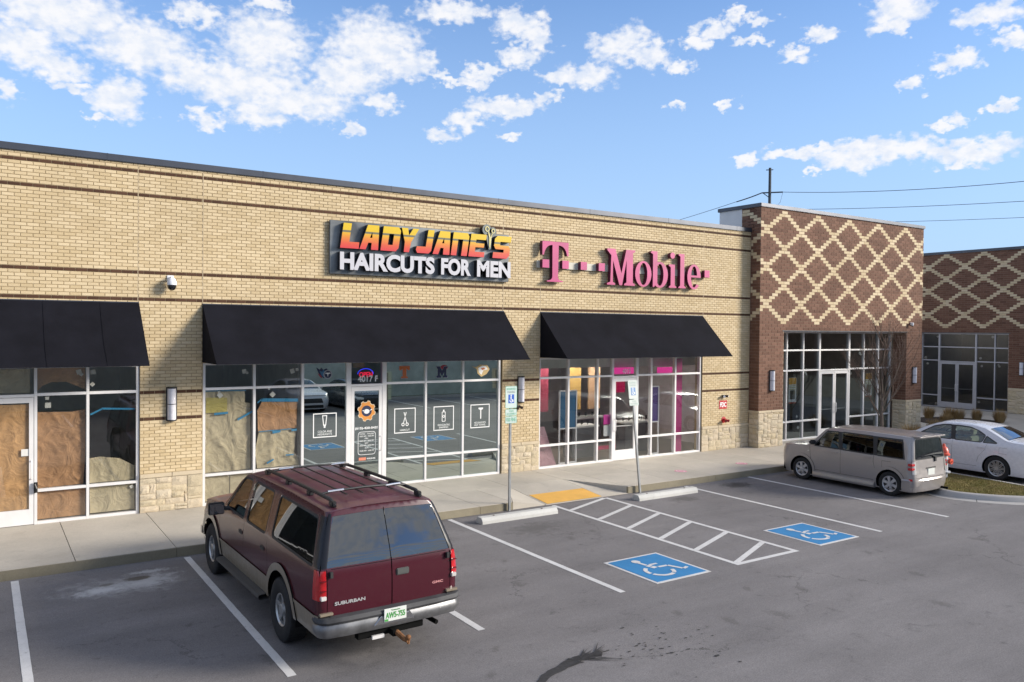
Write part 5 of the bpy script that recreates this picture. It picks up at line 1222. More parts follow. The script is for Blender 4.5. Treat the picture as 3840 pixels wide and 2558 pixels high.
    for sg in (-1, 1):
        for y in (-.02, -.95):
            x = s.sx(y, .86); cbox(root, 'door_handle', paint_, sg * (x + .012) - .014, sg * (x + .012) + .014, y - .10, y + .10, .835, .865, .008)
        x = s.sx(.75, 1.0); m = MB(); m.box(sg * (x + .11) - .10, sg * (x + .11) + .10, .70, .80, .98, 1.10); lbuild(root, m, 'wing_mirror', paint_, bevel=.03)
    return root
suv = build_suv(); suv.location = (4.06, -6.18, 0); suv.scale = (.955, 1, 1); suv.rotation_euler = (0, 0, R(1.0))
boxcar = build_boxcar(); boxcar.location = (19.22, -5.27, 0); boxcar.scale = (.91, 1, 1)
P_white = paintmat('white_car_paint', (.60, .60, .63), .0, .22); P_dark = paintmat('dark_blue_car_paint', (.02, .025, .035), .1, .2)
sedan = build_sedan('white_sedan', 'white four-door sedan parked beyond the fire hydrant at the right edge', (23.82, -5.55, 0), 0, P_white, M_steelrim)
sedan2 = build_sedan('white_sedan', 'white sedan across the lot facing the shops, seen in the salon glass', (12.8, -20.35, 0), 0, P_white, M_steelrim)
sedan3 = build_sedan('dark_sedan', 'dark blue sedan across the lot facing the shops, seen in the salon door', (15.4, -19.4, 0), 0, P_dark, M_steelrim)
# ------------------------------------------------------------------ awnings
def awning(x0, x1, label, seams):
    ZT, ZB, PR = 4.435, 3.215, 1.25
    t = thing('awning', label, 'awning', ((x0 + x1) / 2, 0, ZB), 0, 'black shop awnings')
    N = int((x1 - x0) / .22); Q = 8; m = MB(); vs = []
    for q in range(Q + 1):
        for i in range(N + 1):
            x = x0 + (x1 - x0) * i / N; f = q / Q
            sag = .010 * math.sin(math.pi * f) * (1 + .6 * noise.noise((x * .9, f * 2, 1))) + .003 * noise.noise((x * 2.5, f * 5, 3))
            vs.append((x, -.02 - (PR - .02) * f + sag, ZT - (ZT - ZB) * f - sag))
    m.add(vs, [(q * (N + 1) + i, (q + 1) * (N + 1) + i, (q + 1) * (N + 1) + i + 1, q * (N + 1) + i + 1) for q in range(Q) for i in range(N)])
    m.build('fabric', M_awn, t, smooth='all', recalc=False)
    for x in (x0, x1):
        m = MB(); m.prism([[(-.012, ZT - .01), (-.012, ZB), (-PR + .01, ZB + .005)]], lambda a, b, d: (x + d, a, b), -.003, .003); m.build('end_panel', M_awn, t)
    for s_ in seams:
        m = MB(); n = Vector((0, -(ZT - ZB), -(PR)))
        m.add([(s_ - .006, -.022, ZT + .002), (s_ + .006, -.022, ZT + .002), (s_ + .006, -PR - .003, ZB + .004), (s_ - .006, -PR - .003, ZB + .004)], [(0, 1, 2, 3)]); m.build('seam', M_awn, t, recalc=False)
    m = MB(); m.tube([(x0 + .02, -PR + .055, ZB + .012), (x1 - .02, -PR + .055, ZB + .012)], .012, 6); m.tube([(x0 + .02, -.05, ZT - .10), (x1 - .02, -.05, ZT - .10)], .012, 6)
    k = max(2, round((x1 - x0) / 1.6))
    for i in range(k + 1):
        x = x0 + .02 + (x1 - x0 - .04) * i / k; m.tube([(x, -.02, ZB + .02), (x, -PR + .065, ZB + .02), (x, -.04, ZT - .10)], .012, 6)
    struct(m.build('frame', M_alu2, t), 'stuff')
    m = MB(); m.box(x0, x1, -.02, -.001, ZT - .02, ZT + .018); m.build('flashing', M_coping, t)
    return t
awning(-3.3, 2.679, 'black sloped awning at the left edge above the kraft-papered door', [1.0, 1.97])
awning(3.905, 11.463, 'long black sloped awning over the hair salon windows', [])
awning(12.645, 18.912, 'black sloped awning over the phone shop windows', [])

# ------------------------------------------------------------------ hair salon sign
SG = thing('salon_sign', 'grey box sign with slanted yellow to red letters above white haircut lettering and scissors', 'sign', (9.14, 0, 5.2))
def sgmat():
    t = NT('brushed_grey_sign_face'); n = t.noise(.9, 3, .5, None, .8); n2 = t.noise(7, 5, .7, None, 1.5)
    c = t.mix(t.mr(n, .35, .68, 0, 1), (.07, .075, .08), (.26, .27, .27)); c = t.mix(t.mr(n2, .62, .70, 0, .8, True), c, (.03, .032, .036))
    t.bsdf(c, .35, .3, .5, None); return t.m
fbox(MB(), F0, 6.655, 11.54, 5.205, 6.43, .03, .10).build('panel', sgmat(), SG, bevel=.008)
one('panel_mount', M_blk, F0, 6.9, 11.4, 5.3, 6.35, -.0, .03, SG)
M_side = simple('black_letter_return', (.010, .010, .012), .4)
def gradmat():
    t = NT('yellow_to_red_letter_face'); s_ = t.n('ShaderNodeSeparateXYZ'); t.l(t.pos(), s_.inputs[0])
    cr = t.n('ShaderNodeValToRGB'); t.l(t.mr(s_.outputs[2], 5.79, 6.375, 0, 1), cr.inputs[0]); cr.color_ramp.interpolation = 'LINEAR'; e = cr.color_ramp.elements
    e[0].position = 0; e[0].color = (.55, .03, .04, 1); e[1].position = 1; e[1].color = (.62, .42, .005, 1)
    for p, c in ((.20, (.57, .07, .03)), (.42, (.60, .18, .02)), (.60, (.62, .33, .01)), (.628, (.62, .36, .01)), (.632, (.13, .12, .07)), (.71, (.13, .12, .07)), (.714, (.62, .40, .005))):
        x = cr.color_ramp.elements.new(p); x.color = (*c, 1)
    t.bsdf(cr.outputs[0], .35, 0, .5); return t.m
M_grad = gradmat()
Fs = F0
def letter(bld, pts_list, face, side, d0, d1, name='letter'):
    m = MB()
    for loops in pts_list: m.prism(loops, F0, None, d1 + .002)
    o = m.build(name, face, bld, recalc=False)
    m = MB()
    for loops in pts_list: m.prism(loops, F0, d0, d1)
    r = m.build('letter_return', side, bld); r.parent = o
    r.location = (0, 0, 0)
    return o
LJ = [('L', 6.84, .452, [[(0, 0), (1, 0), (.98, .26), (.44, .26), (.44, 1), (0, 1)]]),
      ('A', 7.31, .465, [[(0, 0), (.33, 0), (.42, .28), (.60, .28), (.62, 0), (1, 0), (.88, 1), (.27, 1)], [(.47, .48), (.60, .48), (.56, .72)]]),
      ('D', 7.834, .455, [[(0, 0), (.86, 0), (1, .14), (1, .86), (.86, 1), (0, 1)], [(.37, .25), (.64, .25), (.64, .70), (.37, .70)]]),
      ('Y', 8.30, .46, [[(.30, 0), (.60, 0), (.64, .42), (1.0, 1), (.66, 1), (.47, .70), (.36, 1), (0, 1), (.28, .42)]]),
      ('J', 8.75, .44, [[(.1, 0), (.80, 0), (.94, .12), (.98, 1), (.60, 1), (.57, .28), (.02, .28), (.0, .12)]]),
      ('A', 9.213, .467, [[(0, 0), (.33, 0), (.42, .28), (.60, .28), (.62, 0), (1, 0), (.88, 1), (.27, 1)], [(.47, .48), (.60, .48), (.56, .72)]]),
      ('N', 9.719, .46, [[(0, 0), (.34, 0), (.34, .70), (.64, .70), (.64, 0), (1, 0), (1, .86), (.88, 1), (0, 1)]]),
      ('E', 10.226, .455, [[(0, 0), (1, 0), (1, .22), (.37, .22), (.37, .42), (.92, .42), (.92, .60), (.37, .60), (.37, .76), (1, .76), (1, 1), (0, 1)]]),
      ('S', 10.94, .50, [[(0, 0), (.86, 0), (1, .14), (1, .44), (.88, .58), (.36, .58), (.36, .74), (1, .74), (1, 1), (.14, 1), (0, .86), (0, .54), (.12, .40), (.62, .40), (.62, .26), (0, .26)]])]
for nm, x0, w, loops in LJ:
    z0, hh = 5.795, .575
    LL = [[(x0 + a * w + .15 * b * hh, z0 + b * hh) for a, b in lp] for lp in loops]
    letter(SG, [LL], M_grad, M_side, .10, .25)
# scissors as the apostrophe
sc = lambda pts: [(x, z) for x, z in pts]
letter(SG, [[ell(10.78, 6.50, .135, .14), ], [[(10.74, 6.38), (10.93, 6.40), (10.90, 6.02), (10.84, 6.00)]], [ell(10.96, 6.47, .10, .11)]], simple('scissor_backer', (.14, .16, .15), .5), M_side, .10, .235, 'scissors_backer')
letter(SG, [[ell(10.78, 6.52, .065, .07), ell(10.78, 6.52, .04, .045)[::-1]], [ell(10.96, 6.48, .055, .062), ell(10.96, 6.48, .032, .038)[::-1]], [[(10.80, 6.45), (10.83, 6.44), (10.90, 6.28), (10.87, 6.05), (10.845, 6.05), (10.84, 6.30)]], [[(10.94, 6.42), (10.92, 6.42), (10.885, 6.30), (10.90, 6.26)]]], simple('scissor_yellow', (.62, .55, .24), .4), M_side, .238, .25, 'scissors')
def splitletters(mb, name, mt, par, side=None):
    """one object per connected letter"""
    me = bpy.data.meshes.new('t'); me.from_pydata(mb.v, [], mb.f); bm = bmesh.new(); bm.from_mesh(me); bpy.data.meshes.remove(me)
    bm.verts.ensure_lookup_table(); seen = set()
    for v in bm.verts:
        if v.index in seen: continue
        st = [v]; comp = []; seen.add(v.index)
        while st:
            q = st.pop(); comp.append(q)
            for e in q.link_edges:
                o = e.other_vert(q)
                if o.index not in seen: seen.add(o.index); st.append(o)
        idx = {q.index: i for i, q in enumerate(comp)}; m = MB(); fs = set(f for q in comp for f in q.link_faces)
        if not fs: continue
        m.add([tuple(q.co) for q in comp], [tuple(idx[w.index] for w in f.verts) for f in sorted(fs, key=lambda f: f.index)]); m.build(name, mt, par)
    bm.free()
M_wface = simple('white_letter_face', (.50, .49, .52), .35, var=.03)
for word, a, b in (('HAIRCUTS', 6.84, 9.275), ('FOR', 9.455, 10.305), ('MEN', 10.485, 11.50)):
    m = MB(); text_add(m, word, F0, a, b, 5.297, 5.712, None, .252, .045); splitletters(m, 'letter', M_wface, SG)
    m = MB(); text_add(m, word, F0, a, b, 5.297, 5.712, .10, .250, .045); splitletters(m, 'letter_return', M_side, SG)

# ------------------------------------------------------------------ phone shop sign
TM = thing('phone_shop_sign', 'pink serif channel letters with small pink squares along a pale raceway on the beige wall', 'sign', (15.8, 0, 5.25))
M_pink = simple('magenta_letter_face', (.43, .035, .155), .42, var=.18, vs=1.6)
M_pinks = simple('dark_magenta_return', (.10, .006, .035), .5)
def PL(x0, z0, loops): return [[(x0 + a, z0 + b) for a, b in lp] for lp in loops]
h = 1.085; w_ = .882
Tp = [(0, h), (w_, h), (w_, h - .37), (w_ - .05, h - .37)] + bz((w_ - .05, h - .37), (w_ - .09, h - .10), (.545, h - .09), 7)[1:] + bz((.53, .14), (.54, .03), (.70, .03), 5) + [(.70, 0), (.16, 0), (.16, .03)] + bz((.16, .03), (.33, .03), (.34, .14), 5)[1:] + bz((.335, h - .09), (.10, h - .10), (.05, h - .37), 7) + [(0, h - .37)]
h = 1.03
Mp = [(0, 0), (0, .045), (.12, .085), (.15, h - .19), (0, h - .05), (0, h), (.30, h), (.535, .34), (.715, h), (1.055, h), (1.055, h - .045), (.975, h - .085), (.975, .085), (1.055, .045), (1.055, 0), (.645, 0), (.645, .045), (.73, .085), (.73, h - .30), (.565, 0), (.465, 0), (.215, h - .33), (.215, .085), (.30, .045), (.30, 0)]
Op = [ell(.322, .378, .322, .378), ell(.322, .378, .155, .325)[::-1]]
def stem(x, w, h, top=True, foot=True):
    p = [(x - (.07 if foot else 0), 0), (x + w + (.07 if foot else 0), 0), (x + w + (.07 if foot else 0), .03), (x + w, .075), (x + w, h), (x - .05, h), (x - .09, h - .035), (x, h - .085), (x, .075), (x - (.07 if foot else 0), .03)]
    return p
for lt in ([PL(12.566, 5.266, [Tp])], [PL(14.835, 5.265, [Mp])], [PL(15.90, 5.25, Op)],
           [PL(16.50, 5.265, [[(.10, .0), (.16, .0), (.20, .07), (.28, .07), (.28, 1.055), (.05, 1.055), (.0, 1.01), (.10, .965)]]), PL(16.50, 5.245, [ring_arc(.38, .385, .33, .385, .15, .325, -128, 128, 24)])],
           [PL(17.33, 5.265, [stem(0, .17, .70)]), PL(17.40, 6.235, [ell(0, 0, .095, .095, n=18)])],
           [PL(17.73, 5.265, [stem(0, .17, 1.04)])],
           [PL(18.035, 5.245, [ring_arc(.29, .385, .29, .385, .13, .325, 0, 318, 28)]), PL(18.035, 5.245, [[(.12, .37), (.575, .37), (.575, .43), (.12, .43)]])]):
    m = MB()
    for k, lp in enumerate(lt): m.prism(lp, F0, None, .182 + .001 * k)
    o = m.build('letter', M_pink, TM, recalc=False)
    m = MB()
    for k, lp in enumerate(lt): m.prism(lp, F0, .06, .180 + .001 * k)
    r = m.build('letter_return', M_pinks, TM); r.parent = o; r.location = (0, 0, 0)
one('raceway', simple('cream_raceway', (.50, .47, .39), .5, var=.04), F0, 12.47, 18.72, 5.635, 5.832, .01, .06, TM, .004)
for x in (12.573, 13.24, 13.88, 14.525, 18.785):
    o = one('square', M_pink, F0, x, x + .22, 5.638, 5.858, .181, .184, TM); r = one('square_return', M_pinks, F0, x, x + .22, 5.638, 5.858, .06, .1805, TM); r.parent = o; r.location = (0, 0, 0)

# ------------------------------------------------------------------ wall fittings
M_frost = simple('frosted_lamp_diffuser', (.62, .61, .65), .25, var=.1, vs=12, coat=.4)
def sconce(F, u, z0, z1, label, w=.17):
    base = F(u, (z0 + z1) / 2, 0); t = thing('wall_lamp', label, 'wall lamp', base, 0, 'cylinder wall lamps')
    one('backplate', M_blk, F, u - w / 2 - .02, u + w / 2 + .02, z0, z1, -.0, .03, t, .004)
    m = MB(); n = 14; pr = [(u + w / 2 * math.cos(math.pi * i / n), .03 + w * .62 * math.sin(math.pi * i / n)) for i in range(n + 1)]
    vs = [F(a, z0 + .025, d) for a, d in pr] + [F(a, z1 - .025, d) for a, d in pr]; k = n + 1
    m.add(vs, [(i, i + 1, k + i + 1, k + i) for i in range(n)]); m.build('diffuser', M_frost, t, smooth='all', recalc=False)
    for zz in (z0, (z0 + z1) / 2 - .006, z1 - .026):
        hh = .026 if zz != (z0 + z1) / 2 - .006 else .012; m = MB(); pr2 = [(u + (w / 2 + .006) * math.cos(math.pi * i / n), .03 + (w * .62 + .006) * math.sin(math.pi * i / n)) for i in range(n + 1)]
        m.prism([pr2], lambda a, d, zc: F(a, zc, d), zz, zz + hh); m.build('band', M_blk, t)
    return t
sconce(F0, 3.30, 2.02, 2.715, 'black and frosted cylinder wall lamp on the beige pier between the left and middle awnings')
sconce(F0, 12.02, 2.02, 2.72, 'black and frosted cylinder wall lamp on the beige pier beside the blue parking sign')
sconce(F2, 21.75, 2.01, 2.70, 'black and frosted cylinder wall lamp on the tower left of its glass entrance')
sconce(F2, 30.20, 2.01, 2.66, 'black and frosted cylinder wall lamp on the tower right of the bare tree')
sconce(F3, .50, 2.0, 2.64, 'black and frosted cylinder wall lamp at the right edge on the side building')
t = thing('security_camera', 'white dome security camera on the beige wall between two awnings', 'security camera', (3.27, 0, 4.95))
m = MB(); m.box(3.19, 3.35, -.04, 0, 4.86, 5.03); m.tube([(3.27, -.02, 4.95), (3.27, -.16, 4.95), (3.27, -.22, 4.90)], [.045, .05, .055], 12); m.build('bracket', M_white, t, smooth=True, bevel=.004)
m = MB(); m.lathe([(.05, 4.955), (.085, 4.93), (.115, 4.85), (.12, 4.79), (.118, 4.775)], (3.27, -.22, 0), 'z', 24); m.build('housing', M_white, t, smooth=True)
t.scale = (.8, .8, .8)
m = MB(); m.lathe([(.112, 4.775), (.108, 4.73), (.085, 4.67), (.045, 4.64), (.0, 4.63)], (3.27, -.22, 0), 'z', 24); m.build('dome', simple('black_dome', (.01, .01, .012), .06, var=0, coat=1), t, smooth=True)
t = thing('camera', 'small white camera on the tower wall under the lattice near its right end', 'security camera', (29.95, YT, 4.32))
m = MB(); m.box(29.9, 30.0, YT - .05, YT, 4.27, 4.37); m.lathe([(.05, 4.36), (.06, 4.30), (.04, 4.24), (0, 4.23)], (29.86, YT - .12, 0), 'z', 12); m.tube([(29.95, YT, 4.33), (29.86, YT - .12, 4.34)], .02, 6); m.build('housing', M_white, t, smooth=True)
m = MB(); m.lathe([(.045, 4.25), (.03, 4.215), (0, 4.205)], (29.86, YT - .12, 0), 'z', 12); m.build('dome', M_blk, t, smooth=True)
# fire department connection
M_redp = simple('red_paint', (.45, .02, .025), .35, var=.08)
t = thing('fire_connection_sign', 'red square wall sign with white letters FDC beside the phone shop', 'sign', (19.89, 0, 1.48))
one('plate', M_redp, F0, 19.71, 20.08, 1.475, 1.745, .010, .018, t, .003)
m = MB(); text_add(m, 'FDC', F0, 19.75, 20.04, 1.535, 1.69, .018, .021, .04); m.build('lettering', M_whitep, t)
t = thing('fire_hose_connection', 'round red fire hose connection low on the beige wall under the red sign', 'hose connection', (19.93, 0, 1.12))
m = MB(); m.lathe([(.14, 0.0), (.14, -.02), (.07, -.03), (.06, -.10)], (19.93, 0, 1.12), 'y', 20); m.build('flange', M_redp, t, smooth=True)
m = MB(); m.tube([(19.93, -.08, 1.12), (19.86, -.20, 1.09)], .055, 12); m.tube([(19.93, -.08, 1.12), (20.02, -.20, 1.09)], .055, 12); m.build('inlet', M_redp, t, smooth=True)
for x in (19.855, 20.03):
    m = MB(); m.tube([(x, -.20, 1.09), (x + (.006 if x > 19.9 else -.006) * 2, -.235, 1.082)], .066, 12); m.build('cap', simple('dark_red_cap', (.16, .012, .014), .4), t, smooth=True)
t.scale = (.72, .72, .72)
t = thing('fire_bell_strobe', 'small black horn light on the beige wall above the red FDC sign', 'alarm', (19.9, 0, 1.88))
m = MB(); m.box(19.84, 19.96, -.05, 0, 1.86, 1.92); m.tube([(19.87, -.05, 1.89), (19.82, -.13, 1.88)], [.03, .045], 10); m.tube([(19.94, -.05, 1.89), (20.0, -.13, 1.88)], [.03, .045], 10); m.build('body', M_blk, t, smooth=True)
m = MB(); m.tube([(19.82, -.13, 1.88), (19.818, -.134, 1.88)], .04, 10); m.tube([(20.0, -.13, 1.88), (20.002, -.134, 1.88)], .04, 10); m.build('lens', M_frost, t)
t = thing('flood_light', 'small dark twin floodlight on the beige pier beside the parking sign', 'flood light', (11.92, 0, 1.9))
m = MB(); m.box(11.88, 12.0, -.04, 0, 1.88, 1.95); m.build('base', M_blk, t)
for dx in (-.06, .10):
    m = MB(); m.tube([(11.93 + dx * .4, -.03, 1.91), (11.93 + dx, -.11, 1.88)], [.022, .042], 10); m.build('lamp_head', simple('bronze_metal', (.05, .03, .025), .4), t, smooth=True)

# ------------------------------------------------------------------ window papers, tape, stickers
def papermat(name, c):
    t = NT(name); n = t.noise(3.2, 5, .55, None, 1.6); n2 = t.noise(11, 4, .6)
    k = t.math('MULTIPLY', t.mr(n, .3, .7, .82, 1.12), t.mr(n2, .3, .7, .93, 1.06)); v = t.n('ShaderNodeVectorMath', operation='SCALE'); v.inputs[0].default_value = c; t.l(k, v.inputs['Scale'])
    t.bsdf(v.outputs[0], .75, 0, .3, n, .7, .07); return t.m
M_kraft = papermat('brown_kraft_paper', (.40, .225, .115)); M_orange = papermat('orange_kraft_paper', (.56, .33, .155)); M_green = papermat('green_grey_paper', (.46, .395, .275)); M_tape = simple('blue_masking_tape', (.02, .22, .42), .6)
M_yelp = papermat('yellowed_paper', (.42, .36, .12))
def paper(label, poly, mt, d=-.115, amp=.045, seed=0, dirn=(1, .25), name='paper_sheet', group='papers taped inside the shop windows'):
    pl = dens(poly, .07); V = [Vector(p) for p in pl]; n = len(pl); E_ = [(i, (i + 1) % n) for i in range(n)]
    x0, x1 = min(p[0] for p in pl), max(p[0] for p in pl); z0, z1 = min(p[1] for p in pl), max(p[1] for p in pl)
    g = .035; x = x0 + g / 2
    while x < x1:
        z = z0 + g / 2
        while z < z1:
            if pip((x, z), pl): V.append(Vector((x + random.uniform(-.008, .008), z + random.uniform(-.008, .008))))
            z += g
        x += g
    vs, es, fs, _, _, _ = delaunay_2d_cdt(V, E_, [], 0, 1e-4); m = MB(); P = []
    for v in vs:
        q = (v[0] * 2.4 * dirn[0] + seed, v[1] * 2.4 * dirn[1] + seed, 0); a = 1 - abs(noise.noise(q)) * 2.2; b = 1 - abs(noise.noise((v[0] * 5 * dirn[0] + seed, v[1] * 4 * dirn[1], 7 + seed))) * 2.2; c = noise.noise((v[0] * 1.2, v[1] * 1.2, seed))
        P.append(F0(v[0], v[1], d - amp * (.55 + .5 * c) + amp * .7 * max(0, a) ** 3 + amp * .35 * max(0, b) ** 3))
    fs = [f for f in fs if pip((sum(vs[i][0] for i in f) / 3, sum(vs[i][1] for i in f) / 3), pl)]
    m.add(P, fs); o = m.build(name, mt, None, smooth='all', recalc=False, base=F0((x0 + x1) / 2, z0, d)); return tag(o, label, 'paper', group)
paper('orange-brown kraft paper filling the door glass at the left edge', [(.03, .47), (.80, .47), (.80, 2.46), (.03, 2.47)], M_orange, -.075, .025, 3, (1.6, .25))
paper('brown kraft paper with creases behind the tall pane right of the papered door', [(.92, .84), (1.70, .85), (1.735, 1.5), (1.735, 2.32), (1.5, 2.28), (.925, 2.30)], M_kraft, -.115, .04, 11, (1, .8))
paper('brown kraft paper behind the low pane right of the papered door', [(.92, .24), (1.735, .24), (1.735, .77), (.92, .77)], M_kraft, -.115, .02, 14)
paper('brown kraft paper, its curved edge shaped after a reflection, at the top of the pane above the crumpled brown sheet', [(.92, 2.70), (1.0, 2.80), (1.15, 2.87), (1.40, 2.87), (1.60, 2.78), (1.735, 2.70), (1.735, 3.14), (.92, 3.14)], M_kraft, -.125, .02, 17)  # curved lower edge follows an arc of reflection on the glass
paper('green-grey paper sagging low in the pane left of the stone pier', [(1.81, .85), (2.62, .85), (2.62, 1.13), (2.35, 1.30), (2.0, 1.36), (1.81, 1.34)], M_green, -.115, .04, 21)
paper('green-grey paper behind the low pane left of the stone pier', [(1.82, .25), (2.62, .25), (2.62, .765), (1.81, .765)], M_green, -.115, .02, 24)
paper('green-grey paper above the papered door at the left edge', [(-.02, 2.68), (.80, 2.68), (.80, 3.13), (-.02, 3.13)], M_green, -.125, .015, 27)
paper('tall crumpled green-grey paper in the leftmost salon pane', [(3.99, .85), (4.95, .85), (4.95, 2.30), (4.83, 2.32), (4.82, 2.585), (3.99, 2.585)], M_green, -.12, .055, 31, (1, .5))
paper('yellowed square of paper taped over the tall crumpled sheet', [(4.0, 2.13), (4.44, 2.13), (4.44, 2.44), (4.01, 2.46)], M_yelp, -.088, .008, 33, group='papers taped inside the shop windows')
paper('green-grey paper behind the low leftmost salon pane', [(3.98, .24), (4.50, .24), (4.50, .765), (3.98, .765)], M_green, -.115, .02, 36)
paper('green-grey paper behind the low salon pane, the sheet right of its gap', [(4.52, .24), (4.97, .24), (4.97, .765), (4.52, .765)], M_green, -.115, .02, 38)
paper('small brown kraft square under blue tape in the second salon pane', [(5.20, 2.34), (5.99, 2.30), (5.97, 1.69), (5.11, 1.66), (5.09, 2.13)], M_kraft, -.10, .02, 41, (1, 1.6))
paper('crumpled green-grey paper below the brown square in the second salon pane', [(5.10, .85), (6.03, .85), (6.0, 1.05), (5.93, 1.15), (5.97, 1.68), (5.13, 1.65), (5.05, 1.2)], M_green, -.12, .05, 44, (1, .8))
def tape(a, b, w, label, d=-.082):
    d_ = (Vector(b) - Vector(a)).normalized(); n = Vector((-d_.y, d_.x)) * w / 2; a, b = Vector(a), Vector(b)
    m = MB(); m.prism([[tuple(a + n), tuple(b + n * .8), tuple(b - n), tuple(a - n * .9)]], F0, d - .002, d); o = m.build('masking_tape', M_tape, None, base=F0(a.x, a.y, d)); tag(o, label, 'tape', 'blue tape on the window papers')
tape((1.82, 2.21), (2.03, 2.32), .035, 'blue tape strip rising at an angle in the pane left of the stone pier'); tape((2.02, 2.32), (2.62, 2.29), .04, 'level blue tape strip in the pane left of the stone pier')
tape((4.17, 2.10), (4.46, 2.12), .05, 'blue tape under the yellowed paper square'); tape((4.66, 1.95), (4.97, 2.12), .045, 'blue tape rising to the right on the tall crumpled sheet')
tape((5.17, 2.36), (6.0, 2.33), .08, 'wide blue tape across the top of the brown square'); tape((5.12, 1.665), (5.97, 1.69), .02, 'thin blue tape under the brown square')
tape((5.42, 1.63), (5.60, 1.66), .07, 'torn blue tape piece just below the brown square'); tape((5.85, 1.66), (5.97, 1.67), .07, 'torn blue tape piece at the right below the brown square')
tape((5.72, 1.10), (5.90, 1.10), .03, 'lower blue tape strip near the foot of the second salon sheet'); tape((5.30, .95), (5.45, 1.03), .04, 'dark slanting tape scrap near the foot of the second salon sheet')
tape((3.99, 2.60), (4.84, 2.585), .02, 'thin blue tape along the top of the tall crumpled sheet'); tape((5.09, 2.30), (5.20, 2.40), .03, 'short blue tape scrap beside the wide tape')
M_stk = simple('white_sticker', (.62, .61, .58), .7, var=.03)
def pane_at(P, verts, rails, u, z):
    b = max(i for i in range(len(verts)) if verts[i] <= u); rr = [0] + rails; j = max(i for i in range(len(rr)) if rr[i] <= z)
    return P.get((b, j))
def sticker(F, par, u, z, s, rot, d=-.083, mt=None, shape=None):
    m = MB(); c, q = math.cos(rot), math.sin(rot); pts = shape or [(-s, -s), (s, -s), (s, s), (-s, s)]
    m.prism([[(u + a * c - b * q, z + a * q + b * c) for a, b in pts]], F, d - .001, d + .001)
    o = m.build('sticker', mt or M_stk, par); return o
V1 = [-3.37, -2.3, -1.2, -.06, .888, 1.77, 2.67]; V2 = [3.95, 5.006, 6.087, 7.19, 8.095, 9.213, 10.278, 11.375]
for u, z, s, r in ((1.62, 3.06, .045, .3), (1.66, 3.01, .03, .9), (1.865, 3.05, .045, .2), (1.855, 2.81, .035, .8), (2.565, .715, .032, .5)):
    sticker(F0, pane_at(P1, V1, [.81, 2.645], u, z), u, z, s, r)
for u, z, s in ((1.08, 2.565, .03), (1.095, 2.43, .05)): sticker(F0, pane_at(P1, V1, [.81, 2.645], u, z), u, z, s, .02)
for u, z, s, r in ((4.80, 3.0, .045, .15), (4.86, 2.97, .025, .6), (5.86, 2.985, .05, .3), (5.97, 3.02, .035, .1), (4.29, 2.50, .05, .7), (4.27, 2.57, .025, .2), (5.42, 2.475, .05, .8), (5.34, 2.60, .02, 0)):
    sticker(F0, pane_at(P2, V2, [.81, 2.645], u, z), u, z, s, r)
o = sticker(F0, B1, .72, 1.55, .066, 0, -.05); o.name = 'door_notice'
m = MB(); m.box(.86, .92, -.02, .0, .78, .98); m.tube([(.87, -.03, .95), (.90, -.05, .86), (.89, -.04, .80)], .02, 8); o = m.build('lock_box', M_blk, None, base=(.89, -.02, .78)); tag(o, 'black padlock and lock box hanging on the papered door handle', 'padlock')
V4 = [22.44, 23.36, 24.27, 25.2, 26.97, 27.9, 28.84, 29.65]; R4_ = [.82, 2.61, 3.32]
blob = lambda s: ell(0, 0, s, s * 1.1, n=9)
for u, z in ((22.62, 3.87), (23.46, 3.47), (24.35, 3.45), (23.43, 2.76), (24.36, 2.75), (24.44, 2.55), (24.50, 2.46), (24.0, .98), (22.6, .62), (24.08, .59), (24.36, .47), (27.7, 3.19), (27.78, 3.14), (28.58, 3.18), (26.8, 3.09), (27.15, 2.43), (28.55, 1.0), (29.48, .62)):
    p = pane_at(P4, V4, R4_, u, z)
    if p: sticker(F2g, p, u, z, .05, random.random() * 3, -.083, None, blob(random.uniform(.045, .065)))
V5 = [1.13, 1.77, 2.66, 4.48, 5.36]; R5_ = [.78, 2.57, 3.26]
for y, z in ((4.25, 3.42), (2.78, 3.12), (5.2, 2.69), (5.1, 2.38), (2.46, 2.74), (2.39, 2.36), (1.62, 2.45), (1.58, 2.38), (4.62, .33), (2.5, .58), (4.6, 3.78), (1.9, 3.8)):
    p = pane_at(P5, V5, R5_, y, z)
    if p: sticker(F3g, p, y, z, .05, random.random() * 3, -.083, None, blob(random.uniform(.045, .07)))
# lease posters on the tower glass
for (a, b, z0, z1, lab) in ((23.55, 23.97, 1.50, 2.36, 'yellow-topped poster taped inside the tower glass left of its doors'), (28.10, 28.52, 1.56, 2.42, 'yellow-topped poster inside the tower glass behind the bare tree')):
    t = thing('window_poster', lab, 'poster', F2g(a, z0, -.10), 0, 'posters in the tower windows')
    one('sheet', M_whitep, F2g, a, b, z0, z1, -.10, -.096, t)
    one('yellow_header', simple('poster_yellow', (.70, .36, .03), .6), F2g, a + .01, b - .01, z1 - .24, z1 - .01, -.0955, -.094, t)
    one('dark_photo', simple('poster_dark', (.05, .05, .04), .6), F2g, a + .07, b - .07, z0 + .10, z0 + .42, -.0955, -.094, t)
    for k in range(3): one('text_line', simple('poster_olive', (.35, .33, .05), .6), F2g, a + .03, b - .03, z1 - .30 - .06 * k, z1 - .28 - .06 * k, -.0955, -.094, t)
    one('red_footer', simple('poster_red', (.45, .07, .03), .6), F2g, a, b, z0 - .05, z0 - .003, -.10, -.095, t)

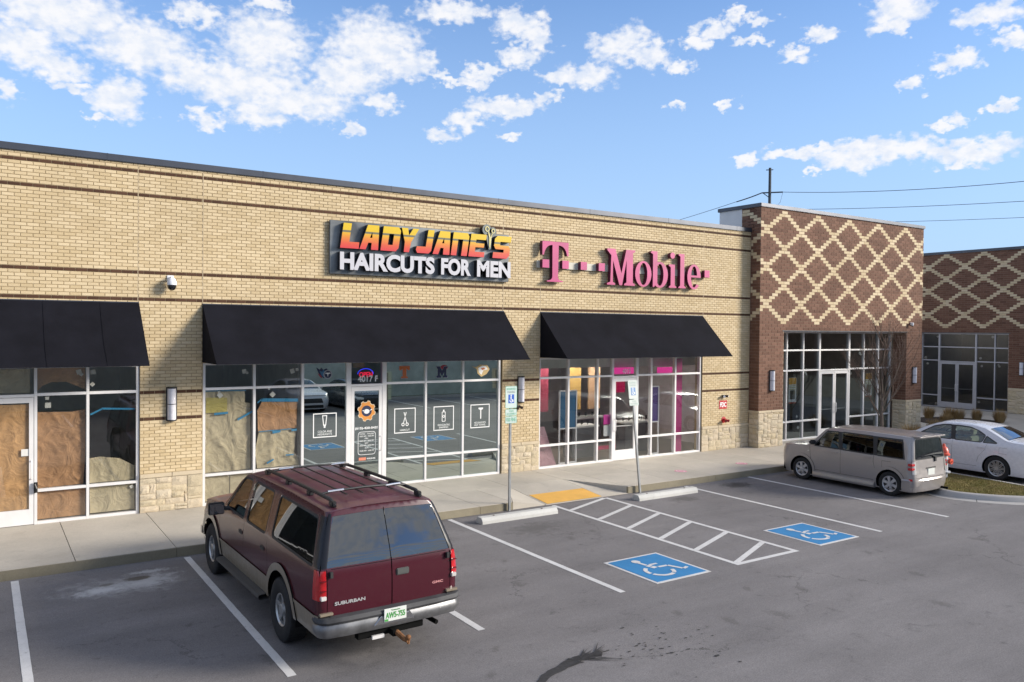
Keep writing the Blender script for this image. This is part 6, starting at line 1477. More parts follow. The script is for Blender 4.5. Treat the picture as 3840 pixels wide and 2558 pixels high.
# ------------------------------------------------------------------ salon window graphics (children of their panes)
GD = -.071
def decal(par, name, loops_list, mt, k=0, F=F0):
    m = MB()
    for lp in loops_list: m.prism(lp, F, None, GD + .0006 * k)
    return m.build(name, mt, par, recalc=False)
def dtext(par, txt, a, b, z0, z1, mt, k=1, off=.0, name='lettering', d=None):
    m = MB(); text_add(m, txt, F0, a, b, z0, z1, None, (GD if d is None else d) + .0006 * k, off); return m.build(name, mt, par, recalc=False)
def rrect(x0, x1, z0, z1, r=.02): return rpoly([(x0, z0), (x1, z0), (x1, z1), (x0, z1)], r, 4)
def boxdecal(par, x0, x1, z0, z1, icon, lines):
    decal(par, 'window_graphic', [[[(x0, z0), (x1, z0), (x1, z1), (x0, z1)], [(x0 + .022, z0 + .022), (x0 + .022, z1 - .022), (x1 - .022, z1 - .022), (x1 - .022, z0 + .022)]]] + icon, M_whitep, 1)
    n = len(lines)
    for i, l in enumerate(lines):
        wd = .30 if len(l) > 8 else .22; c = (x0 + x1) / 2; dtext(par, l, c - wd / 2 - .02, c + wd / 2 + .02, z0 + .05 + .062 * (n - 1 - i), z0 + .098 + .062 * (n - 1 - i), M_whitep, 2)
p = P2[(2, 1)]; boxdecal(p, 6.345, 6.91, 1.44, 2.0, [[[(6.56, 1.95), (6.68, 1.95), (6.655, 1.72), (6.64, 1.70), (6.64, 1.66), (6.60, 1.66), (6.60, 1.70), (6.585, 1.72)], [(6.58, 1.93), (6.605, 1.735), (6.635, 1.735), (6.66, 1.93)]]], ['COLOR AND', 'HIGHLIGHTS'])
p = P2[(4, 1)]; boxdecal(p, 8.375, 8.95, 1.41, 2.02, [[ell(8.61, 1.62, .042, .042, n=16), ell(8.61, 1.62, .024, .024, n=16)[::-1]], [ell(8.72, 1.62, .042, .042, n=16), ell(8.72, 1.62, .024, .024, n=16)[::-1]], [[(8.70, 1.655), (8.715, 1.665), (8.645, 1.92), (8.625, 1.92)]], [[(8.63, 1.655), (8.615, 1.665), (8.685, 1.92), (8.705, 1.92)]]], ['HAIRCUT'])
p = P2[(5, 1)]; boxdecal(p, 9.45, 10.03, 1.41, 2.02, [[rrect(9.685, 9.79, 1.63, 1.88, .02), rrect(9.70, 9.775, 1.645, 1.865, .015)[::-1]], [ell(9.738, 1.76, .035, .035, n=16), ell(9.738, 1.76, .02, .02, n=16)[::-1]], [[(9.715, 1.885), (9.76, 1.885), (9.755, 1.93), (9.72, 1.93)]]], ['REINVIGORATING', 'SHAMPOO'])
p = P2[(6, 1)]; boxdecal(p, 10.52, 11.10, 1.41, 2.02, [[[(10.76, 1.93), (10.90, 1.93), (10.90, 1.90), (10.86, 1.875), (10.80, 1.875), (10.76, 1.90)]], [rrect(10.815, 10.845, 1.64, 1.87, .01)]], ['NECK SHAVE WITH', 'HOT TOWEL'])
# round team emblems as plain shapes in the transom panes
M_navy = simple('navy_vinyl', (.012, .018, .06), .5); M_lb = simple('light_blue_vinyl', (.03, .13, .26), .5); M_dr = simple('dark_red_vinyl', (.30, .02, .04), .5); M_or = simple('orange_vinyl', (.50, .13, .03), .5); M_tan = simple('tan_vinyl', (.50, .36, .16), .5); M_gr = simple('grey_vinyl', (.30, .31, .34), .5)
p = P2[(2, 2)]
fl = lambda s, dx, dz: [(6.64 + dx, 2.80 + dz), (6.50 + dx, 2.93 + dz), (6.42 + dx * .5, 3.06 - s), (6.56 + dx, 3.0 + dz), (6.66, 2.98 + dz)]
decal(p, 'emblem', [[[(6.60, 2.80), (6.50, 2.87), (6.46, 2.95), (6.415, 3.055), (6.50, 3.0), (6.53, 3.05), (6.58, 3.0), (6.66, 3.03), (6.70, 2.97)]]], M_navy, 0)
decal(p, 'emblem', [[[(6.60, 2.82), (6.535, 2.88), (6.49, 2.98), (6.56, 2.95), (6.57, 3.01), (6.63, 2.96), (6.69, 2.98)]]], M_lb, 1)
decal(p, 'emblem', [[[(6.56, 2.80), (6.50, 2.84), (6.45, 2.92), (6.52, 2.88)]]], M_dr, 2)
decal(p, 'emblem', [[ell(6.69, 2.89, .105, .105)]], M_gr, 2); decal(p, 'emblem', [[ell(6.69, 2.89, .082, .082)]], M_navy, 3); decal(p, 'emblem', [[[(6.63, 2.93), (6.75, 2.93), (6.75, 2.905), (6.705, 2.905), (6.69, 2.83), (6.675, 2.905), (6.63, 2.905)]]], M_whitep, 4)
p = P2[(4, 2)]
Tb = lambda e, x, z, s: [(x - .14 * s - e, z + .15 * s + e), (x + .14 * s + e, z + .15 * s + e), (x + .14 * s + e, z + .05 * s - e), (x + .09 * s, z + .05 * s - e), (x + .05 * s + e, z + .09 * s - e), (x + .05 * s + e, z - .10 * s), (x + .09 * s + e, z - .11 * s), (x + .09 * s + e, z - .15 * s - e), (x - .09 * s - e, z - .15 * s - e), (x - .09 * s - e, z - .11 * s), (x - .05 * s - e, z - .10 * s), (x - .05 * s - e, z + .09 * s - e), (x - .09 * s, z + .05 * s - e), (x - .14 * s - e, z + .05 * s - e)]
decal(p, 'emblem', [[Tb(.01, 8.64, 2.90, 1)]], M_gr, 0); decal(p, 'emblem', [[Tb(0, 8.64, 2.90, 1)]], M_or, 1)
p = P2[(5, 2)]
Mb = lambda e: [(9.53 - e, 2.74 - e), (9.65 + e, 2.74 - e), (9.65, 2.79), (9.62, 2.79), (9.62, 2.88), (9.68, 2.78), (9.74, 2.88), (9.74, 2.79), (9.71, 2.79), (9.71, 2.74 - e), (9.83 + e, 2.74 - e), (9.83 + e, 2.79 + e), (9.80, 2.79), (9.80, 2.98), (9.83, 2.98), (9.83, 3.02 + e), (9.74, 3.02 + e), (9.68, 2.91), (9.62, 3.02 + e), (9.53 - e, 3.02 + e), (9.53 - e, 2.97), (9.56, 2.97), (9.56, 2.79), (9.53 - e, 2.79)]
decal(p, 'emblem', [[ell(9.74, 3.0, .10, .06, n=14)]], M_dr, 0); decal(p, 'emblem', [[Mb(.01)]], M_gr, 1); decal(p, 'emblem', [[Mb(0)]], M_navy, 2)
p = P2[(6, 2)]
decal(p, 'emblem', [[[(10.53, 3.02), (10.66, 2.98), (10.80, 3.05), (11.02, 3.03), (11.09, 2.92), (11.0, 2.80), (10.84, 2.73), (10.72, 2.82), (10.70, 2.93)]]], M_tan, 0)
decal(p, 'emblem', [[[(10.74, 2.96), (10.86, 3.02), (10.98, 3.0), (11.03, 2.92), (10.9, 2.90), (10.84, 2.78), (10.77, 2.84)]]], M_whitep, 1); decal(p, 'emblem', [[[(10.82, 2.95), (10.92, 2.97), (10.96, 2.93), (10.86, 2.90)]]], M_or, 2)
# salon door
door2 = [o for o in B1.children if o.name.startswith('door') and not o.name.startswith('door_head') and o.children and abs((sum((Vector(c) for c in o.bound_box), Vector()) / 8).x + 8 - 7.64) < .5][0]
p = P2[(3, 0)]
dtext(p, '4017 F', 7.43, 7.94, 2.69, 2.84, M_whitep, 3, .03)
o = MB().tube([(x, -.0 + .16, z) for x, z in ell(7.66, 2.87, .20, .13, 0, 180, 16)], .010, 6).build('neon_ring', emis('blue_neon', (.03, .04, .9), .9), None, base=(7.66, .16, 2.75)); tag(o, 'blue neon arc of the open sign above the salon door', 'neon sign', 'neon open sign above the salon door')
m = MB(); text_add(m, 'OPEN', front(.17), 7.50, 7.84, 2.80, 2.92, 0, .01, .02); o = m.build('neon_open_sign', emis('red_neon', (.9, .01, .06), .7), None, base=(7.66, .17, 2.8)); tag(o, 'red neon letters reading OPEN behind the transom above the salon door', 'neon sign')
m = MB(); m.box(7.42, 7.72, .35, .36, 3.02, 3.13); o = m.build('ceiling_board', simple('dull_yellow_board', (.35, .30, .05), .7), None, base=(7.57, .35, 3.02)); tag(o, 'dull yellow board glimpsed above the neon sign in the salon', 'board')
DG = -.0585
def d2(loops, mt, k): 
    m = MB()
    for lp in loops: m.prism(lp, F0, None, DG + .0006 * k)
    o = m.build('door_graphic', mt, door2, recalc=False); return o
cx, cz = 7.65, 2.0; star = []
for i in range(48):
    a = 2 * math.pi * i / 48; r = .215 + .018 * (1 if (i // 3) % 2 else -1); star.append((cx + r * math.cos(a), cz + r * 1.08 * math.sin(a)))
d2([[star]], simple('cream_vinyl', (.6, .5, .35), .5), 1)
star2 = [(cx + (x - cx) * .92, cz + (z - cz) * .92) for x, z in star]
d2([[star2, ell(cx, cz, .12, .12)[::-1]]], simple('badge_orange', (.62, .24, .04), .5), 2); d2([[ell(cx, cz, .13, .13)]], M_navy, 3); d2([[ell(cx, cz - .01, .07, .055)], [[(cx - .12, cz + .01), (cx - .05, cz + .03), (cx - .05, cz - .01)]], [[(cx + .05, cz), (cx + .14, cz + .05), (cx + .14, cz + .02)]]], M_whitep, 4)
for txt, a, b, z0, z1 in (('(615)-420-0435', 7.36, 7.95, 1.555, 1.625), ('MON - THURS', 7.48, 7.84, 1.44, 1.475), ('8:00 AM - 9:00 PM', 7.48, 7.84, 1.385, 1.42), ('FRI', 7.61, 7.69, 1.33, 1.365), ('8:00 AM - 8:00 PM', 7.48, 7.84, 1.275, 1.31), ('SAT', 7.61, 7.70, 1.22, 1.255), ('8:00 AM - 6:00 PM', 7.48, 7.84, 1.165, 1.20), ('SUN', 7.61, 7.70, 1.11, 1.145), ('10:00 AM - 6:00 PM', 7.48, 7.84, 1.04, 1.075)):
    m = MB(); text_add(m, txt, F0, a, b, z0, z1, None, DG + .001, .03 if txt[0] == '(' else 0); m.build('door_lettering', M_whitep, door2, recalc=False)
d2([[rpoly([(7.435, .96), (7.885, .96), (7.885, 1.51), (7.435, 1.51)], .08, 5), rpoly([(7.445, .97), (7.875, .97), (7.875, 1.50), (7.445, 1.50)], .075, 5)[::-1]]], M_whitep, 1)
d2([[[(7.46, .83), (7.64, .83), (7.64, .90), (7.46, .90)]]], simple('coral_vinyl', (.6, .2, .12), .5), 1)
m = MB(); text_add(m, 'WALK-INS', F0, 7.66, 7.88, .845, .885, None, DG + .001, .02); m.build('door_lettering', M_whitep, door2, recalc=False)
# ------------------------------------------------------------------ phone shop interior and window things
dtext(P3[(3, 0)], '4015', 15.68, 15.99, 2.70, 2.84, M_whitep, 2, .02)
def frame_poster(x0, x1, z0, z1, zp0, col, y, label):
    t = thing('poster_stand', label, 'poster stand', ((x0 + x1) / 2, y, SW), 0, 'white framed poster stands in the phone shop')
    m = MB(); F = front(y)
    for a in (x0, x1): fbox(m, F, a - .018, a + .018, SW, z1, -.02, .02)
    for z in (SW + .04, zp0, z1): fbox(m, F, x0, x1, z - .018, z + .018, -.019, .019)
    m.build('frame', M_white, t); fbox(MB(), F, x0 + .018, x1 - .018, zp0 + .018, z1 - .018, -.004, .004).build('poster', simple(*col), t); return t
frame_poster(13.57, 14.17, SW, 2.24, 1.18, ('blue_poster', (.01, .10, .22), .5), .32, 'white framed stand with dark blue poster behind the left phone shop panes')
frame_poster(17.08, 17.37, SW, 2.26, 1.18, ('purple_poster', (.06, .02, .18), .5), .32, 'narrow white framed stand with purple poster right of the phone shop door')
m = MB(); m.add([F0(12.72, SW, -.20), F0(13.40, SW, -.20), F0(13.22, 1.24, -.55), F0(12.72, 1.26, -.55)], [(0, 1, 2, 3)]); m.add([F0(12.72, SW, -.215), F0(13.40, SW, -.215), F0(13.22, 1.24, -.565), F0(12.72, 1.26, -.565)], [(3, 2, 1, 0)])
o = m.build('promo_board', papermat('pink_white_print', (.62, .36, .40)), None, base=(13.0, .3, SW), recalc=False); tag(o, 'pink and white promo board leaning low behind the leftmost phone shop pane', 'board')
m = MB(); m.box(15.02, 15.26, .11, .13, 1.24, 1.52); o = m.build('pink_window_sign', simple('hot_pink', (.75, .03, .38), .5), None, base=(15.14, .12, 1.24)); tag(o, 'hot pink square sign on the glass left of the phone shop door', 'sign')
m = MB(); m.box(15.02, 15.25, .11, .118, .90, 1.21); o = m.build('white_notice', M_whitep, None, base=(15.14, .11, .9)); tag(o, 'white notice sheet on the glass below the hot pink square', 'notice')
M_mag = emis('lit_magenta_panel', (.60, .03, .24), .8); M_dmag = simple('dark_magenta_panel', (.30, .01, .06), .5)
def intr(name, label, cat, mt, b, bev=0, group=None):
    m = MB(); m.box(*b); o = m.build(name, mt, None, base=((b[0] + b[1]) / 2, (b[2] + b[3]) / 2, b[4]), bevel=bev); return tag(o, label, cat, group)
intr('lit_header', 'glowing magenta header above the inside of the phone shop door', 'light panel', M_mag, (16.2, 17.0, 1.0, 1.05, 2.62, 2.82))
intr('lit_header', 'glowing magenta header at the right inside the phone shop', 'light panel', M_mag, (18.0, 18.7, 1.0, 1.05, 2.60, 2.80))
intr('magenta_column', 'tall magenta panel behind the rightmost phone shop panes', 'panel', simple('magenta_panel', (.50, .03, .20), .4), (18.10, 18.40, .34, .38, SW, 3.1))
intr('hanging_banner', 'deep red hanging banner seen through the phone shop door', 'banner', emis('glowing_red_banner', (.42, .002, .06), .55), (16.9, 17.5, 2.0, 2.03, 1.95, 2.42))  # banner sheet is given a glow of its own
for i, (x, mt) in enumerate(((14.9, ('ochre_panel', (.45, .28, .08), .6)), (15.7, ('tan_panel', (.45, .28, .16), .6)), (13.6, ('red_wall_panel', (.28, .03, .06), .6)), (12.9, ('grey_wall_panel', (.2, .18, .19), .6)))):
    intr('wall_panel', ['ochre wall panel behind the blue poster stand', 'tan wall panel left of the phone shop door inside', 'dark red wall panel at the far left inside the phone shop', 'grey wall panel at the far left inside the phone shop'][i], 'wall panel', simple(*mt), (x + .8, x + 1.25, 2.6, 2.68, 1.4, 3.0), group='wall panels inside the phone shop')
def table(x, y, w, label, c=(.5, .5, .48)):
    t = thing('display_table', label, 'table', (x, y, SW), 0, 'display tables in the phone shop')
    m = MB(); m.box(x - w, x + w, y - .3, y + .3, 1.06, 1.12); m.build('table_top', simple('pale_table_top', c, .4), t, bevel=.02)
    m = MB(); m.box(x - w * .8, x + w * .8, y - .22, y + .22, SW, 1.06); m.build('table_body', simple('grey_cabinet', (.10, .10, .11), .6), t)
    for k in range(5):
        m = MB(); a = x - w * .8 + k * w * .4; m.box(a - .035, a + .035, y - .12, y - .10, 1.16, 1.27); m.tube([(a, y - .1, 1.12), (a, y - .1, 1.18)], .008, 6); m.build('display_phone', M_blk, t)
table(15.0, 1.2, .55, 'pale display table behind the left phone shop panes'); table(17.2, 1.3, .6, 'pale display table right behind the phone shop door'); table(16.6, 3.0, .7, 'display table deeper inside the phone shop', (.35, .22, .10))
intr('pink_rug', 'magenta floor stripe inside the phone shop door', 'rug', M_dmag, (16.0, 18.6, 1.9, 2.5, SW + .002, SW + .012))
for k, x in enumerate((13.6, 15.4, 17.2)):
    m = MB(); m.box(x - .5, x + .5, 1.9, 2.3, 3.18, 3.22); o = m.build('ceiling_lamp', emis('ceiling_lamp_glow', (1, .95, .88), 26), None, base=(x, 1.7, 3.2)); tag(o, ['lit ceiling lamp over the left part of the phone shop', 'lit ceiling lamp over the middle of the phone shop', 'lit ceiling lamp over the right part of the phone shop'][k], 'ceiling lamp', 'phone shop ceiling lamps')

# ------------------------------------------------------------------ parking furniture
def wheelstop(x0, x1, y, label):
    t = thing('wheel_stop', label, 'wheel stop', ((x0 + x1) / 2, y, 0), 0, 'concrete wheel stops')
    m = MB(); pr = [(-.13, 0), (-.125, .06), (-.075, .125), (.075, .125), (.125, .06), (.13, 0)]; N = 18; vs = []
    for i in range(N + 1):
        x = x0 + (x1 - x0) * i / N
        for a, b in pr: j = .003 * noise.noise((x * 7, a * 9, b * 9)); vs.append((x, y + a + j, b + j if b else 0))
    n = len(pr); m.add(vs, [(i * n + k, i * n + k + 1, (i + 1) * n + k + 1, (i + 1) * n + k) for i in range(N) for k in range(n - 1)] + [tuple(range(n)), tuple(range(len(vs) - n, len(vs)))])
    m.build('block', concrete('pale_wheel_stop', (.50, .49, .46)), t, bevel=.006)
    for x in (x0 + .35, x1 - .35): m = MB(); m.lathe([(.022, .115), (.022, .132), (0, .134)], (x, y, 0), 'z', 10); m.build('pin', simple('rusty_pin', (.10, .06, .04), .8), t)
wheelstop(8.50, 10.42, -3.72, 'pale concrete wheel stop in front of the upright blue parking sign')
wheelstop(12.78, 14.72, -3.72, 'pale concrete wheel stop in front of the leaning parking sign')
M_galv = simple('galvanised_steel', (.30, .31, .32), .45, .6, var=.15, vs=8)
M_sgreen = simple('sign_green_print', (.16, .42, .28), .6); M_sblue = simple('sign_blue_print', (.015, .09, .42), .5); M_sgrey = simple('sign_grey_print', (.28, .33, .32), .6); M_swhite = simple('reflective_white_sign', (.52, .60, .56), .4, var=.04)
def park_sign(base, top_off, label, fade=False):
    t = thing('parking_sign', label, 'parking sign', base, 0, 'accessible parking signs on posts')
    def F(a, b, d=0):
        f = b / 2.76; return (base[0] + a + top_off[0] * f, base[1] + top_off[1] * f - d - .03, b)
    m = MB(); m.tube([F(0, 0, -.03), F(0, 2.70, -.03)], .032, 4); m.build('post', M_galv, t)
    gm = M_sgreen if not fade else simple('faded_green_print', (.40, .50, .44), .6); bm = M_sblue if not fade else simple('faded_blue_print', (.16, .28, .48), .5); wm_ = M_swhite if not fade else simple('faded_white_sign', (.58, .60, .56), .5, var=.05)
    plates = [(2.255, 2.735), (2.09, 2.235), (1.925, 2.08)] if not fade else [(2.30, 2.76), (2.14, 2.285)]
    for i, (a, b) in enumerate(plates):
        m = MB(); m.prism([rpoly([(-.15, a), (.15, a), (.15, b), (-.15, b)], .025, 3), rpoly([(-.142, a + .008), (.142, a + .008), (.142, b - .008), (-.142, b - .008)], .02, 3)[::-1]], F, .002, .005); rim = m.build('border', gm, t)
        m = MB(); m.prism([rpoly([(-.15, a), (.15, a), (.15, b), (-.15, b)], .025, 3)], F, 0, .0045); m.build('plate', wm_, t)
    def tx(s_, a, b, z0, z1, mt, off=.02): m = MB(); text_add(m, s_, F, a, b, z0, z1, None, .0065, off); m.build('lettering', mt, t, recalc=False)
    z = 2.735 if not fade else 2.76
    tx('RESERVED', -.12, .12, z - .085, z - .035, gm); tx('PARKING', -.10, .10, z - .15, z - .105, M_sgrey if not fade else gm)
    m = MB(); m.prism([[(-.075, z - .37), (.075, z - .37), (.075, z - .18), (-.075, z - .18)]], F, None, .0065); m.build('symbol_field', bm, t, recalc=False)
    m = MB(); c = z - .31; m.prism([ring_arc(0, c, .045, .045, .028, .028, -200, 40, 16)], F, None, .008); m.prism([[(-.02, c + .02), (.005, c + .02), (.005, c + .09), (-.02, c + .09)]], F, None, .0081); m.prism([ell(-.005, c + .11, .016, .016, n=12)], F, None, .0082); m.prism([[(.0, c + .015), (.05, c + .015), (.06, c - .03), (.045, c - .03), (.04, c), (0, c)]], F, None, .0083); m.build('wheelchair_symbol', M_whitep, t, recalc=False)
    tx('VAN', -.06, .06, plates[1][0] + .08, plates[1][0] + .125, gm); tx('ACCESSIBLE', -.12, .12, plates[1][0] + .025, plates[1][0] + .065, gm)
    if not fade: tx('$50 FINE', -.125, .125, 1.95, 2.05, gm, .03)
park_sign((9.646, -3.10, 0), (0, 0), 'upright steel post with blue accessible parking sign and green print, in front of the salon')
park_sign((13.46, -3.13, 0), (-.20, .14), 'leaning post with faded accessible parking sign in front of the phone shop door', True)

# ------------------------------------------------------------------ grass island with hydrant
outer = [(20.45, -3.06), (20.42, -5.9), (20.0, -6.6), (19.62, -7.05), (19.55, -7.45), (19.75, -7.95), (20.15, -8.50), (20.75, -9.0), (21.35, -9.25), (21.9, -9.1), (22.15, -8.6), (22.25, -7.8), (22.42, -6.6), (22.5, -5.0), (22.5, -3.06)]
def smooth_poly(p, n=4):
    out = []; N = len(p)
    for i in range(N): 
        a, b, c = Vector(p[i - 1]), Vector(p[i]), Vector(p[(i + 1) % N]); out += bz((a + b) / 2, b, (b + c) / 2, n)[:-1]
    return out
oc = [p for p in outer[:1]] + smooth_poly(outer)[6:-6] + [outer[-1]]
inner = shrink(oc, .17 if False else .20)
gut = shrink(oc, -.22)
ISL = thing('grass_island', None, None, (21, -6, 0)); struct(ISL)
m = MB(); n = len(oc); prof = [(gut, .004), (oc, .02), (shrink(oc, .05), .11), (shrink(oc, .09), .135), (inner, .14), (shrink(inner, .01), .10)]
vs = []
for lp, z in prof: vs += [(x, y, z) for x, y in lp]
m.add(vs, [(k * n + i, k * n + (i + 1) % n, (k + 1) * n + (i + 1) % n, (k + 1) * n + i) for k in range(len(prof) - 1) for i in range(n)])
m.build('island_kerb', M_conc2, ISL, recalc=False, smooth=True)
for i in (9, 17, 27, 38):
    a, b = Vector(gut[i % n]), Vector(inner[i % n]); d = (b - a).normalized(); q = Vector((-d.y, d.x)) * .006
    m = MB(); c1 = Vector(oc[i % n]); m.add([(*(a - q), .0055), (*(a + q), .0055), (*(c1 + q), .022), (*(c1 - q), .022), (*(b + q), .142), (*(b - q), .142)], [(0, 1, 2, 3), (3, 2, 4, 5)]); m.build('kerb_joint', M_gum, ISL, recalc=False)
def turfmat():
    t = NT('turf'); c = t.mix(t.mr(t.noise(2.2, 5, .6), .35, .65, 0, 1), (.13, .12, .03), (.26, .19, .075)); k = t.mr(t.noise(60, 4, .8), .3, .7, .6, 1.3); v = t.n('ShaderNodeVectorMath', operation='SCALE'); t.l(c, v.inputs[0]); t.l(k, v.inputs['Scale']); t.bsdf(v.outputs[0], .95, 0, .2, t.noise(80, 3, .8), .6, .02); return t.m
M_turf = turfmat()
m = MB(); m.prism([shrink(inner, .005)], flat(.125), None, 0); m.build('turf_soil', M_turf, ISL, recalc=False)
rnd = random.Random(3); m = MB(); gi = shrink(inner, .02); xs = [p[0] for p in gi]; ys = [p[1] for p in gi]; cnt = 0
while cnt < 15000:
    x, y = rnd.uniform(min(xs), max(xs)), rnd.uniform(-9.3, -4.5)
    if not pip((x, y), gi): continue
    a = rnd.uniform(0, 6.28); hh = rnd.uniform(.02, .055); l = rnd.uniform(-.03, .03); l2 = rnd.uniform(-.03, .03); w = .005; z = .125
    m.add([(x - w * math.cos(a), y - w * math.sin(a), z), (x + w * math.cos(a), y + w * math.sin(a), z), (x + l, y + l2, z + hh)], [(0, 1, 2)]); cnt += 1
def blademat(name, a, b):
    t = NT(name); g = t.n('ShaderNodeNewGeometry'); c = t.mix(g.outputs['Random Per Island'], a, b); c = t.mix(t.mr(t.noise(1.8, 4, .6), .4, .6, 0, .8), c, tuple(x * .8 + .02 for x in b)); t.bsdf(c, .8, 0, .2); return t.m
struct(m.build('grass', blademat('grass_blade', (.10, .12, .02), (.30, .23, .09)), ISL, recalc=False), 'stuff')
HX, HY, HZ = 21.50, -6.25, .12
H = thing('fire_hydrant', 'white fire hydrant with red bonnet and caps on the grass island', 'fire hydrant', (HX, HY, HZ))
M_hw = simple('white_hydrant_paint', (.62, .62, .62), .4, var=.06); M_hr = simple('orange_red_hydrant_paint', (.62, .09, .05), .4, var=.08)
m = MB(); m.lathe([(.10, 0), (.10, .14), (.17, .14), (.17, .17), (.105, .18), (.10, .58), (.12, .60)], (HX, HY, HZ), 'z', 20); m.build('barrel', M_hw, H, smooth=True)
m = MB(); m.lathe([(.09, -.01), (.095, .145)], (HX, HY, HZ), 'z', 16); m.build('lower_barrel', M_blk, H, smooth=True)
m = MB(); m.lathe([(.15, .60), (.15, .64), (.12, .66), (.115, .72), (.08, .80), (.04, .83), (.035, .87), (.028, .90), (0, .905)], (HX, HY, HZ), 'z', 20); m.build('bonnet', M_hr, H, smooth=True)
for d, r in (((.0, -1), .055), ((1, 0), .045), ((-1, 0), .045)):
    p = Vector((HX, HY, HZ + .45)); v = Vector((d[0], d[1], 0)); m = MB(); m.tube([p + v * .06, p + v * .16], r, 14); m.build('nozzle', M_hw, H, smooth=True)
    m = MB(); m.tube([p + v * .15, p + v * .215], r + .022, 14); m.tube([p + v * .21, p + v * .25], .018, 5); m.build('cap', M_hr, H, smooth=True)

# ------------------------------------------------------------------ planting
M_mulch = simple('dark_mulch', (.035, .022, .016), .95, var=.4, vs=9, bump=.8, bs=40)
for name, poly in (('mulch_bed', [(33.3, -.6), (36.6, -1.1), (36.9, .4), (36.0, 1.9), (34.4, 2.1), (33.2, 1.0)]), ('mulch_bed', [(25.4, -2.9), (32.2, -2.9), (32.0, -1.2), (28.5, -.8), (25.6, -.9)])):
    m = MB(); pl = smooth_poly(poly); m.prism([pl], flat(SW + .03), -.04, 0); struct(m.build(name, M_mulch, None, base=(poly[0][0], poly[0][1], SW)))
M_straw = blademat('straw_grass', (.20, .11, .04), (.42, .29, .13))
def clump(x, y, z, r, h, label, seed):
    rnd = random.Random(seed); m = MB()
    for i in range(520):
        a = rnd.uniform(0, 6.283); q = rnd.random() ** .5; x0, y0 = x + r * .42 * q * math.cos(a), y + r * .42 * q * math.sin(a); hh = h * rnd.uniform(.45, 1.08) * (1 - .25 * q * q); o_ = r * (.35 + .65 * q) * rnd.uniform(.8, 1.1)
        x1, y1 = x + o_ * math.cos(a) + rnd.uniform(-.03, .03), y + o_ * math.sin(a) + rnd.uniform(-.03, .03); xm, ym = (x0 * .55 + x1 * .45), (y0 * .55 + y1 * .45); w = .006; ca, sa = -math.sin(a) * w, math.cos(a) * w
        m.add([(x0 - ca, y0 - sa, z), (x0 + ca, y0 + sa, z), (xm + ca, ym + sa, z + hh * .55), (xm - ca, ym - sa, z + hh * .55), (x1, y1, z + hh)], [(0, 1, 2, 3), (3, 2, 4)])
    o = m.build('ornamental_grass', M_straw, None, recalc=False, base=(x, y, z)); return tag(o, label, 'ornamental grass', 'dry ornamental grass clumps')
cl = [(35.1, 1.65, .34, .62, 'dry straw-coloured grass clump farthest back, nearest the tower corner'), (35.45, .95, .34, .62, 'dry grass clump in front of the double doors, left of the touching pair'), (35.5, .55, .34, .62, 'dry grass clump in front of the double doors, right of the touching pair'),
      (36.0, .05, .30, .62, 'dry grass clump standing alone just left of the last one'), (36.3, -.75, .36, .66, 'dry grass clump farthest right in front of the side building'), (33.9, .25, .36, .50, 'low dry grass clump half hidden behind the sedan roof'),
      (30.1, -1.35, .42, .66, 'dry grass clump at the foot of the tower stone pier, nearer the sedan'), (27.9, -1.7, .5, .62, 'dry grass clump beside the bare tree trunk')]
for i, (x, y, r, h_, lb) in enumerate(cl): clump(x, y, SW, r, h_, lb, i + 20)
# bare tree
TX, TY = 26.15, -1.62
T_ = thing('bare_tree', 'small bare winter tree with fine upright branches in front of the tower glass', 'tree', (TX, TY, SW))
rnd = random.Random(12); M_bark = simple('grey_brown_bark', (.13, .10, .08), .9, var=.2, vs=8, bump=.4); M_twig = simple('brown_twig', (.10, .065, .05), .9)
trunk = MB(); tw = MB(); 
trunk.tube([(TX, TY, SW - .05), (TX + .01, TY, .6), (TX - .01, TY + .01, 1.15), (TX, TY, 1.7)], [.075, .055, .048, .038], 10)
def branch(p, d, L, r, lvl):
    n = 5; pts = [p.copy()]; q = p.copy(); dd = d.copy()
    for i in range(n):
        dd = (dd + Vector((rnd.uniform(-.09, .09), rnd.uniform(-.09, .09), .07 if lvl < 2 else .03))).normalized(); q = q + dd * L / n; pts.append(q.copy())
    (trunk if lvl == 0 else tw).tube(pts, [r * (1 - .75 * i / n) for i in range(n + 1)], 6 if lvl == 0 else 4, False)
    if lvl >= 3: return
    k = (6, 5, 3)[lvl]
    for i in range(k):
        t = rnd.uniform(.25, 1); j = min(n - 1, int(t * n)); b = pts[j] + (pts[j + 1] - pts[j]) * rnd.random(); ax = rnd.uniform(0, 6.28); sp = rnd.uniform(.35, .75)
        nd = (dd + Vector((math.cos(ax) * sp, math.sin(ax) * sp, rnd.uniform(.0, .3)))).normalized(); branch(b, nd, L * rnd.uniform(.4, .62), r * .45, lvl + 1)
for i in range(11):
    a = i * 2.4 + rnd.uniform(-.3, .3); z = rnd.uniform(.85, 1.75); t = .75 if i < 7 else .4
    branch(Vector((TX, TY, z)), Vector((math.cos(a) * t, math.sin(a) * t, 1)).normalized(), rnd.uniform(1.5, 2.1), .022, 0)
branch(Vector((TX, TY, 1.65)), Vector((0, 0, 1)), 2.2, .034, 0)
trunk.build('trunk', M_bark, T_, smooth='all', recalc=False); struct(tw.build('crown', M_twig, T_, recalc=False), 'stuff')

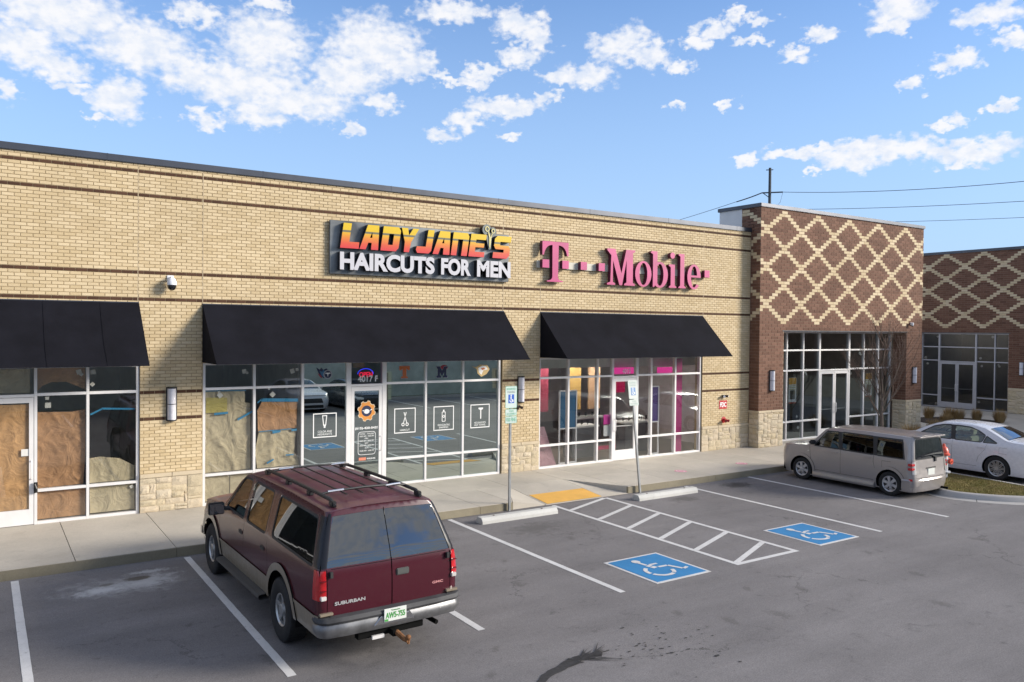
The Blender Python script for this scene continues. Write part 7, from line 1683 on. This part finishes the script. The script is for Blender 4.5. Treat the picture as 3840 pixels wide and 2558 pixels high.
# ------------------------------------------------------------------ transmission pole and wires
def at_dir(a, e, d): return Vector((math.sin(R(a)) * d, -17.648 + math.cos(R(a)) * d, 3.995 + d * math.tan(R(e))))
M_pole = simple('weathered_steel_pole', (.06, .07, .08), .8, var=.1)
pt, pa = at_dir(51.32, 10.93, 110), at_dir(51.33, 9.31, 110)
PO = thing('power_pole', 'tall dark power pole standing behind the tower roof', 'power pole', (pt.x, pt.y, 0))
m = MB(); m.tube([(pt.x, pt.y, 0), (pt.x, pt.y, pt.z)], [.30, .17], 12); m.build('mast', M_pole, PO, smooth=True)
ax = Vector((math.cos(R(51.3)), -math.sin(R(51.3)), 0))
m = MB(); m.tube([pa - ax * .95, pa + ax * 1.6], .09, 6); m.tube([pa - ax * .9, Vector((pa.x, pa.y, pa.z - .7))], .06, 6); m.build('cross_arm', M_pole, PO)
m = MB(); m.tube([pt - ax * .5 + Vector((0, 0, -.25)), pt + ax * .4 + Vector((0, 0, -.25))], .06, 6); m.build('top_arm', M_pole, PO)
m = MB(); m.tube([pa + ax * 1.6, pa + ax * 1.3 + Vector((0, 0, -1.3)), Vector((pa.x, pa.y, pa.z - 2.4)) + ax * .3], .02, 5); m.build('jumper_cable', M_pole, PO)
def wire(P, Q, sag, r, label):
    m = MB(); m.tube([P.lerp(Q, i / 24) - Vector((0, 0, sag * 4 * (i / 24) * (1 - i / 24))) for i in range(25)], r, 5); o = m.build('power_wire', simple('dark_wire', (.05, .055, .065), .7), None, base=P); tag(o, label, 'power wire', 'power wires')
wire(pa - ax * .95, at_dir(40, 6.3, 150), .4, .035, 'power wire sloping down left from the pole behind the beige wall')
wire(pa - ax * .2 - ax * .75 + Vector((0, 0, .02)), pa - ax * 4.2 + Vector((0, 0, -1.05)), .05, .075, 'thick insulator end of the left power wire beside the pole')
wire(pa + ax * 1.6, at_dir(74, 9.4, 95), .9, .035, 'uppermost power wire running right from the pole')
wire(at_dir(51.3, 8.2, 113), at_dir(74, 7.9, 95), .5, .03, 'second power wire right of the pole, just above the tower coping')
wire(at_dir(51.3, 7.3, 116), at_dir(74, 6.85, 95), .4, .025, 'lowest power wire seen right of the tower')
